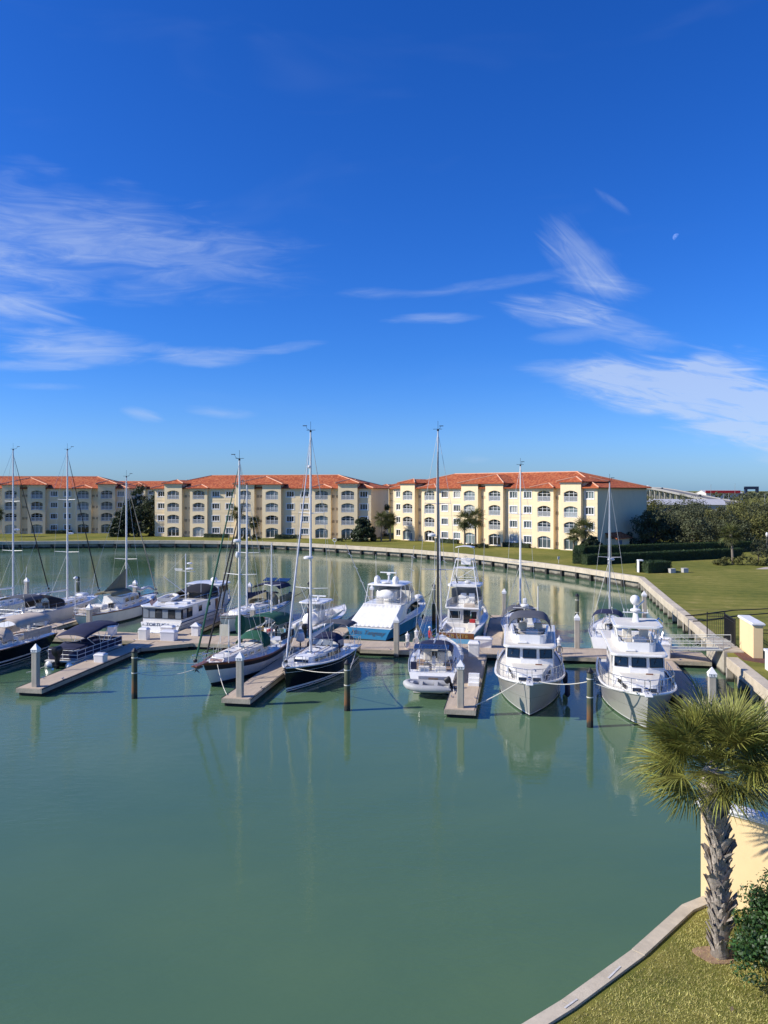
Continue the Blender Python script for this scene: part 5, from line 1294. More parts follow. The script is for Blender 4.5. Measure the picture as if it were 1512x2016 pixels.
# --- blue sport fisher with white cockpit curtain
t, L = place('sport_fisher', 'blue-hulled sport fishing yacht with white curtain over its cockpit', 'boat', (-2.5, 6.5), (.1, 20.6))
H = Hull(L, 4.9, 2.55, 1.65, 1.28, ws=.86, tm=.40, p=2.4, pw=1.45, wl=.84, rake=1.7, srake=-.2, draft=.7, flare=1.5)
H.build(t, [BOTT, BOTT, HBLUE, GEL], [(('z', -.6), 0), (('z', .05), 1), (('z', .1), 2), (('f', .5), 2), (('f', .80), 2), (('f', .93), 3), (('f', 1.), 3)], n=28)
H.toerail(t, GEL, .05, .0, name='rub_rail'); H.deck(t, GEL, .03, .04)
ys = -L/2; z = 1.55
sal = [(2.0, ys+4.0), (2.02, ys+6), (1.7, ys+9.2), (1.0, ys+10.6), (-1.0, ys+10.6), (-1.7, ys+9.2), (-2.02, ys+6), (-2.0, ys+4.0)]
m = MB(); m.loft([[(x, y, 1.45) for x, y in sal], [(x*.90, y-(.5 if y > ys+8 else 0), 3.0) for x, y in sal]], caps=False); m.build('saloon', GEL, t, bevel=.04)
for sd in (-1, 1):   # big dark wedge of side glass
    g = MB(); g.add([(sd*2.0, ys+4.5, 1.95), (sd*1.90, ys+8.6, 2.15), (sd*1.76, ys+7.9, 2.85), (sd*1.88, ys+6.0, 2.80), (sd*1.97, ys+5.0, 2.45)], [(0, 1, 2, 3, 4)]); g.build('side_window', DGLASS, t, solid=.05)
brg = [(1.85, ys+3.3), (1.9, ys+6.5), (1.45, ys+8.6), (-1.45, ys+8.6), (-1.9, ys+6.5), (-1.85, ys+3.3)]
MB().prism(brg, 3.0, 3.14).build('bridge_deck', GEL, t, bevel=.04)
m = MB(); m.loft([[(x*.95, y, 3.14) for x, y in brg[1:-1]]+[], [(x*.92, y-.1, 3.95) for x, y in brg[1:-1]]], closed=False, caps=False); m.build('bridge_coaming', GEL, t, solid=.05)
m = MB(); m.loft([[(x*.92, y-.1, 3.95) for x, y in brg[1:-1]], [(x*.86, y-.8, 5.0) for x, y in brg[1:-1]]], closed=False, caps=False); m.build('bridge_front_curtain', VINYL, t)
top = rounded(-1.75, 1.75, ys+3.7, ys+7.2, .5, 3); q = MB(); q.loft([[(x*.97, y, 5.05) for x, y in top], [(x, y, 5.12) for x, y in top], [(x*.85, y, 5.24) for x, y in scale_poly(top, 1, .92, ys+5.4)]]); q.build('hardtop', GEL, t, bevel=.03)
for sx in (-1, 1):
    for y0_, y1_ in ((ys+3.5, ys+4.0), (ys+5.2, ys+5.0), (ys+6.6, ys+6.6)): MB().tube((sx*1.72, y0_, 3.14), (sx*1.60, y1_, 5.1), .035, n=7).build('hardtop_post', GEL, t)
MB().box((0, ys+5.6, 3.7), (1.1, .8, 1.1)).build('helm_console', GEL, t, bevel=.1)
for x in (-.6, .3): MB().box((x, ys+4.5, 4.0), (.6, .6, .9)).build('helm_chair', GEL, t, bevel=.15)
MB().ball((.15, ys+4.0, 4.1), .62, 12, (1.25, .5, .85)).build('covered_seat', WHITEC, t, smooth=True)
rail_run(t, [(-1.75, ys+3.4, 3.14), (-.9, ys+3.35, 3.14), (0, ys+3.35, 3.14), (.9, ys+3.35, 3.14), (1.75, ys+3.4, 3.14)], .75)
for x in (-.95, .85): MB().lathe([(.26, 0), (.30, .25), (.30, .5), (.22, .72), (.03, .84)], (x, ys+4.6, 5.22), 14).build('satellite_dome', GEL, t, autos=True)
ra = MB(); ra.tube((0.05, ys+5.0, 5.2), (.05, ys+5.0, 6.1), .14, .08, n=10); ra.box((0.05, ys+5.0, 6.2), (.3, .3, .2)); ra.box((0.0, ys+5.0, 6.36), (1.6, .12, .12)); ra.build('open_array_radar', GEL, t)
radar(t, (0, ys+4.4, 5.24), .42, .25); MB().tube((.75, ys+5.0, 5.2), (.75, ys+5.0, 6.7), .03, n=5).build('light_mast', GEL, t)
# the curtain: pleated canvas from the bridge overhang down to the transom
cu = MB()
def cp(u, v):
    x0 = -1.85+3.7*u; x1 = -2.0+4.0*u; k = (.11*math.sin(u*2*math.pi*10+.9*math.sin(5*u))+.06*math.sin(u*2*math.pi*4.3+1))*(.12+.88*math.sin(math.pi*min(1, v*.92+.05)))
    return (x0+(x1-x0)*v, ys+3.35+(.10-3.35)*v+k, 3.02+(1.36-3.02)*v+k*.5)
cu.grid(cp, 90, 6); cu.build('cockpit_curtain', WHITEC, t, solid=.02, smooth=True)
for sd in (-1, 1):
    MB().face([(sd*1.85, ys+3.35, 3.0), (sd*2.02, ys+.12, 1.36), (sd*2.2, ys+1.6, 1.5), (sd*2.05, ys+4.0, 1.6), (sd*1.95, ys+4.0, 3.0)]).build('side_curtain', GELW, t, solid=.02)
for sd in (-1, 1):   # outriggers
    a, b = Vector((sd*1.9, ys+5.2, 3.0)), Vector((sd*3.3, ys+2.6, 9.6)); o = MB().tube(a, b, .045, .02, n=6).build('outrigger', ALU, t)
    for f in (.35, .6, .82): c = a.lerp(b, f); MB().box(c, (.5, .04, .04), (0, R(35), 0)).build('spreader', ALU, o)
    MB().tube((sd*1.8, ys+6.6, 3.1), (sd*1.8, ys+6.4, 8.2), .02, .01, n=5).build('whip_antenna', GEL, t)
rail_run(t, [H.sheer(.62+.37*k/8, 1, 0, .12) for k in range(9)], .55); rail_run(t, [H.sheer(.62+.37*k/8, -1, 0, .12) for k in range(9)], .55)
MB().box((.55, ys+11.9, 2.5), (.9, 1.5, .7)).build('foredeck_dinghy', WHITEC, t, bevel=.25)
MB().box((-.4, ys+11.2, 2.4), (.8, .8, .5)).build('foredeck_seat', GEL, t, bevel=.1)
o = text('Miss Tanguay', .62, mat('letter_silver', (.10, .12, .13), .4, .3, var=0), t, (-.1, ys-.11, .74), (R(81), 0, 0), sx=.95, shear=.42)
fender(t, H.sheer(.55, 1, -.6)+Vector((.1, 0, 0)), .12, .5, BLKP)

t.scale.z = .84
# --- JOB SITE: sport fisher with tuna tower
t, L = place('sport_fisher', 'white sport fishing boat with tall tuna tower and teak transom reading JOB SITE', 'boat', (5.15, 5.6), (6.3, 16.8))
H = Hull(L, 3.7, 2.2, 1.45, 1.15, ws=.88, tm=.40, p=2.3, pw=1.5, wl=.86, rake=1.3, srake=-.1, draft=.6, flare=1.4)
H.build(t, [BOTT, BOTT, HLBL, GEL, TEAK], [(('z', -.6), 0), (('z', .05), 1), (('z', .1), 2), (('f', .5), 2), (('f', .90), 3), (('f', 1.), 3)], n=26)
H.toerail(t, GEL, .06, .02, name='rub_rail'); H.deck(t, GEL, .04, .05, cock=(.0, .30, .82, .6), wellmat=GELW)
ys = -L/2
MB().box((0, ys-.035, .66), (3.05, .04, .84), (R(2), 0, 0)).build('transom_board', TEAK, t)
text('JOB SITE', .46, GOLD, t, (0, ys-.075, .80), (R(92), 0, 0), sx=1.25); text('STUART, FL' if False else '- - - - - - -', .14, GOLD, t, (0, ys-.075, .42), (R(92), 0, 0)) if False else None
cab = [(1.45, ys+3.4), (1.5, ys+5), (1.2, ys+7.0), (.7, ys+7.9), (-.7, ys+7.9), (-1.2, ys+7.0), (-1.5, ys+5), (-1.45, ys+3.4)]
m = MB(); m.loft([[(x, y, 1.2) for x, y in cab], [(x*.93, y-(.4 if y > ys+6 else 0), 2.75) for x, y in cab]], caps=False)
m.face([(-1.45, ys+3.4, .7), (1.45, ys+3.4, .7), (1.35, ys+3.4, 2.75), (-1.35, ys+3.4, 2.75)]); m.build('cabin', GEL, t)
pane(t, (-.72, ys+3.37, 2.15), .95, .75, R(180), DGLASS, 'aft_window', 0, .04, GEL); pane(t, (.98, ys+3.37, 2.15), .5, .75, R(180), DGLASS, 'aft_window', 0, .04, GEL)
MB().bx(.05, .68, ys+3.34, ys+3.39, .75, 2.6).build('cabin_doorway', DGLASS, t)
for sd in (-1, 1): pane(t, (sd*1.43, ys+5.0, 2.2), 1.9, .5, -sd*R(88), DGLASS, 'side_window', R(3), .04, GEL)
brg = [(1.5, ys+3.0), (1.5, ys+5.4), (1.1, ys+6.6), (-1.1, ys+6.6), (-1.5, ys+5.4), (-1.5, ys+3.0)]
MB().prism(brg, 2.75, 2.90).build('bridge_deck', GEL, t, bevel=.04)
m = MB(); m.loft([[(x*.95, y, 2.9) for x, y in brg], [(x*.95, y, 3.45) for x, y in brg]], closed=False, caps=False); m.build('bridge_coaming', GEL, t, solid=.06)
m = MB(); m.loft([[(x*.93, y, 3.45) for x, y in brg[1:-1]], [(x*.9, y-.4, 4.4) for x, y in brg[1:-1]]], closed=False, caps=False); m.build('bridge_curtain', VINYL, t)
MB().box((0, ys+5.6, 3.3), (1.5, .6, .8)).build('helm_console', GEL, t, bevel=.06)
for x in (-.1, .65): c = MB(); c.box((x, ys+4.5, 3.55), (.5, .5, .12)); c.box((x, ys+4.25, 3.85), (.5, .1, .5)); c.tube((x, ys+4.5, 2.9), (x, ys+4.5, 3.5), .05, n=6); c.build('helm_chair', GEL, t, bevel=.03)
MB().box((.55, ys+3.5, 3.05), (.9, .6, .3)).build('bridge_bench', TANC, t, bevel=.05)
ht = rounded(-1.45, 1.45, ys+3.6, ys+6.0, .35, 3); q = MB(); q.loft([[(x, y, 4.75) for x, y in ht], [(x*1.03, y, 4.85) for x, y in ht], [(x*.97, y, 5.0) for x, y in ht]]); q.build('hardtop', GEL, t, bevel=.03)
radar(t, (.2, ys+4.8, 5.0), .3, .25)
# tuna tower: four raked legs, braces, platform, belly rail, sun shade
tw = link('tuna_tower', None, t, (0, ys+4.6, 0)); top_z = 7.35
LG = [((-1.5, -1.5, 2.9), (-.75, -.5, top_z)), ((1.5, -1.5, 2.9), (.75, -.5, top_z)), ((-1.35, 1.5, 2.9), (-.72, .55, top_z)), ((1.35, 1.5, 2.9), (.72, .55, top_z))]
for a, b in LG: MB().tube(a, b, .04, n=7).build('tower_leg', GEL, tw)
def on(k, z): a, b = Vector(LG[k][0]), Vector(LG[k][1]); return a.lerp(b, (z-a.z)/(b.z-a.z))
for z in (5.45, 6.5):
    for i, j in ((0, 1), (2, 3), (0, 2), (1, 3)): MB().tube(on(i, z), on(j, z), .026, n=5).build('tower_brace', GEL, tw)
for i, j in ((0, 1), (3, 2), (0, 2), (1, 3)): MB().tube(on(i, 5.1), on(j, 6.5), .022, n=5).build('tower_brace', GEL, tw)
MB().bx(-.8, .8, -.6, .65, top_z-.9, top_z-.84).build('platform', GEL, tw)
rr = rounded(-.78, .78, -.6, .62, .25, 3); MB().path([(x, y, top_z) for x, y in rr], .04, 6, True).build('belly_rail', GEL, tw); MB().bx(-.45, .45, .35, .6, top_z-.6, top_z+.02).build('control_station', GEL, tw, bevel=.04); wheel(tw, (0, .25, top_z+.05), .18)
for x, y in ((-.72, .5), (.72, .5)): MB().path([(x, y, top_z), (x, y, top_z+.9), (x*.85, y-.1, top_z+1.1)], .028, 5).build('shade_post', GEL, tw)
MB().grid(lambda u, v: (-.8+1.6*u, -.55+1.15*v, top_z+1.12+.12*math.sin(math.pi*u)), 8, 4).build('sun_shade', GEL, tw, solid=.06, smooth=True)
MB().tube((-.55, -.9, 5.1), (-.75, -1.0, 5.9), .05, n=6).build('rod_holder', BLKP, tw)
for sd in (-1, 1):
    a, b = Vector((sd*1.5, ys+4.8, 2.9)), Vector((sd*1.9, ys+3.4, 9.4)); o = MB().tube(a, b, .04, .018, n=6).build('outrigger', ALU, t)
    for f in (.4, .65): MB().box(a.lerp(b, f), (.45, .035, .035), (0, R(35), 0)).build('spreader', ALU, o)
MB().bx(-.5, .5, ys+1.3, ys+1.9, .75, 1.25).build('fighting_chair_box', GEL, t, bevel=.05); MB().tube((.55, ys+2.6, .9), (.85, ys+3.0, 2.3), .05, n=6).build('gaff', GREENC, t)
MB().box((.95, ys+2.8, 1.7), (.5, .25, .35)).build('tackle_bag', RED, t, bevel=.05); MB().box((.9, ys+2.8, 1.2), (.7, .6, .7)).build('bait_station', GELW, t, bevel=.04)
rail_run(t, [H.sheer(.60+.38*k/7, 1, 0, .1) for k in range(8)], .5); rail_run(t, [H.sheer(.60+.38*k/7, -1, 0, .1) for k in range(8)], .5)

t.scale.z = .93
# --- light blue centre console with T-top and outboards
t, L = place('centre_console_boat', 'light blue centre console boat with white T-top and black outboards', 'boat', (-8.6, 5.6), (-6.9, 16.4))
H = Hull(L, 3.2, 1.75, 1.25, 1.05, ws=.9, tm=.40, p=2.4, pw=1.6, wl=.86, rake=1.4, srake=-.1, draft=.5, flare=1.4)
H.build(t, [BOTT, GEL, HLBL, GEL], [(('z', -.5), 0), (('z', .05), 1), (('z', .12), 2), (('f', .5), 2), (('f', .86), 2), (('f', .93), 3), (('f', 1.), 3)], n=24)
H.toerail(t, GEL, .05, .0, name='rub_rail'); H.deck(t, GEL, .03, .03, cock=(.05, .86, .72, .55))
ys = -L/2
MB().box((0, ys+4.0, 1.55), (1.1, 1.5, 1.5)).build('console', GEL, t, bevel=.1); pane(t, (0, ys+4.85, 2.5), 1.0, .5, 0, VINYL, 'windscreen', R(30), .02)
MB().ball((0, ys+2.6, 1.5), .75, 12, (1, .9, 1.0)).build('covered_seats', WHITEC, t, smooth=True); MB().box((0, ys+5.6, 1.2), (1.0, .9, .7)).build('forward_seat', GEL, t, bevel=.1)
tt = rounded(-1.25, 1.25, ys+2.4, ys+5.4, .5, 3); q = MB(); q.loft([[(x*.96, y, 3.2) for x, y in tt], [(x, y, 3.26) for x, y in tt], [(x*.9, y, 3.36) for x, y in tt]]); q.build('t_top', GEL, t, bevel=.02)
for sx in (-1, 1):
    for a, b in (((.6, 3.2, .9), (1.0, 2.8, 3.2)), ((.6, 4.7, .9), (.95, 5.0, 3.2)), ((.6, 4.6, .9), (.9, 3.6, 3.2))): MB().tube((sx*a[0], ys+a[1], a[2]), (sx*b[0], ys+b[1], b[2]), .035, n=6).build('t_top_leg', GEL, t)
MB().box((0, ys+4.4, 3.75), (1.5, .14, .12)).build('radar_array', GEL, t); MB().tube((0, ys+4.4, 3.36), (0, ys+4.4, 3.7), .1, n=8).build('radar_stem', GEL, t); MB().box((0, ys+3.4, 3.45), (.9, .6, .12)).build('top_box', GEL, t, bevel=.03)
for sx in (-1, 1): MB().tube((sx*1.1, ys+4.2, 3.3), (sx*1.9, ys+3.0, 6.4), .02, .01, n=5).build('outrigger', GEL, t)
for x, m_ in ((-.85, BLKP), (0, GELW), (.85, BLKP)): outboard(t, (x, ys-.35, .85), 0, .98, m_)
rail_run(t, [H.sheer(.70+.28*k/6, 1, 0, .12) for k in range(7)], .22, mids=())

t.scale.z = .86
# --- small red and white tender tied beside it
t = thing('inflatable_tender', 'white inflatable tender with red stripes and a folding frame, beside the centre console', 'dinghy', ab(-12.2, 6.6, .30), -DA+R(62))
dinghy_mesh(3.3, 1.6, .24, t, WHITEC, names=('tube', 'floor'))
for sd in (-1, 1): MB().bx(sd*1.03-.01, sd*1.03+.01, -1.4, .6, -.04, .06).build('red_stripe', RED, t)
fr = MB()
for yy in (-1.2, -.1): fr.path([(-.7, yy, .1), (-.7, yy-.1, 1.3), (.7, yy-.1, 1.3), (.7, yy, .1)], .025, 6)
for sd in (-1, 1): fr.tube((sd*.7, -.2, 1.3), (sd*.7, -1.3, 1.3), .025, n=5); fr.tube((sd*.7, -.1, .2), (sd*.7, -1.3, 1.3), .03, n=5)
fr.build('frame', GEL, t); MB().box((0, .2, .3), (.5, .4, .4)).build('seat_box', mat('yellow_box', (.5, .36, .08), .6, var=.1), t, bevel=.03); MB().box((0, -1.0, .25), (.5, .4, .35)).build('fuel_tank', RED, t, bevel=.05)
MB().ball((.45, -.7, 1.5), .12, 8).build('anchor_light', GEL, t, smooth=True); pg = MB(); pg.add([(-.3, -.7, 1.3), (-.3, -.7, 1.95), (-.55, -.8, 1.5)], [(0, 1, 2)]); pg.build('pennant', mat('pennant_pink', (.6, .25, .22), .8), t, solid=.01)
outboard(t, (0, -1.75, .3), 0, .6)

# --- pontoon boat with navy bimini beside the left finger
t, L = place('pontoon_boat', 'pontoon boat with navy blue bimini and seat cover, outboard at near end', 'boat', (-22.75, -8.2), (-22.45, -1.2))
for sd in (-1, 1): MB().lathe([(.02, -L/2+.1), (.33, -L/2+.25), (.33, L/2-.8), (.22, L/2-.25), (.02, L/2)], (sd*.85, 0, .12), 12, 'Y').build('pontoon_tube', ALU, t, autos=True)
MB().bx(-1.22, 1.22, -L/2+.35, L/2-.25, .42, .50).build('deck', GELW, t)
for (a, b) in (((-1.2, -L/2+.75), (-1.2, L/2-.3)), ((1.2, -L/2+.75), (1.2, L/2-.3)), ((-1.2, L/2-.3), (1.2, L/2-.3)), ((-1.2, -L/2+.75), (1.2, -L/2+.75))):
    a, b = Vector((*a, 0)), Vector((*b, 0)); d = b-a; n = max(2, int(d.length/.9))
    f = MB()
    for z in (.60, .88, 1.2): f.tube(a+Vector((0, 0, z)), b+Vector((0, 0, z)), .025, n=6)
    for k in range(n+1): p = a+d*k/n; f.tube(p+Vector((0, 0, .5)), p+Vector((0, 0, 1.2)), .025, n=6)
    f.build('fence_rail', ALUR, t)
    inn = Vector((-d.y, d.x, 0)).normalized()*.03
    MB().box((a+b)/2+Vector((0, 0, .87)), (abs(d.x)+.01, abs(d.y)+.01, .54)).build('fence_panel', NAVY, t)
for (x, y, w, l) in ((-.75, -2.2, .7, 1.4), (.75, 1.6, .7, 2.2), (-.75, 1.8, .7, 2.0), (.0, -2.3, 2.1, .8)):
    s = MB(); s.bx(x-w/2, x+w/2, y-l/2, y+l/2, .5, .98); s.build('seat', NAVY, t, bevel=.08)
MB().grid(lambda u, v: (-1.1+2.2*u, -L/2+.7+1.9*v, 1.28+.16*math.sin(math.pi*u)*math.sin(math.pi*v)+.45*max(0, v-.6)), 8, 6).build('mooring_cover', NAVY, t, solid=.02, smooth=True)
MB().box((.1, .1, 1.0), (.7, .6, 1.0)).build('helm_console', NAVY, t, bevel=.08)
def bp(u, v): x = 2*u-1; return (x*1.3, -L/2+1.7+4.5*v, 2.28+.22*(1-abs(x)**2.6)+.12*math.sin(math.pi*v)-.35*(1-v)**2+.03*math.sin(2*math.pi*v*2))
MB().grid(bp, 10, 12).build('bimini', NAVY, t, solid=.03, smooth=True)
for sd in (0, 1):
    for v0, yb_ in ((.02, .3), (.35, .45), (.65, .5), (.98, .7)): p = Vector(bp(sd, v0)); MB().tube(p, (p.x*.93, -L/2+1.7+4.5*yb_, 1.2), .022, n=6).build('bimini_bow', ALUR, t)
outboard(t, (0, -L/2+.1, .62), 0, 1.15)
text('SUNCHASER' if False else '', .1, GEL, t, (0, 0, 0), (0, 0, 0)) if False else None

# ------------------------------------------------------------------ dock furniture
def dock_box(label, a, b, w=1.1, l=.6, h=.62, m=None, rz=0., z=DZ):
    t = thing('dock_box', label, 'dock box', ab(a, b, z), -DA+rz, 'white dock boxes')
    MB().prism(rounded(-w/2, w/2, -l/2, l/2, .06, 2), 0, h*.78, [(x*1.05, y*1.05) for x, y in rounded(-w/2, w/2, -l/2, l/2, .06, 2)]).build('box', m or GEL, t)
    c = [(x*1.12, y*1.12) for x, y in rounded(-w/2, w/2, -l/2, l/2, .06, 2)]; q = MB(); q.prism(c, h*.78, h*.86); q.prism(c, h*.86, h, [(x*.7, y*.6) for x, y in c]); q.build('lid', m or GEL, t, bevel=.015); return t
dock_box('tall white dock box at the corner nearest the pontoon boat bow', -20.5, .75, .75, .6, 1.0)
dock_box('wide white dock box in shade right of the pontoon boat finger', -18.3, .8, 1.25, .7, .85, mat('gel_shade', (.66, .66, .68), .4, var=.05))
dock_box('white dock box directly below the TORTUGA lettering', -19.4, 2.9, 1.1, .7, .85)
dock_box('white dock box close behind the dinghy stern of the sport fisher JOB SITE', 7.6, 2.6, 1.3, .75, .8)
dock_box('upright white dock box near the inner end of the third finger', 7.05, -.9, .8, .75, 1.15)
dock_box('small white dock box behind the black sailboat mast', -5.2, .9, .7, .6, .8)
dock_box('big plain white cabinet at the foot of the gangway', 20.9, 1.1, 1.1, .8, 1.2)
dock_box('low white dock box beyond the gangway foot', 21.8, 6.0, 1.3, .7, .6)
dock_box('white dock box near the outer half of the leftmost finger', -19.6, -7.6, .75, .65, .62)
dock_box('white dock box seen through the pontoon boat bimini frame', -24.3, 2.4, .6, .6, .8)
t = thing('boarding_steps', 'small pale boarding steps on the third finger beside the numbered pile', 'steps', ab(7.55, -9.6, DZ), -DA)
for k in range(3): MB().bx(-.35, .35, -.45+.3*k, -.15+.3*k, 0, .22*(k+1)).build('step', GEL, t, bevel=.015)
def pedestal(label, a, b, kind=0):
    t = thing('power_pedestal', label, 'pedestal', ab(a, b, DZ), -DA, 'dock power pedestals')
    MB().bx(-.13, .13, -.11, .11, 0, .85).build('post', GEL, t, bevel=.02); MB().lathe([(.14, .85), (.15, .87), (.15, 1.08), (.20, 1.10), (.03, 1.28)], n=10).build('lamp_head', GEL, t)
    MB().lathe([(.02, 1.26), (.03, 1.28), (.03, 1.36), (.01, 1.4)], n=6).build('finial', GEL, t)
    for k in range(3):
        ring = [(.20*math.cos(2*math.pi*i/14)*(1+.1*k), -.16-.04*k, .38+.26*math.sin(2*math.pi*i/14)) for i in range(14)]; MB().path(ring, .028, 5, True).build('coiled_hose', [ROPE, RED, GELW][k] if kind == 0 else [ROPED, ROPE, ROPED][k], t)
    return t
pedestal('white power pedestal right of the blue sport fisher, nearer of the pair', 1.75, .7); pedestal('white power pedestal right of the blue sport fisher, farther of the pair', 2.25, 2.3)
pedestal('white power pedestal with coiled black hose right of the bimini trawler', 13.4, .9, 1)
t = thing('utility_post', 'white square utility post with peaked cap near the TORTUGA stern', 'pedestal', ab(-16.9, 3.0, DZ), -DA)
MB().bx(-.32, .32, -.25, .25, 0, .85).build('box', GEL, t, bevel=.02); MB().prism([(-.42, -.35), (.42, -.35), (.42, .35), (-.42, .35)], .85, 1.15, [(-.05, -.05), (.05, -.05), (.05, .05), (-.05, .05)]).build('cap', GEL, t)
t = thing('notice_board', 'cream blank board on two legs left of the ketch mast', 'board', ab(-13.3, .5, DZ), -DA)
MB().bx(-.42, .42, -.05, .05, .55, 1.5).build('board', mat('cream_board', (.66, .60, .46), .6, var=.04), t, bevel=.01)
for x in (-.35, .35): MB().tube((x, 0, 0), (x, 0, .6), .035, n=6).build('leg', GEL, t)
t = thing('covered_outboard', 'white covered outboard on a stand between the ketch and the black sailboat', 'outboard', ab(-6.5, -.9, DZ), -DA)
MB().lathe([(.2, .62), (.34, .7), (.36, 1.05), (.28, 1.3), (.05, 1.38)], n=10).build('cover', WHITEC, t, autos=True); MB().tube((0, 0, 0), (0, 0, .65), .06, n=6).build('stand', BLKP, t); MB().box((0, 0, .02), (.5, .5, .05)).build('base', GELW, t)

# mooring lines
wl = lambda t, p: t.matrix_world @ Vector(p)
bpy.context.view_layer.update()
def at(t, p): return Matrix.Translation(t.location) @ Euler(t.rotation_euler).to_matrix().to_4x4() @ Vector(p)
HX = (Vector((TA.location)), 0)
bowA = at(TA, (-.5, 6.2, 2.1)); bowA2 = at(TA, (.5, 6.2, 2.1)); bowB = at(TB, (-.6, 6.0, 2.1)); bowB1 = at(TB, (.5, 6.1, 2.1))
rope('mooring_line', 'white mooring rope from bimini trawler bow down to the third finger', [at(TA, (.5, 6.2, 2.12)), ab(7.9, -14.6, DZ+.05)], .03, .10)
rope('mooring_line', 'white mooring rope from bimini trawler bow to the middle timber pile', [at(TA, (-.55, 6.2, 2.12)), ab(14.2, -15.7, 2.5)], .03, .22)
rope('mooring_line', 'white mooring rope from hardtop trawler bow to the middle timber pile', [at(TB, (.5, 6.1, 2.12)), ab(14.3, -15.7, 2.5)], .03, .25)
t, H, L = KBLK
rope('mooring_line', 'mooring rope from black sailboat quarter to its timber pile', [at(t, H.sheer(.18, -1)), ab(.4, -14.9, 2.2)], .025, .10); rope('mooring_line', 'slack mooring rope along the black hull to the timber pile', [at(t, H.sheer(.95, -1)), ab(.4, -14.9, 2.25)], .022, .10)
rope('mooring_line', 'pale mooring rope from ketch bow to the timber pile at left, upper', [ab(-9.7, -13.2, 2.0), ab(-13.2, -14.6, 2.55)], .022, .12); rope('mooring_line', 'pale mooring rope from ketch bow to the timber pile at left, lower', [ab(-9.7, -13.2, 1.7), ab(-13.2, -14.6, 1.6)], .022, .35)
rope('mooring_line', 'mooring rope from ketch side down to the second finger end', [ab(-9.0, -11.6, 1.6), ab(-7.1, -14.8, DZ+.05)], .022, .25)
rope('mooring_line', 'mooring rope from white sailboat stern to the third finger', [ab(6.2, -9.9, 1.0), ab(6.5, -12.2, DZ+.05)], .02, .12)
rope('mooring_line', 'dark mooring rope from the blue sport fisher bow to the dark pile', [ab(.3, 17.5, 2.0), ab(2.1, 15.4, 3.2)], .03, .2, ROPED); rope('mooring_line', 'dark mooring rope from tuna tower boat bow to far finger', [ab(6.9, 14.5, 1.9), ab(8.2, 16.5, DZ)], .025, .3, ROPED)
rope('mooring_line', 'dark mooring rope from navy-canvas ketch stern to the far timber pile', [ab(-13.4, 17.6, 1.6), ab(-10.7, 16.4, 3.0)], .03, .06, ROPED)
rope('mooring_line', 'pale rope trailing from the pontoon boat stern into the water', [ab(-23.0, -8.2, .5), ab(-24.2, -9.6, .0)], .02, .2)

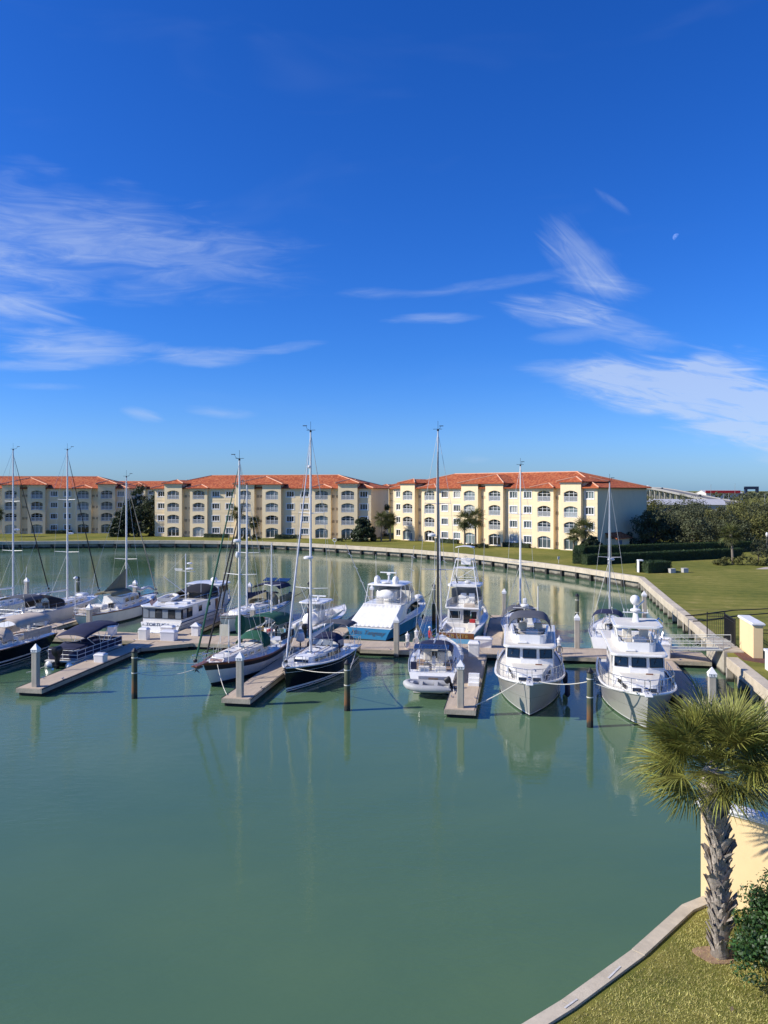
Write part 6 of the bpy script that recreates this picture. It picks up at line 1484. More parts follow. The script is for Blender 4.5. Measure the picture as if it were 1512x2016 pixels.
# ------------------------------------------------------------------ person on the main dock
def person(label, loc, rz):
    t = thing('person', label, 'person', loc, rz)
    V = {'pel': ((0, 0, .95), .15), 'wst': ((0, .0, 1.10), .145), 'chs': ((0, -.02, 1.32), .165), 'nck': ((0, 0, 1.50), .065), 'hd0': ((0, .01, 1.58), .075), 'hd1': ((0, .02, 1.68), .098), 'hd2': ((0, .0, 1.76), .07)}
    E = [('pel', 'wst'), ('wst', 'chs'), ('chs', 'nck'), ('nck', 'hd0'), ('hd0', 'hd1'), ('hd1', 'hd2')]
    for s, n in ((-1, 'l'), (1, 'r')):
        fw = .10 if s > 0 else -.06
        V.update({n+'hip': ((s*.10, 0, .90), .105), n+'kn': ((s*.11, fw*.6+.03, .50), .075), n+'an': ((s*.12, fw-.02, .09), .048), n+'to': ((s*.14, fw+.16, .04), .042),
                  n+'sh': ((s*.20, 0, 1.42), .068), n+'el': ((s*.29, .04, 1.14), .050), n+'wr': ((s*.26, .22, .98), .036), n+'pa': ((s*.25, .30, .95), .034)})
        E += [('pel', n+'hip'), (n+'hip', n+'kn'), (n+'kn', n+'an'), (n+'an', n+'to'), ('chs', n+'sh'), (n+'sh', n+'el'), (n+'el', n+'wr'), (n+'wr', n+'pa')]
        for k, (dx, ln) in enumerate(((-.03, .075), (-.01, .09), (.012, .085), (.032, .065))):
            V[n+'f%d' % k] = ((s*.25+dx, .30+ln*.7, .95-ln*.55), .0095); E.append((n+'pa', n+'f%d' % k))
        V[n+'th'] = ((s*.25-s*.05, .31, .975), .011); E.append((n+'wr', n+'th'))
    ks = list(V); me = bpy.data.meshes.new('body'); me.from_pydata([V[k][0] for k in ks], [(ks.index(a), ks.index(b)) for a, b in E], [])
    o = link('body', me, t); o.modifiers.new('Skin', 'SKIN'); sv = me.skin_vertices[0].data
    for i, k in enumerate(ks): sv[i].radius = (V[k][1], V[k][1]*(.72 if k in ('pel', 'wst', 'chs') else 1)); 
    sv[ks.index('pel')].use_root = True
    o.modifiers.new('Sub', 'SUBSURF').levels = 1; o.modifiers['Sub'].render_levels = 2
    m = bpy.data.materials.new('clothed_body'); m.use_nodes = True; T = NT(m.node_tree); x, y, z = T.sep(T.node('ShaderNodeTexCoord').outputs['Object'])
    c = T.ramp(T.m('DIVIDE', z, 2.), [(0., (.03, .03, .03)), (.04, (.22, .21, .19)), (.46, (.22, .21, .19)), (.463, (.36, .015, .02)), (.745, (.36, .015, .02)), (.75, (.45, .28, .20))])
    T.n[c.node.name].color_ramp.interpolation = 'CONSTANT'; T.put(T.n['Principled BSDF'].inputs['Base Color'], c); T.n['Principled BSDF'].inputs['Roughness'].default_value = .8
    me.materials.append(m)
    MB().ball((0, -.01, 1.75), .108, 12, (1, 1.1, .75)).build('cap', WHITEC, t, smooth=True)
    f = MB(); f.ball((0, .112, 1.655), .018, 6, (.8, 1.2, 1.2))
    f.build('nose', SKINM, t, smooth=True)
    e = MB(); e.ball((-.035, .10, 1.685), .011, 6); e.ball((.035, .10, 1.685), .011, 6); e.build('eyes', BLKP, t)
    MB().box((0, .105, 1.615), (.045, .012, .01)).build('mouth', RED, t)
    for s in (-1, 1): MB().ball((s*.10, .005, 1.665), .024, 6, (.5, .9, 1.2)).build('ear', SKINM, t, smooth=True)
    for s, fw in ((-1, -.06), (1, .10)): MB().prism(rounded(s*.13-.048, s*.13+.048, fw-.09, fw+.20, .04, 2), 0, .07).build('shoe', BLKP, t, bevel=.02)
    return t
person('person in red shirt, grey trousers and white cap walking on the main dock', ab(3.5, .8, DZ), R(-75))

# ------------------------------------------------------------------ gangway, gate, fence, pillars
g0, g1 = ab(19.8, 3.0, .75), ab(25.2, -2.3, GZ+.10)
g0, g1 = ab(19.9, 2.7, .80), ab(24.9, -1.3, GZ+.12)
d = g1-g0; t = thing('gangway', 'aluminium gangway with truss railings from the dock up to the seawall', 'gangway', g0, math.atan2(d.y, d.x))
GLn = math.hypot(d.x, d.y); rise = d.z
def gpt(f, y, z): return Vector((GLn*f, y, rise*f+z))
m = MB(); m.add([gpt(0, -.6, 0), gpt(1, -.6, 0), gpt(1, .6, 0), gpt(0, .6, 0)], [(0, 1, 2, 3)]); m.build('deck', ALUG, t, solid=.08)
for sd in (-.62, .62):
    for z, nm in ((.95, 'top_rail'), (.5, 'mid_rail'), (.06, 'bottom_chord')): MB().tube(gpt(0, sd, z), gpt(1, sd, z), .026, n=6).build(nm, ALUG, t)
    for k in range(6):
        f = k/5; MB().tube(gpt(f, sd, 0), gpt(f, sd, .95), .022, n=6).build('post', ALUG, t)
        if k < 5: MB().tube(gpt(f, sd, .06 if k % 2 else .95), gpt(f+.2, sd, .95 if k % 2 else .06), .018, n=5).build('brace', ALUG, t)
t = thing('landing', 'small concrete landing carrying the gangway head and black gate', 'landing', ab(25.15, .7, 0), -DA)
MB().bx(-.62, .75, -2.6, 2.5, -.3, GZ+.12).build('slab', CONC, t, bevel=.02)
def picket(label, p0, p1, h=1.9, step=.13, z=GZ+.12, group=None):
    p0, p1 = Vector((*p0, z)), Vector((*p1, z)); d = p1-p0; L = d.length
    t = thing('iron_fence', label, 'fence', p0, math.atan2(d.y, d.x)); n = int(L/step)
    pm = MB().bx(-.012, .012, -.012, .012, .05, h).mesh('picket', IRON)
    for k in range(1, n): link('picket', pm, t, (L*k/n, 0, 0))
    for z_ in (.15, h-.25, h-.02): MB().bx(0, L, -.02, .02, z_-.02, z_+.02).build('rail', IRON, t)
    for x in (0, L): MB().bx(x-.035, x+.035, -.035, .035, 0, h+.08).build('post', IRON, t)
    return t
q = lambda a, b: tuple(ab(a, b))[:2]
picket('black iron picket gate facing the gangway head', q(24.55, 3.05), q(25.8, 3.05))
picket('black iron picket fence running along the seawall beside the cream pillar', q(25.8, 3.0), q(25.8, .1), step=.12)
picket('black iron fence right of the cream pillar at the right edge', q(26.75, -2.9), q(31, -2.9), h=1.75)
def stucco_wall(label, p0, p1, h, th, z=GZ, capm=None, name='garden_wall', end_gap=.0):
    p0, p1 = Vector((*p0, z)), Vector((*p1, z)); d = p1-p0; L = d.length
    t = thing(name, label, 'wall', p0, math.atan2(d.y, d.x))
    MB().bx(0, L, -th/2, th/2, -.1, h).build('wall', STUCN, t, bevel=.015)
    c = MB(); c.bx(-.07, L+.07, -th/2-.07, th/2+.07, h, h+.07); c.bx(-.12, L+.12, -th/2-.12, th/2+.12, h+.07, h+.15); c.bx(-.08, L+.08, -th/2-.08, th/2+.08, h+.15, h+.20); c.build('coping', WHITEP, t, bevel=.012)
    return t
stucco_wall('cream stucco pillar wall with white coping beside the gangway gate', q(26.35, -.15), q(26.35, -3.5), 2.2, .62)
stucco_wall('cream stucco wall with white coping behind the foreground palm', (8.95, 21.75), (16.5, 14.6), 2.55, .24)
t = thing('stucco_post', 'white topped post at the right edge below the cream pillar', 'post', ab(26.2, -7.0, GZ), -DA); MB().bx(-.35, .35, -.35, .35, -.05, 1.15).build('shaft', WHITEP, t, bevel=.02); MB().bx(-.42, .42, -.42, .42, 1.15, 1.3).build('cap', WHITEP, t, bevel=.02)
m = MB(); m.prism([q(25.2, -1.9), q(26.0, -1.9), q(26.0, -3.55), q(29.5, -3.6), q(29.5, -5.2), q(26.2, -5.0), q(25.2, -4.2)], GZ-.05, GZ+.03); tag(m.build('mulch_bed', MULCH), 'red-brown mulch bed in front of the cream pillar', 'mulch bed', kind='structure')
for lab, pts in (('black hose lying across the lawn and over the seawall, farther of two', [(44, 76.6, GZ+.03), (38.6, 74.6, GZ+.03), (33.0, 73.2, GZ+.03), (27.9, 69.8, GZ+.10), (27.2, 69.7, GZ+.10), (27.05, 69.7, .9), (27.1, 69.7, -.1)]),
                 ('black hose lying across the lawn and over the seawall, nearer of two', [(44, 74.0, GZ+.03), (38.0, 72.4, GZ+.03), (32.0, 70.0, GZ+.03), (27.5, 66.9, GZ+.10), (26.7, 66.8, GZ+.10), (26.55, 66.8, .9), (26.6, 66.8, -.1)])):
    tag(MB().path(pts, .055, 6).build('hose', RUBB), lab, 'hose', 'black hoses on the lawn')
# ================================================================== vegetation
def leaves_object(name, C, N, size, m, parent=None, loc=(0, 0, 0), aspect=.55, rng=RNG, jitter=.6, kind=None):
    """one mesh of many small pointed leaf faces at centres C with rough normals N"""
    n = len(C); C = np.asarray(C, float); N = np.asarray(N, float)
    N = N+rng.normal(0, jitter, (n, 3)); N /= np.linalg.norm(N, axis=1, keepdims=True)+1e-9
    a = np.cross(N, rng.normal(0, 1, (n, 3))); a /= np.linalg.norm(a, axis=1, keepdims=True)+1e-9; b = np.cross(N, a)
    s = size*(.65+.7*rng.random((n, 1))); w = s*aspect
    V = np.stack([C-a*s*.5, C+b*w*.5+N*s*.06, C+a*s*.5, C-b*w*.5+N*s*.06], 1).reshape(-1, 3)
    me = bpy.data.meshes.new(name); me.vertices.add(4*n); me.vertices.foreach_set('co', V.ravel())
    me.loops.add(4*n); me.loops.foreach_set('vertex_index', np.arange(4*n, dtype=np.int32)); me.polygons.add(n)
    me.polygons.foreach_set('loop_start', np.arange(0, 4*n, 4, dtype=np.int32)); me.polygons.foreach_set('loop_total', np.full(n, 4, dtype=np.int32))
    me.materials.append(m); me.update(); me.validate()
    return link(name, me, parent, loc)
def crown_points(rx, ry, rz, zc, nclump, per, rng, cl=.28, low=.55, shell=.55):
    C = []; N = []; cc = []
    for k in range(nclump):
        d = rng.normal(0, 1, 3); d /= np.linalg.norm(d); d[2] = abs(d[2])*1.0-(.35 if rng.random() < low else 0); r = shell+(1-shell)*rng.random()**.5
        c = np.array([d[0]*rx*r, d[1]*ry*r, zc+d[2]*rz*r]); cc.append(c)
        cr = cl*(.6+.8*rng.random())*min(rx, ry)
        p = rng.normal(0, 1, (per, 3)); p /= np.linalg.norm(p, axis=1, keepdims=True); rad = cr*(.5+.5*rng.random((per, 1))); q = p*rad*[1, 1, .75]
        C.append(c+q); N.append(p+[0, 0, .35])
    return np.concatenate(C), np.concatenate(N), cc
def tree(name, label, loc, h, r, m, seed, nclump=26, per=80, size=.34, group=None, trunk_h=.35, ry=None, cat='tree', tr=.22):
    rng = np.random.default_rng(seed); t = thing(name, label, cat, loc, 0, group)
    zc = h*(trunk_h+.12); rz = h-zc-.2
    C, N, cc = crown_points(r, ry or r, rz, zc, nclump, per, rng)
    leaves_object('crown', C, N, size, m, t, rng=rng)
    tm = MB(); tm.path([(0, 0, -.2), (.05*h*.2, 0, h*trunk_h*.6), (0, .04, h*trunk_h*1.1)], [tr*1.3, tr, tr*.8], 7)
    for c in cc[:9]: tm.path([(0, .02, h*trunk_h*.9), Vector(c)*.55+Vector((0, 0, h*trunk_h*.45)), Vector(c)], [tr*.55, tr*.35, tr*.10], 5)
    tm.build('trunk', BARK, t, autos=True)
    return t
def fan_frond(rng, nseg=34, L=1.0, spread=112, droop=.45, pet=1.0, wid=.036, curl=.25):
    """costapalmate fan leaf: stalk along +y from the origin, then folded pointed segments"""
    m = MB(); m.path([(0, 0, 0), (0, pet*.5, .02), (0, pet, 0)], [.022, .016, .012], 4)
    for i in range(nseg):
        a = R(-spread+2*spread*i/(nseg-1))+rng.normal(0, .02); ln = L*(.72+.28*math.cos(a*.7))*(.9+.2*rng.random())
        org = Vector((0, pet+.25*L*(1-abs(a)/R(spread))**1.0, -curl*.12*(1-abs(a)/R(spread)))); d = Vector((math.sin(a), math.cos(a), 0)); side = Vector((d.y, -d.x, 0))
        dr = droop*(.6+.8*rng.random()); w = wid*(.8+.4*rng.random()); P = []
        for k, (f, ww) in enumerate(((0, .35), (.35, 1.), (.7, .75), (1., .06))):
            c = org+d*ln*f+Vector((0, 0, .10*math.sin(f*2)*(1-dr)-dr*ln*f**2.4*.55)); fold = Vector((0, 0, .35*w*ww))
            P += [c-side*w*ww+fold, c, c+side*w*ww+fold]
        m.add(P, [(3*k+j, 3*k+j+1, 3*k+4+j, 3*k+3+j) for k in range(3) for j in (0, 1)])
    return m
def far_palm(name, label, loc, h, seed, cr=1.7, n=30, m=None, group='sabal palms', lean=0.):
    rng = np.random.default_rng(seed); t = thing(name, label, 'palm tree', loc, rng.random()*6, group)
    MB().path([(0, 0, -.2), (lean*.4, 0, h*.5), (lean, 0, h)], [.21, .17, .19], 9).build('trunk', PBARK, t, autos=True)
    c = MB()
    for k in range(n):
        fm = fan_frond(rng, 13, cr*.62, 105, .55, cr*.42, .055)
        el = R(78)-R(150)*(k/n)**.9; E = Euler((el+rng.normal(0, .12), rng.normal(0, .25), k*2.399), 'XYZ').to_matrix()
        c.add([E @ Vector(v)+Vector((lean, 0, h)) for v in fm.v], fm.f)
    c.build('crown', m or FRONDD, t); return t
def hedge(label, p0, p1, th, h, seed, m=None, size=.16, dens=110, z=GZ):
    rng = np.random.default_rng(seed); p0, p1 = Vector((*p0, z)), Vector((*p1, z)); d = p1-p0; L = d.length
    t = thing('hedge', label, 'hedge', p0, math.atan2(d.y, d.x))
    MB().bx(.1, L-.1, -th/2+.12, th/2-.12, 0, h-.12).build('core', LEAF_DRK, t)
    A = [('f', L*h), ('k', L*h), ('t', L*th), ('e', th*h), ('g', th*h)]; C = []; N = []
    for k, ar in A:
        n = int(ar*dens); u = rng.random(n); v = rng.random(n); o = rng.normal(0, .05, n); z0 = np.zeros(n)
        if k == 'f': C.append(np.stack([u*L, -th/2+o, v*h], 1)); N.append(np.tile([0, -1, .3], (n, 1)))
        if k == 'k': C.append(np.stack([u*L, th/2+o, v*h], 1)); N.append(np.tile([0, 1, .3], (n, 1)))
        if k == 't': C.append(np.stack([u*L, (v-.5)*th, h+o-.04], 1)); N.append(np.tile([0, 0, 1.], (n, 1)))
        if k == 'e': C.append(np.stack([o, (u-.5)*th, v*h], 1)); N.append(np.tile([-1, 0, .3], (n, 1)))
        if k == 'g': C.append(np.stack([L+o, (u-.5)*th, v*h], 1)); N.append(np.tile([1, 0, .3], (n, 1)))
    leaves_object('foliage', np.concatenate(C), np.concatenate(N), size, m or LEAF_HDG, t, rng=rng, jitter=.5); return t
def bush(name, label, loc, rx, ry, h, seed, m, n=24, per=55, size=.18, group=None, cat='shrub'):
    rng = np.random.default_rng(seed); t = thing(name, label, cat, loc, 0, group)
    C, N, cc = crown_points(rx, ry, h*.6, h*.38, n, per, rng, .34, .8, .5); C[:, 2] = np.maximum(C[:, 2], .03)
    leaves_object('foliage', C, N, size, m, t, rng=rng)
    s = MB()
    for c in cc[:7]: s.path([(0, 0, -.05), Vector(c)*.5, Vector(c)], [.03, .025, .01], 4)
    s.build('stems', BARK, t); return t

# --- hedges and plants of the right-hand lawn
hedge('front long clipped hedge between the lawn and the right apartment block', (30.6, 118.2), (60.5, 131.5), 1.5, 1.55, 21)
hedge('back long clipped hedge along the foot of the oak trees', (34.0, 131.2), (74, 146.5), 1.6, 1.9, 22)
hedge('short hedge return that joins the two long hedges at the seawall', (30.0, 119.6), (33.2, 131.0), 1.5, 2.1, 23)
hedge('small square clipped hedge standing alone on the lawn', (35.7, 107.0), (39.4, 108.4), 2.6, 1.55, 24)
for k, (p, lab) in enumerate((((39.6, 106.4), 'low white utility box right in front of the square hedge'), ((41.6, 107.0), 'low white utility box on the lawn away from the square hedge'))):
    t = thing('utility_box', lab, 'utility box', (*p, GZ), R(15)); MB().bx(-.4, .4, -.3, .3, 0, .55).build('body', mat('utility_white', (.46, .45, .42), .6, var=.08), t, bevel=.04); MB().bx(-.42, .42, -.32, .32, .55, .62).build('lid', mat('utility_white', (.46, .45, .42)), t, bevel=.02)
t = thing('pump_cover', 'white arched cover at the left end of the square hedge', 'utility box', (35.3, 107.4, GZ), 0); MB().bx(-.05, .05, -.4, .4, 0, 1.6).build('post', WHITEP, t); MB().bx(-.1, .6, -.4, .4, 1.55, 1.75).build('hood', WHITEP, t, bevel=.05)
far_palm('palm_tree', 'sabal palm with bare trunk in the planting bed at right', (53.7, 119.0, GZ), 4.6, 31, 2.0, 30, lean=-.35)
tree('small_tree', 'small grey-green tree beside the lamp post at the right edge', (57.2, 118.2, GZ), 4.0, 1.9, LEAF_OAK, 32, 24, 60, .22, trunk_h=.36, tr=.09)
tree('small_tree', 'small grey-green tree cut by the right edge beyond the lamp post', (60.6, 121.0, GZ), 4.6, 2.0, LEAF_OAK, 33, 24, 60, .22, trunk_h=.36, tr=.09)
t = thing('lamp_post', 'slim dark lamp post among small trees at the right edge', 'lamp post', (59.2, 119.6, GZ)); MB().lathe([(.09, 0), (.06, .3), (.045, 4.2)], n=8).build('post', mat('post_grey', (.16, .15, .13), .6, var=.1), t); MB().lathe([(.08, 4.2), (.2, 4.45), (.2, 4.7), (.05, 4.9)], n=8).build('lantern', GEL, t)
for k, (x, y, rx, h, lab, m) in enumerate(((52.6, 118.4, 1.5, 1.3, 'tawny grass clump left of the bed palm', LEAF_OLV), (54.8, 117.8, 1.3, 1.7, 'yellow-green shrub right of the bed palm trunk', LEAF_OLV), (56.6, 117.0, 1.5, 1.0, 'low olive shrub under the small tree in the bed', LEAF_OLV), (59.2, 117.4, 1.8, .9, 'low dark shrub along the path edge at right', LEAF_DRK), (51.0, 117.8, 1.2, .8, 'small tawny grass tuft at the left end of the bed', LEAF_OLV))):
    bush('shrub', lab, (x, y, GZ), rx, 1.1, h, 40+k, m, 20, 45, .22)
m = MB(); m.prism([(53.6, 111.6), (80, 108.5), (80, 113.0), (56.5, 114.6)], GZ-.05, GZ+.02); tag(m.build('path', mat('path_concrete', (.46, .39, .31), .9, var=.08, vscale=.7)), 'pale path at the right edge of the lawn', kind='structure')

# --- oaks behind the hedges
OAKS = [(48, 150, 7.6, 4.6, 0), (55, 147, 7.4, 4.8, 0), (62, 149, 7.8, 5.0, 0), (70, 150, 8.0, 5.2, 1), (79, 152, 8.4, 5.6, 0), (88, 156, 8.4, 5.4, 1), (51, 162, 8.6, 5.2, 1), (60, 164, 8.8, 5.4, 0),
        (69, 166, 8.8, 5.6, 1), (79, 168, 9.2, 5.8, 0), (90, 172, 9.4, 6, 1), (58, 182, 9.2, 5.8, 1), (70, 186, 9.2, 6, 0), (83, 190, 9.4, 6, 1), (97, 194, 9.6, 6, 0), (66, 208, 9.6, 6.5, 1), (82, 214, 9.6, 6.5, 0), (100, 220, 9.8, 7, 1), (112, 206, 9.4, 7, 0)]
wh = ['at the left end of the front row', 'second from left in the front row', 'third in the front row behind the hedge', 'fourth in the front row behind the bed palm', 'fifth in the front row', 'at the right end of the front row',
      'left in the second row', 'second in the second row', 'middle of the second row', 'fourth in the second row', 'right end of the second row', 'left in the third row', 'second in the third row', 'third in the third row', 'right in the third row', 'left in the last row', 'middle of the last row', 'right in the last row', 'farthest right of the grove']
for k, (x, y, h, r, c) in enumerate(OAKS):
    tree('oak_tree', ('grey-green' if c == 0 else 'olive-green')+' oak tree '+wh[k], (x+4, y, GZ), h, r, [LEAF_OAK, LEAF_OLV][c], 60+k, 44, 120, .40, 'oak grove at right', trunk_h=.16)
# --- trees between and before the buildings
for k, (x, y, h, r, lab, m) in enumerate(((-61.2, 193, 12.6, 3.7, 'tall dark tree in the gap between left and middle blocks', LEAF_DRK), (-59.5, 204, 12.0, 3.6, 'dark tree behind the tall one in the left gap', LEAF_DRK), (-64.6, 190, 6.5, 2.6, 'lower dark tree at the right corner of the left block', LEAF_DRK), (-69.5, 214, 12.4, 4.2, 'dark tree tucked behind the right corner of the left block', LEAF_DRK), (-62.5, 224, 12.2, 5.0, 'dark tree farthest back in the left gap', LEAF_DRK),
                                (-4.6, 172.5, 5.4, 2.5, 'round dark tree at the right corner of the middle block', LEAF_DRK), (-1.5, 196, 10.5, 3.6, 'dark tree deep in the gap between middle and right blocks', LEAF_DRK),
                                (37.5, 139.3, 3.2, 2.0, 'small dark tree beside the palm at the right block corner', LEAF_DRK), (51, 158, 7.5, 3.2, 'dark tree against the shaded end wall of the right block', LEAF_DRK))):
    tree('broadleaf_tree', lab, (x, y, GZ), h, r, m, 90+k, 64, 170, .40, trunk_h=.10)
PALMS = [(-33.9, 179.0, 6.2, 2.0, 'left of the two palms before the middle block'), (-30.2, 179.4, 3.9, 1.7, 'right and shorter of the two palms before the middle block'), (-.6, 172.4, 5.0, 2.0, 'left palm at the gap beside the middle block'), (1.4, 173.8, 4.8, 1.8, 'right palm at the gap beside the middle block'),
         (16.2, 155.4, 5.4, 2.3, 'left palm of the pair before the right block entrance'), (18.3, 154.6, 5.8, 2.2, 'right palm of the pair before the right block entrance'), (36.4, 140.6, 4.4, 2.2, 'broad palm at the right corner of the right block'), (34.6, 141.0, 3.2, 1.5, 'small palm left of the broad corner palm'),
         (-97, 188.5, 6.0, 1.8, 'left of two palms before the left block'), (-94, 188.3, 5.6, 1.8, 'right of two palms before the left block')]
for k, (x, y, h, r, lab) in enumerate(PALMS): far_palm('palm_tree', lab, (x, y, GZ), h, 120+k, r, 34)
def face_pt(p0, p1, s, off):
    p0, p1 = Vector(p0), Vector(p1); d = (p1-p0).normalized(); n = Vector((d.y, -d.x)); q = p0+d*s+n*off; return (q.x, q.y)
for k, (B0, B1, s0, s1, lab) in enumerate(((CB0, CB1, 13.8, 20.2, 'low clipped shrubs below the left windows of the middle block'), (CB0, CB1, 31.8, 38.2, 'low clipped shrubs below the right windows of the middle block'),
        (RB0, RB1, 13.8, 20.2, 'low clipped shrubs below the left windows of the right block'), (RB0, RB1, 31.8, 38.2, 'low clipped shrubs below the right windows of the right block'), (LB0, LB1, 31.8, 38.2, 'low clipped shrubs before the left block'))):
    hedge(lab, face_pt(B0, B1, s0, 1.4), face_pt(B0, B1, s1, 1.4), .9, .9, 150+k, LEAF_DRK, .2, 60)
for k, (x, y, r, lab) in enumerate(((-33.0, 177.6, 1.6, 'dark shrub at the foot of the two middle palms'), (-30.0, 178.2, 1.4, 'dark shrub right of the middle palms'), (17.4, 153.0, 1.6, 'dark shrub at the foot of the entrance palms'), (19.6, 152.4, 1.2, 'flowering shrub right of the entrance palms'), (-8.8, 172.0, 1.6, 'low dark shrub under the round tree'))):
    bush('shrub', lab, (x, y, GZ), r, 1.0, 1.1, 170+k, LEAF_DRK, 18, 40, .22)
t = thing('life_ring', 'white life ring on a short post on the seawall lawn', 'life ring', (-10.3, 161.5, GZ)); MB().bx(-.04, .04, -.04, .04, 0, .9).build('post', WHITEP, t); MB().path([(.34*math.cos(2*math.pi*i/14), -.08, 1.0+.34*math.sin(2*math.pi*i/14)) for i in range(14)], .09, 6, True).build('ring', GEL, t)
t = thing('lawn_sign', 'small pale sign post on the grass near the hedge corner', 'sign', (27.2, 120.5, GZ)); MB().bx(-.03, .03, -.03, .03, 0, .7).build('post', WHITEP, t); MB().box((0, 0, .85), (.35, .05, .45), (0, 0, R(20))).build('board', WHITEP, t)

# --- foreground: lawn, palm, shrub
rng = np.random.default_rng(5)
n = 210000; P = np.stack([rng.uniform(-1, 15.5, n), rng.uniform(13, 22.2, n)], 1)
SN = [Vector(p) for p in SHORE_NEAR[4:]]
def lawn_side(x, y):
    """signed distance-like test against the kerb and the cream wall"""
    ok = np.ones(len(x), bool)
    for i in range(len(SN)-1):
        a, b = SN[i], SN[i+1]
        if i == 0: continue
        d = b-a; nx, ny = -d.y, d.x; L = math.hypot(nx, ny); s = ((x-a.x)*nx+(y-a.y)*ny)/L
        inseg = ((x-a.x)*d.x+(y-a.y)*d.y)/d.length_squared; ok &= ~((inseg > -.2) & (inseg < 1.2) & (s < .36))
    # near side of the cream wall
    s = ((x-8.95)*7.15+(y-21.75)*7.55)/math.hypot(7.15, 7.55); ok &= s < -.14
    return ok
ok = lawn_side(P[:, 0], P[:, 1]); P = P[ok]; n = len(P)
hgt = .02+.05*rng.random(n)**1.6+.03*(rng.random(n) < .06); ang = rng.uniform(0, 6.283, n); wd = rng.uniform(.004, .0085, n); ln = rng.normal(0, .028, (n, 2))
B0 = np.stack([P[:, 0]-np.cos(ang)*wd, P[:, 1]-np.sin(ang)*wd, np.full(n, GZ-.005)], 1); B1 = np.stack([P[:, 0]+np.cos(ang)*wd, P[:, 1]+np.sin(ang)*wd, np.full(n, GZ-.005)], 1); B2 = np.stack([P[:, 0]+ln[:, 0], P[:, 1]+ln[:, 1], GZ+hgt], 1)
me = bpy.data.meshes.new('grass'); V = np.stack([B0, B1, B2], 1).reshape(-1, 3); me.vertices.add(3*n); me.vertices.foreach_set('co', V.ravel()); me.loops.add(3*n); me.loops.foreach_set('vertex_index', np.arange(3*n, dtype=np.int32)); me.polygons.add(n)
me.polygons.foreach_set('loop_start', np.arange(0, 3*n, 3, dtype=np.int32)); me.polygons.foreach_set('loop_total', np.full(n, 3, dtype=np.int32)); me.materials.append(GRBLD); me.update(); me.validate()
tag(link('grass', me), 'short yellow-green grass of the foreground lawn', 'grass', kind='stuff')
# fallen leaves and a bare patch at the palm's foot
PX, PY = 8.25, 18.95
t = thing('palm_tree', 'big sabal palm with booted trunk standing on the foreground lawn', 'palm tree', (PX, PY, GZ), 0); rng = np.random.default_rng(77)
TH = 4.42
def tx(z): f = z/TH; return Vector((-.02-.16*f+.07*math.sin(f*3), .05*f, z))
def tr_(z): f = z/TH; return .205+.02*f+.26*max(0, f-.60)**1.2+(.08*(1-f/.08) if f < .08 else 0)
trunk = MB().path([tx(TH*i/14) for i in range(15)], [tr_(TH*i/14)*.80 for i in range(15)], 14).build('trunk', PBARK, t, autos=True)
BO = []
for v in range(4):
    b = MB(); w = .075+.02*v; Lb = .34+.05*v; sp = .02+.035*v        # a leaf base, split at its foot and flaring outward at the tip
    rings = []
    for f, ww, o, th in ((0, 1.15, 0.0, .03), (.4, 1.0, .045, .035), (.75, .72, .11, .03), (1., .55, .17+.02*v, .018)):
        z = Lb*f; rings.append([(-w*ww, -o, z), (-w*ww*.4, -o-th, z), (w*ww*.4, -o-th, z+(.04 if f == 1. else 0)), (w*ww, -o, z+(.06 if f == 1. else 0)), (0, -o+th*.5, z)])
    b.loft(rings); BO.append(b.mesh('boot', PBOOT))
NB = 190
for k in range(NB):
    z = .10+(TH-.55)*(k/NB)**.95; a = k*2.39996; c = tx(z); r = tr_(z)*.74; f = z/TH
    o = link('boot', BO[k % 4], trunk, (c.x+r*math.cos(a), c.y+r*math.sin(a), z-.05), rot=(rng.normal(R(-4), .10), rng.normal(0, .30), a+math.pi/2))
    s = .66+.30*rng.random(); o.scale = (s*(1+.35*f), s*(.8+.5*rng.random()), s)
crown = link('crown', None, t, tx(TH))
FR_ = [fan_frond(np.random.default_rng(200+v), 46, [1.0, 1.1, 1.12, 1.1, 1.05, .95][v], 112, [.2, .3, .4, .5, .6, .25][v], [.95, 1.0, 1.0, .95, .85, .8][v], .018).mesh('frond', FROND) for v in range(6)]
NFR = 70
for k in range(NFR):
    f = k/NFR; el = R(78)-R(84)*f**.95+rng.normal(0, .13); v = [0, 5, 1, 1, 2, 2, 3, 3, 4, 4][min(9, int(f*10))]
    o = link('frond', FR_[v], crown, (.14*math.cos(k*2.4), .14*math.sin(k*2.4), .45-.60*f), rot=Euler((el, rng.normal(0, .35), k*2.39996+rng.normal(0, .15)), 'XYZ'))
    s = (.78+.28*rng.random())*(.72+.28*min(1, f/.22)); o.scale = (s, s, s)
MB().lathe([(.32, -.6), (.36, -.3), (.28, .0), (.12, .3)], n=12).build('leaf_base_fibre', PBOOT, crown, autos=True)
bush('shrub', 'large glossy dark green shrub at the right edge beside the palm', (9.35, 17.75, GZ), 1.1, 1.1, 2.6, 300, LEAF_GLS, 95, 210, .085)
m = MB(); m.prism([(PX-.12+.48*math.cos(a)*(1+.2*math.sin(3*a)), PY+.42*math.sin(a)*(1+.15*math.cos(2*a))) for a in [2*math.pi*i/20 for i in range(20)]], GZ-.03, GZ+.022); tag(m.build('mulch_bed', mat('sandy_ring', (.30, .19, .115), .95, var=.25, vscale=5)), 'sandy ring of bare soil round the palm foot', 'soil', kind='structure')
rng = np.random.default_rng(9)
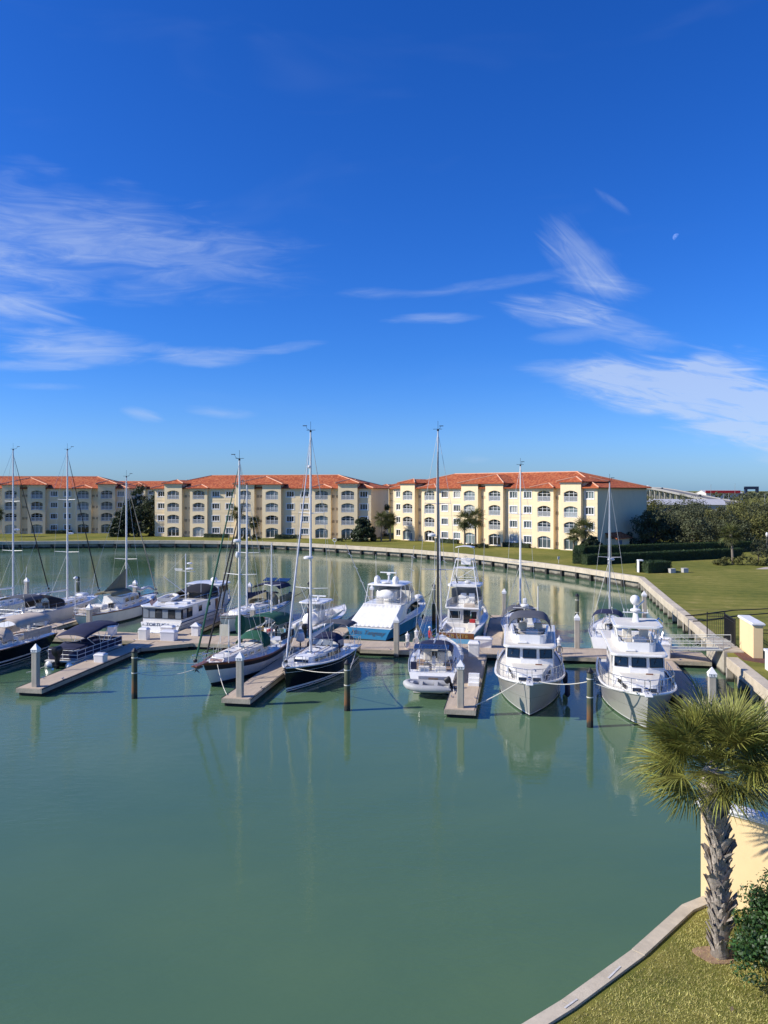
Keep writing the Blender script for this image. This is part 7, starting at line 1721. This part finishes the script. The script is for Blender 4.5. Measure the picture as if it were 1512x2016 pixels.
for k, (x, y, wh_) in enumerate(((8.6, 16.3, 'lowest and rightmost'), (7.6, 16.9, 'below the palm foot'), (6.3, 17.9, 'nearest the kerb'))):
    o = leaves_object('fallen_leaf', [[0, 0, .03]], [[0, 0, 1]], .14, mat('dry_leaf', (.34, .24, .12), .8, var=.2), None, (x, y, GZ+.04), .5, rng); tag(o, 'dry leaf lying on the foreground grass, '+wh_, 'leaf', 'dry leaves on the grass')
for k, (x0, y0, x1, y1, lab) in enumerate(((5.20, 17.95, 5.62, 18.40, 'white paint stroke on the foreground kerb, upper of two'), (3.95, 16.92, 4.30, 17.22, 'white paint stroke on the foreground kerb, lower of two'))):
    a, b = Vector((x0, y0, GZ+.078)), Vector((x1, y1, GZ+.078)); d = (b-a).normalized(); s = Vector((-d.y, d.x, 0))*.022
    tag(MB().face([a-s, b-s, b+s, a+s]).build('paint_mark', mat('worn_paint', (.60, .58, .54), .8, var=.15, vscale=8)), lab, 'paint mark')

# ================================================================== distance
# bridge climbing away to the left
t = thing('road_bridge', 'long concrete road bridge on piers rising beyond the trees', 'bridge', (268, 590, GZ))
Bp = [Vector((0, 0, 1.6)), Vector((8, 50, 3.0)), Vector((17, 110, 5.6)), Vector((27, 175, 8.6)), Vector((37, 240, 11.4)), Vector((46, 300, 13.4)), Vector((54, 360, 14.4)), Vector((60, 420, 14.6))]
HWd = 7.2
def bridge_strip(z0, z1, x0, x1, name, m, par):
    b = MB()
    for i in range(len(Bp)-1):
        p, q = Bp[i], Bp[i+1]
        ring = lambda c: [(c.x+x0, c.y, c.z+z0), (c.x+x1, c.y, c.z+z0), (c.x+x1, c.y, c.z+z1), (c.x+x0, c.y, c.z+z1)]
        b.loft([ring(p), ring(q)])
    return b.build(name, m, par)
BRC = mat('bridge_concrete', (.34, .325, .295), .9, var=.08, vscale=.1)
bridge_strip(-1.1, 0, -HWd, HWd, 'deck', BRC, t); bridge_strip(0, .02, -HWd+.5, HWd-.5, 'roadway', mat('asphalt', (.16, .155, .15), .9, var=.08, vscale=.2), t)
for s in (-1, 1): bridge_strip(-.05, .95, s*(HWd-.2)-.2, s*(HWd-.2)+.2, 'parapet', BRC, t)
for k in range(17):
    f = k/16*(len(Bp)-1); i = min(len(Bp)-2, int(f)); c = Bp[i].lerp(Bp[i+1], f-i)
    if c.z < 2.6: continue
    b = MB(); b.bx(-6, 6, -.8, .8, c.z-2.3, c.z-1.1)
    for x in (-4.2, 4.2): b.bx(x-.9, x+.9, -.8, .8, -1, c.z-2.3)
    b.build('pier', BRC, t, (c.x, c.y, 0))
def car(label, f, side, kind, colr):
    i = int(f); c = Bp[i].lerp(Bp[i+1], f-i)+Vector((268, 590, GZ)); d = Bp[i+1]-Bp[i]
    t = thing('road_vehicle', label, kind, c+Vector((side, 0, .02)), math.atan2(d.y, d.x)-math.pi/2)
    cm = mat('car_'+label.split()[0], colr, .3, var=.05)
    big = kind == 'truck'; L, Wd, hh = (7, 2.4, 3.0) if big else (4.6, 1.85, .85)
    b = MB(); b.prism(rounded(-Wd/2, Wd/2, -L/2, L/2, .3, 2), .35, hh); b.build('body', cm, t, bevel=.08)
    if not big: MB().prism(rounded(-Wd/2+.1, Wd/2-.1, -L*.32, L*.22, .3, 2), hh, 1.5, rounded(-Wd/2+.28, Wd/2-.28, -L*.24, L*.12, .3, 2)).build('cabin', DGLASS, t)
    else: MB().box((0, L/2+.8, 1.5), (2.3, 1.6, 2.2)).build('cab', WHITEP, t, bevel=.15)
    for sx in (-1, 1):
        for yy in (-L*.32, L*.32): MB().lathe([(.33, -.1), (.33, .1)], (sx*Wd/2*.92, yy, .33), 10, 'X').build('wheel', RUBB, t)
car('dark car driving on the bridge slope', 2.1, 2.5, 'car', (.02, .02, .025)); car('white car driving low on the bridge', 1.0, 3.0, 'car', (.7, .7, .7)); car('white box truck near the top of the bridge', 5.6, -2.5, 'truck', (.7, .7, .7)); car('grey box truck at the top of the bridge', 6.3, 2.0, 'truck', (.25, .25, .27)); car('black car near the bridge top', 4.7, 2.2, 'car', (.03, .03, .03))
# white-roofed sheds
def shed(label, loc, rz, w, l, h, rise, wallm):
    t = thing('shed', label, 'shed', loc, rz); b = MB(); b.bx(-l/2, l/2, -w/2, w/2, 0, h); b.build('wall', wallm, t)
    r = MB(); r.add([(-l/2-.6, -w/2-.8, h-.1), (l/2+.6, -w/2-.8, h-.1), (l/2+.6, 0, h+rise), (-l/2-.6, 0, h+rise), (l/2+.6, w/2+.8, h-.1), (-l/2-.6, w/2+.8, h-.1)], [(0, 1, 2, 3), (3, 2, 4, 5)]); r.build('roof', mat('metal_roof_white', (.46, .46, .455), .55, var=.06, vscale=.5, stretch=(4, .3, 1)), t, solid=.15)
    for s in (-1, 1): MB().add([(s*l/2, -w/2, h), (s*l/2, w/2, h), (s*l/2, 0, h+rise)], [(0, 1, 2)]).build('gable', wallm, t)
    for k in range(5): MB().bx(-l/2+l*(k+.5)/5-1, -l/2+l*(k+.5)/5+1, -w/2-.06, -w/2, 1.0, 2.6).build('window', DGLASS, t)
    return t
shed('long shed with pale metal roof below the bridge', (153, 392, GZ), R(-6), 18, 34, 4.2, 2.6, mat('shed_wall', (.40, .40, .38), .8, var=.05))
shed('dark-walled shed with white roof beside the right block', (128, 368, GZ), R(-2), 14, 26, 4.6, 2.2, mat('shed_teal', (.03, .07, .09), .7, var=.1))
shed('red and white building far off right of the bridge', (392, 905, GZ), R(5), 24, 44, 8, 3.5, mat('shed_white', (.62, .60, .57), .8, var=.05))
t = thing('red_roof_strip', 'red band signboard on the far red and white building', 'sign', (390, 890, GZ)); MB().bx(-20, 20, -.4, .4, 8.0, 11.0).build('board', RED, t)
t = thing('boat_hoist', 'big dark blue portal frame far away on the horizon at right', 'gantry', (520, 1095, GZ)); bm_ = mat('hoist_blue', (.02, .035, .075), .6, var=.1)
for s in (-1, 1): MB().bx(s*8-1.6, s*8+1.6, -2, 2, 0, 15).build('leg', bm_, t)
MB().bx(-9.6, 9.6, -2.05, 2.05, 12.6, 16.6).build('beam', bm_, t)
for k, (x, y, h, lab) in enumerate(((338, 800, 17, 'thin radio mast far away, left of the red building'), (372, 820, 18, 'thin radio mast far away, above the red building'), (285, 640, 9, 'roadside light pole at the foot of the bridge'), (300, 600, 9.5, 'roadside light pole right of the bridge foot'), (246, 560, 9, 'light pole before the bridge slope'), (256, 520, 9, 'tall pole among the far palms'))):
    t = thing('light_pole', lab, 'pole', (x, y, GZ)); MB().lathe([(.25, 0), (.12, h)], n=6).build('shaft', mat('pole_grey', (.3, .3, .3), .6), t); MB().box((.5, 0, h), (1.2, .2, .15)).build('arm', mat('pole_grey', (.3, .3, .3), .6), t)
# distant palms and trees between grove and bridge
rng = np.random.default_rng(400); nm = ['left', 'second', 'third', 'fourth', 'fifth', 'sixth', 'seventh', 'eighth', 'ninth', 'last']
for k in range(10):
    x = 150+16*k+rng.uniform(-5, 5); y = 360+rng.uniform(-40, 60); far_palm('palm_tree', 'distant sabal palm beyond the oak grove, '+nm[k]+' from left', (x, y, GZ), rng.uniform(5.5, 7.5), 410+k, 2.6, 16, group='distant palms')
for k in range(12):
    x = 120+18*k+rng.uniform(-6, 6); y = 290+rng.uniform(-30, 50); tree('distant_tree', 'distant bushy tree beyond the oak grove, number '+['one', 'two', 'three', 'four', 'five', 'six', 'seven', 'eight', 'nine', 'ten', 'eleven', 'twelve'][k]+' from the left', (x, y, GZ), rng.uniform(6, 8), rng.uniform(5, 8), [LEAF_OAK, LEAF_OLV][k % 2], 430+k, 22, 60, .6, 'distant trees', trunk_h=.2)
# the far shore woods read as one mass
C = []; N = []
for k in range(900):
    x = rng.uniform(-900, 1500); y = rng.uniform(640, 1500); 
    if 240 < x < 360 and y < 1050: continue
    r = rng.uniform(5, 11); h = rng.uniform(4.5, 8.5); p = rng.normal(0, 1, (34, 3)); p /= np.linalg.norm(p, axis=1, keepdims=True); p[:, 2] = abs(p[:, 2]); C.append(np.array([x, y, 1.5])+p*[r, r, h]); N.append(p+[0, 0, .4])
o = leaves_object('distant_woods', np.concatenate(C), np.concatenate(N), 3.4, LEAF_OAK, None, (0, 0, GZ), .7, rng); tag(o, 'dark band of distant woods along the horizon', 'woods', kind='stuff')
# daytime half moon
az, el = px_dir(1332, 467); D_ = 9000.; mdir = Vector((math.sin(az)*math.cos(el), math.cos(az)*math.cos(el), math.sin(el)))
mm_ = bpy.data.materials.new('moon_surface'); mm_.use_nodes = True; T = NT(mm_.node_tree); T.n.clear()
tr = T.node('ShaderNodeBsdfTransparent'); df = T.node('ShaderNodeBsdfDiffuse'); ad = T.node('ShaderNodeAddShader'); ou = T.node('ShaderNodeOutputMaterial')
T.put(df.inputs['Color'], T.ramp(T.noise(T.node('ShaderNodeTexCoord').outputs['Object'], .03, 4), [(.35, (.05, .055, .06)), (.65, (.12, .125, .13))])); T.l.new(tr.outputs[0], ad.inputs[0]); T.l.new(df.outputs[0], ad.inputs[1]); T.l.new(ad.outputs[0], ou.inputs['Surface'])
mb = MB().ball((0, 0, 0), 38, 32); mk = Vector((-.80, .0, .60))       # the lit half is all that shows by day
mb.f = [f for f in mb.f if sum((Vector(mb.v[i]) for i in f), Vector()).dot(mk) > 0]; mb.mi = [0]*len(mb.f); mb.uv = [None]*len(mb.f)
tag(mb.build('moon', mm_, None, Vector((0, 0, CAM_Z))+mdir*D_, smooth=True), 'pale daytime half moon in the upper right sky', 'moon')
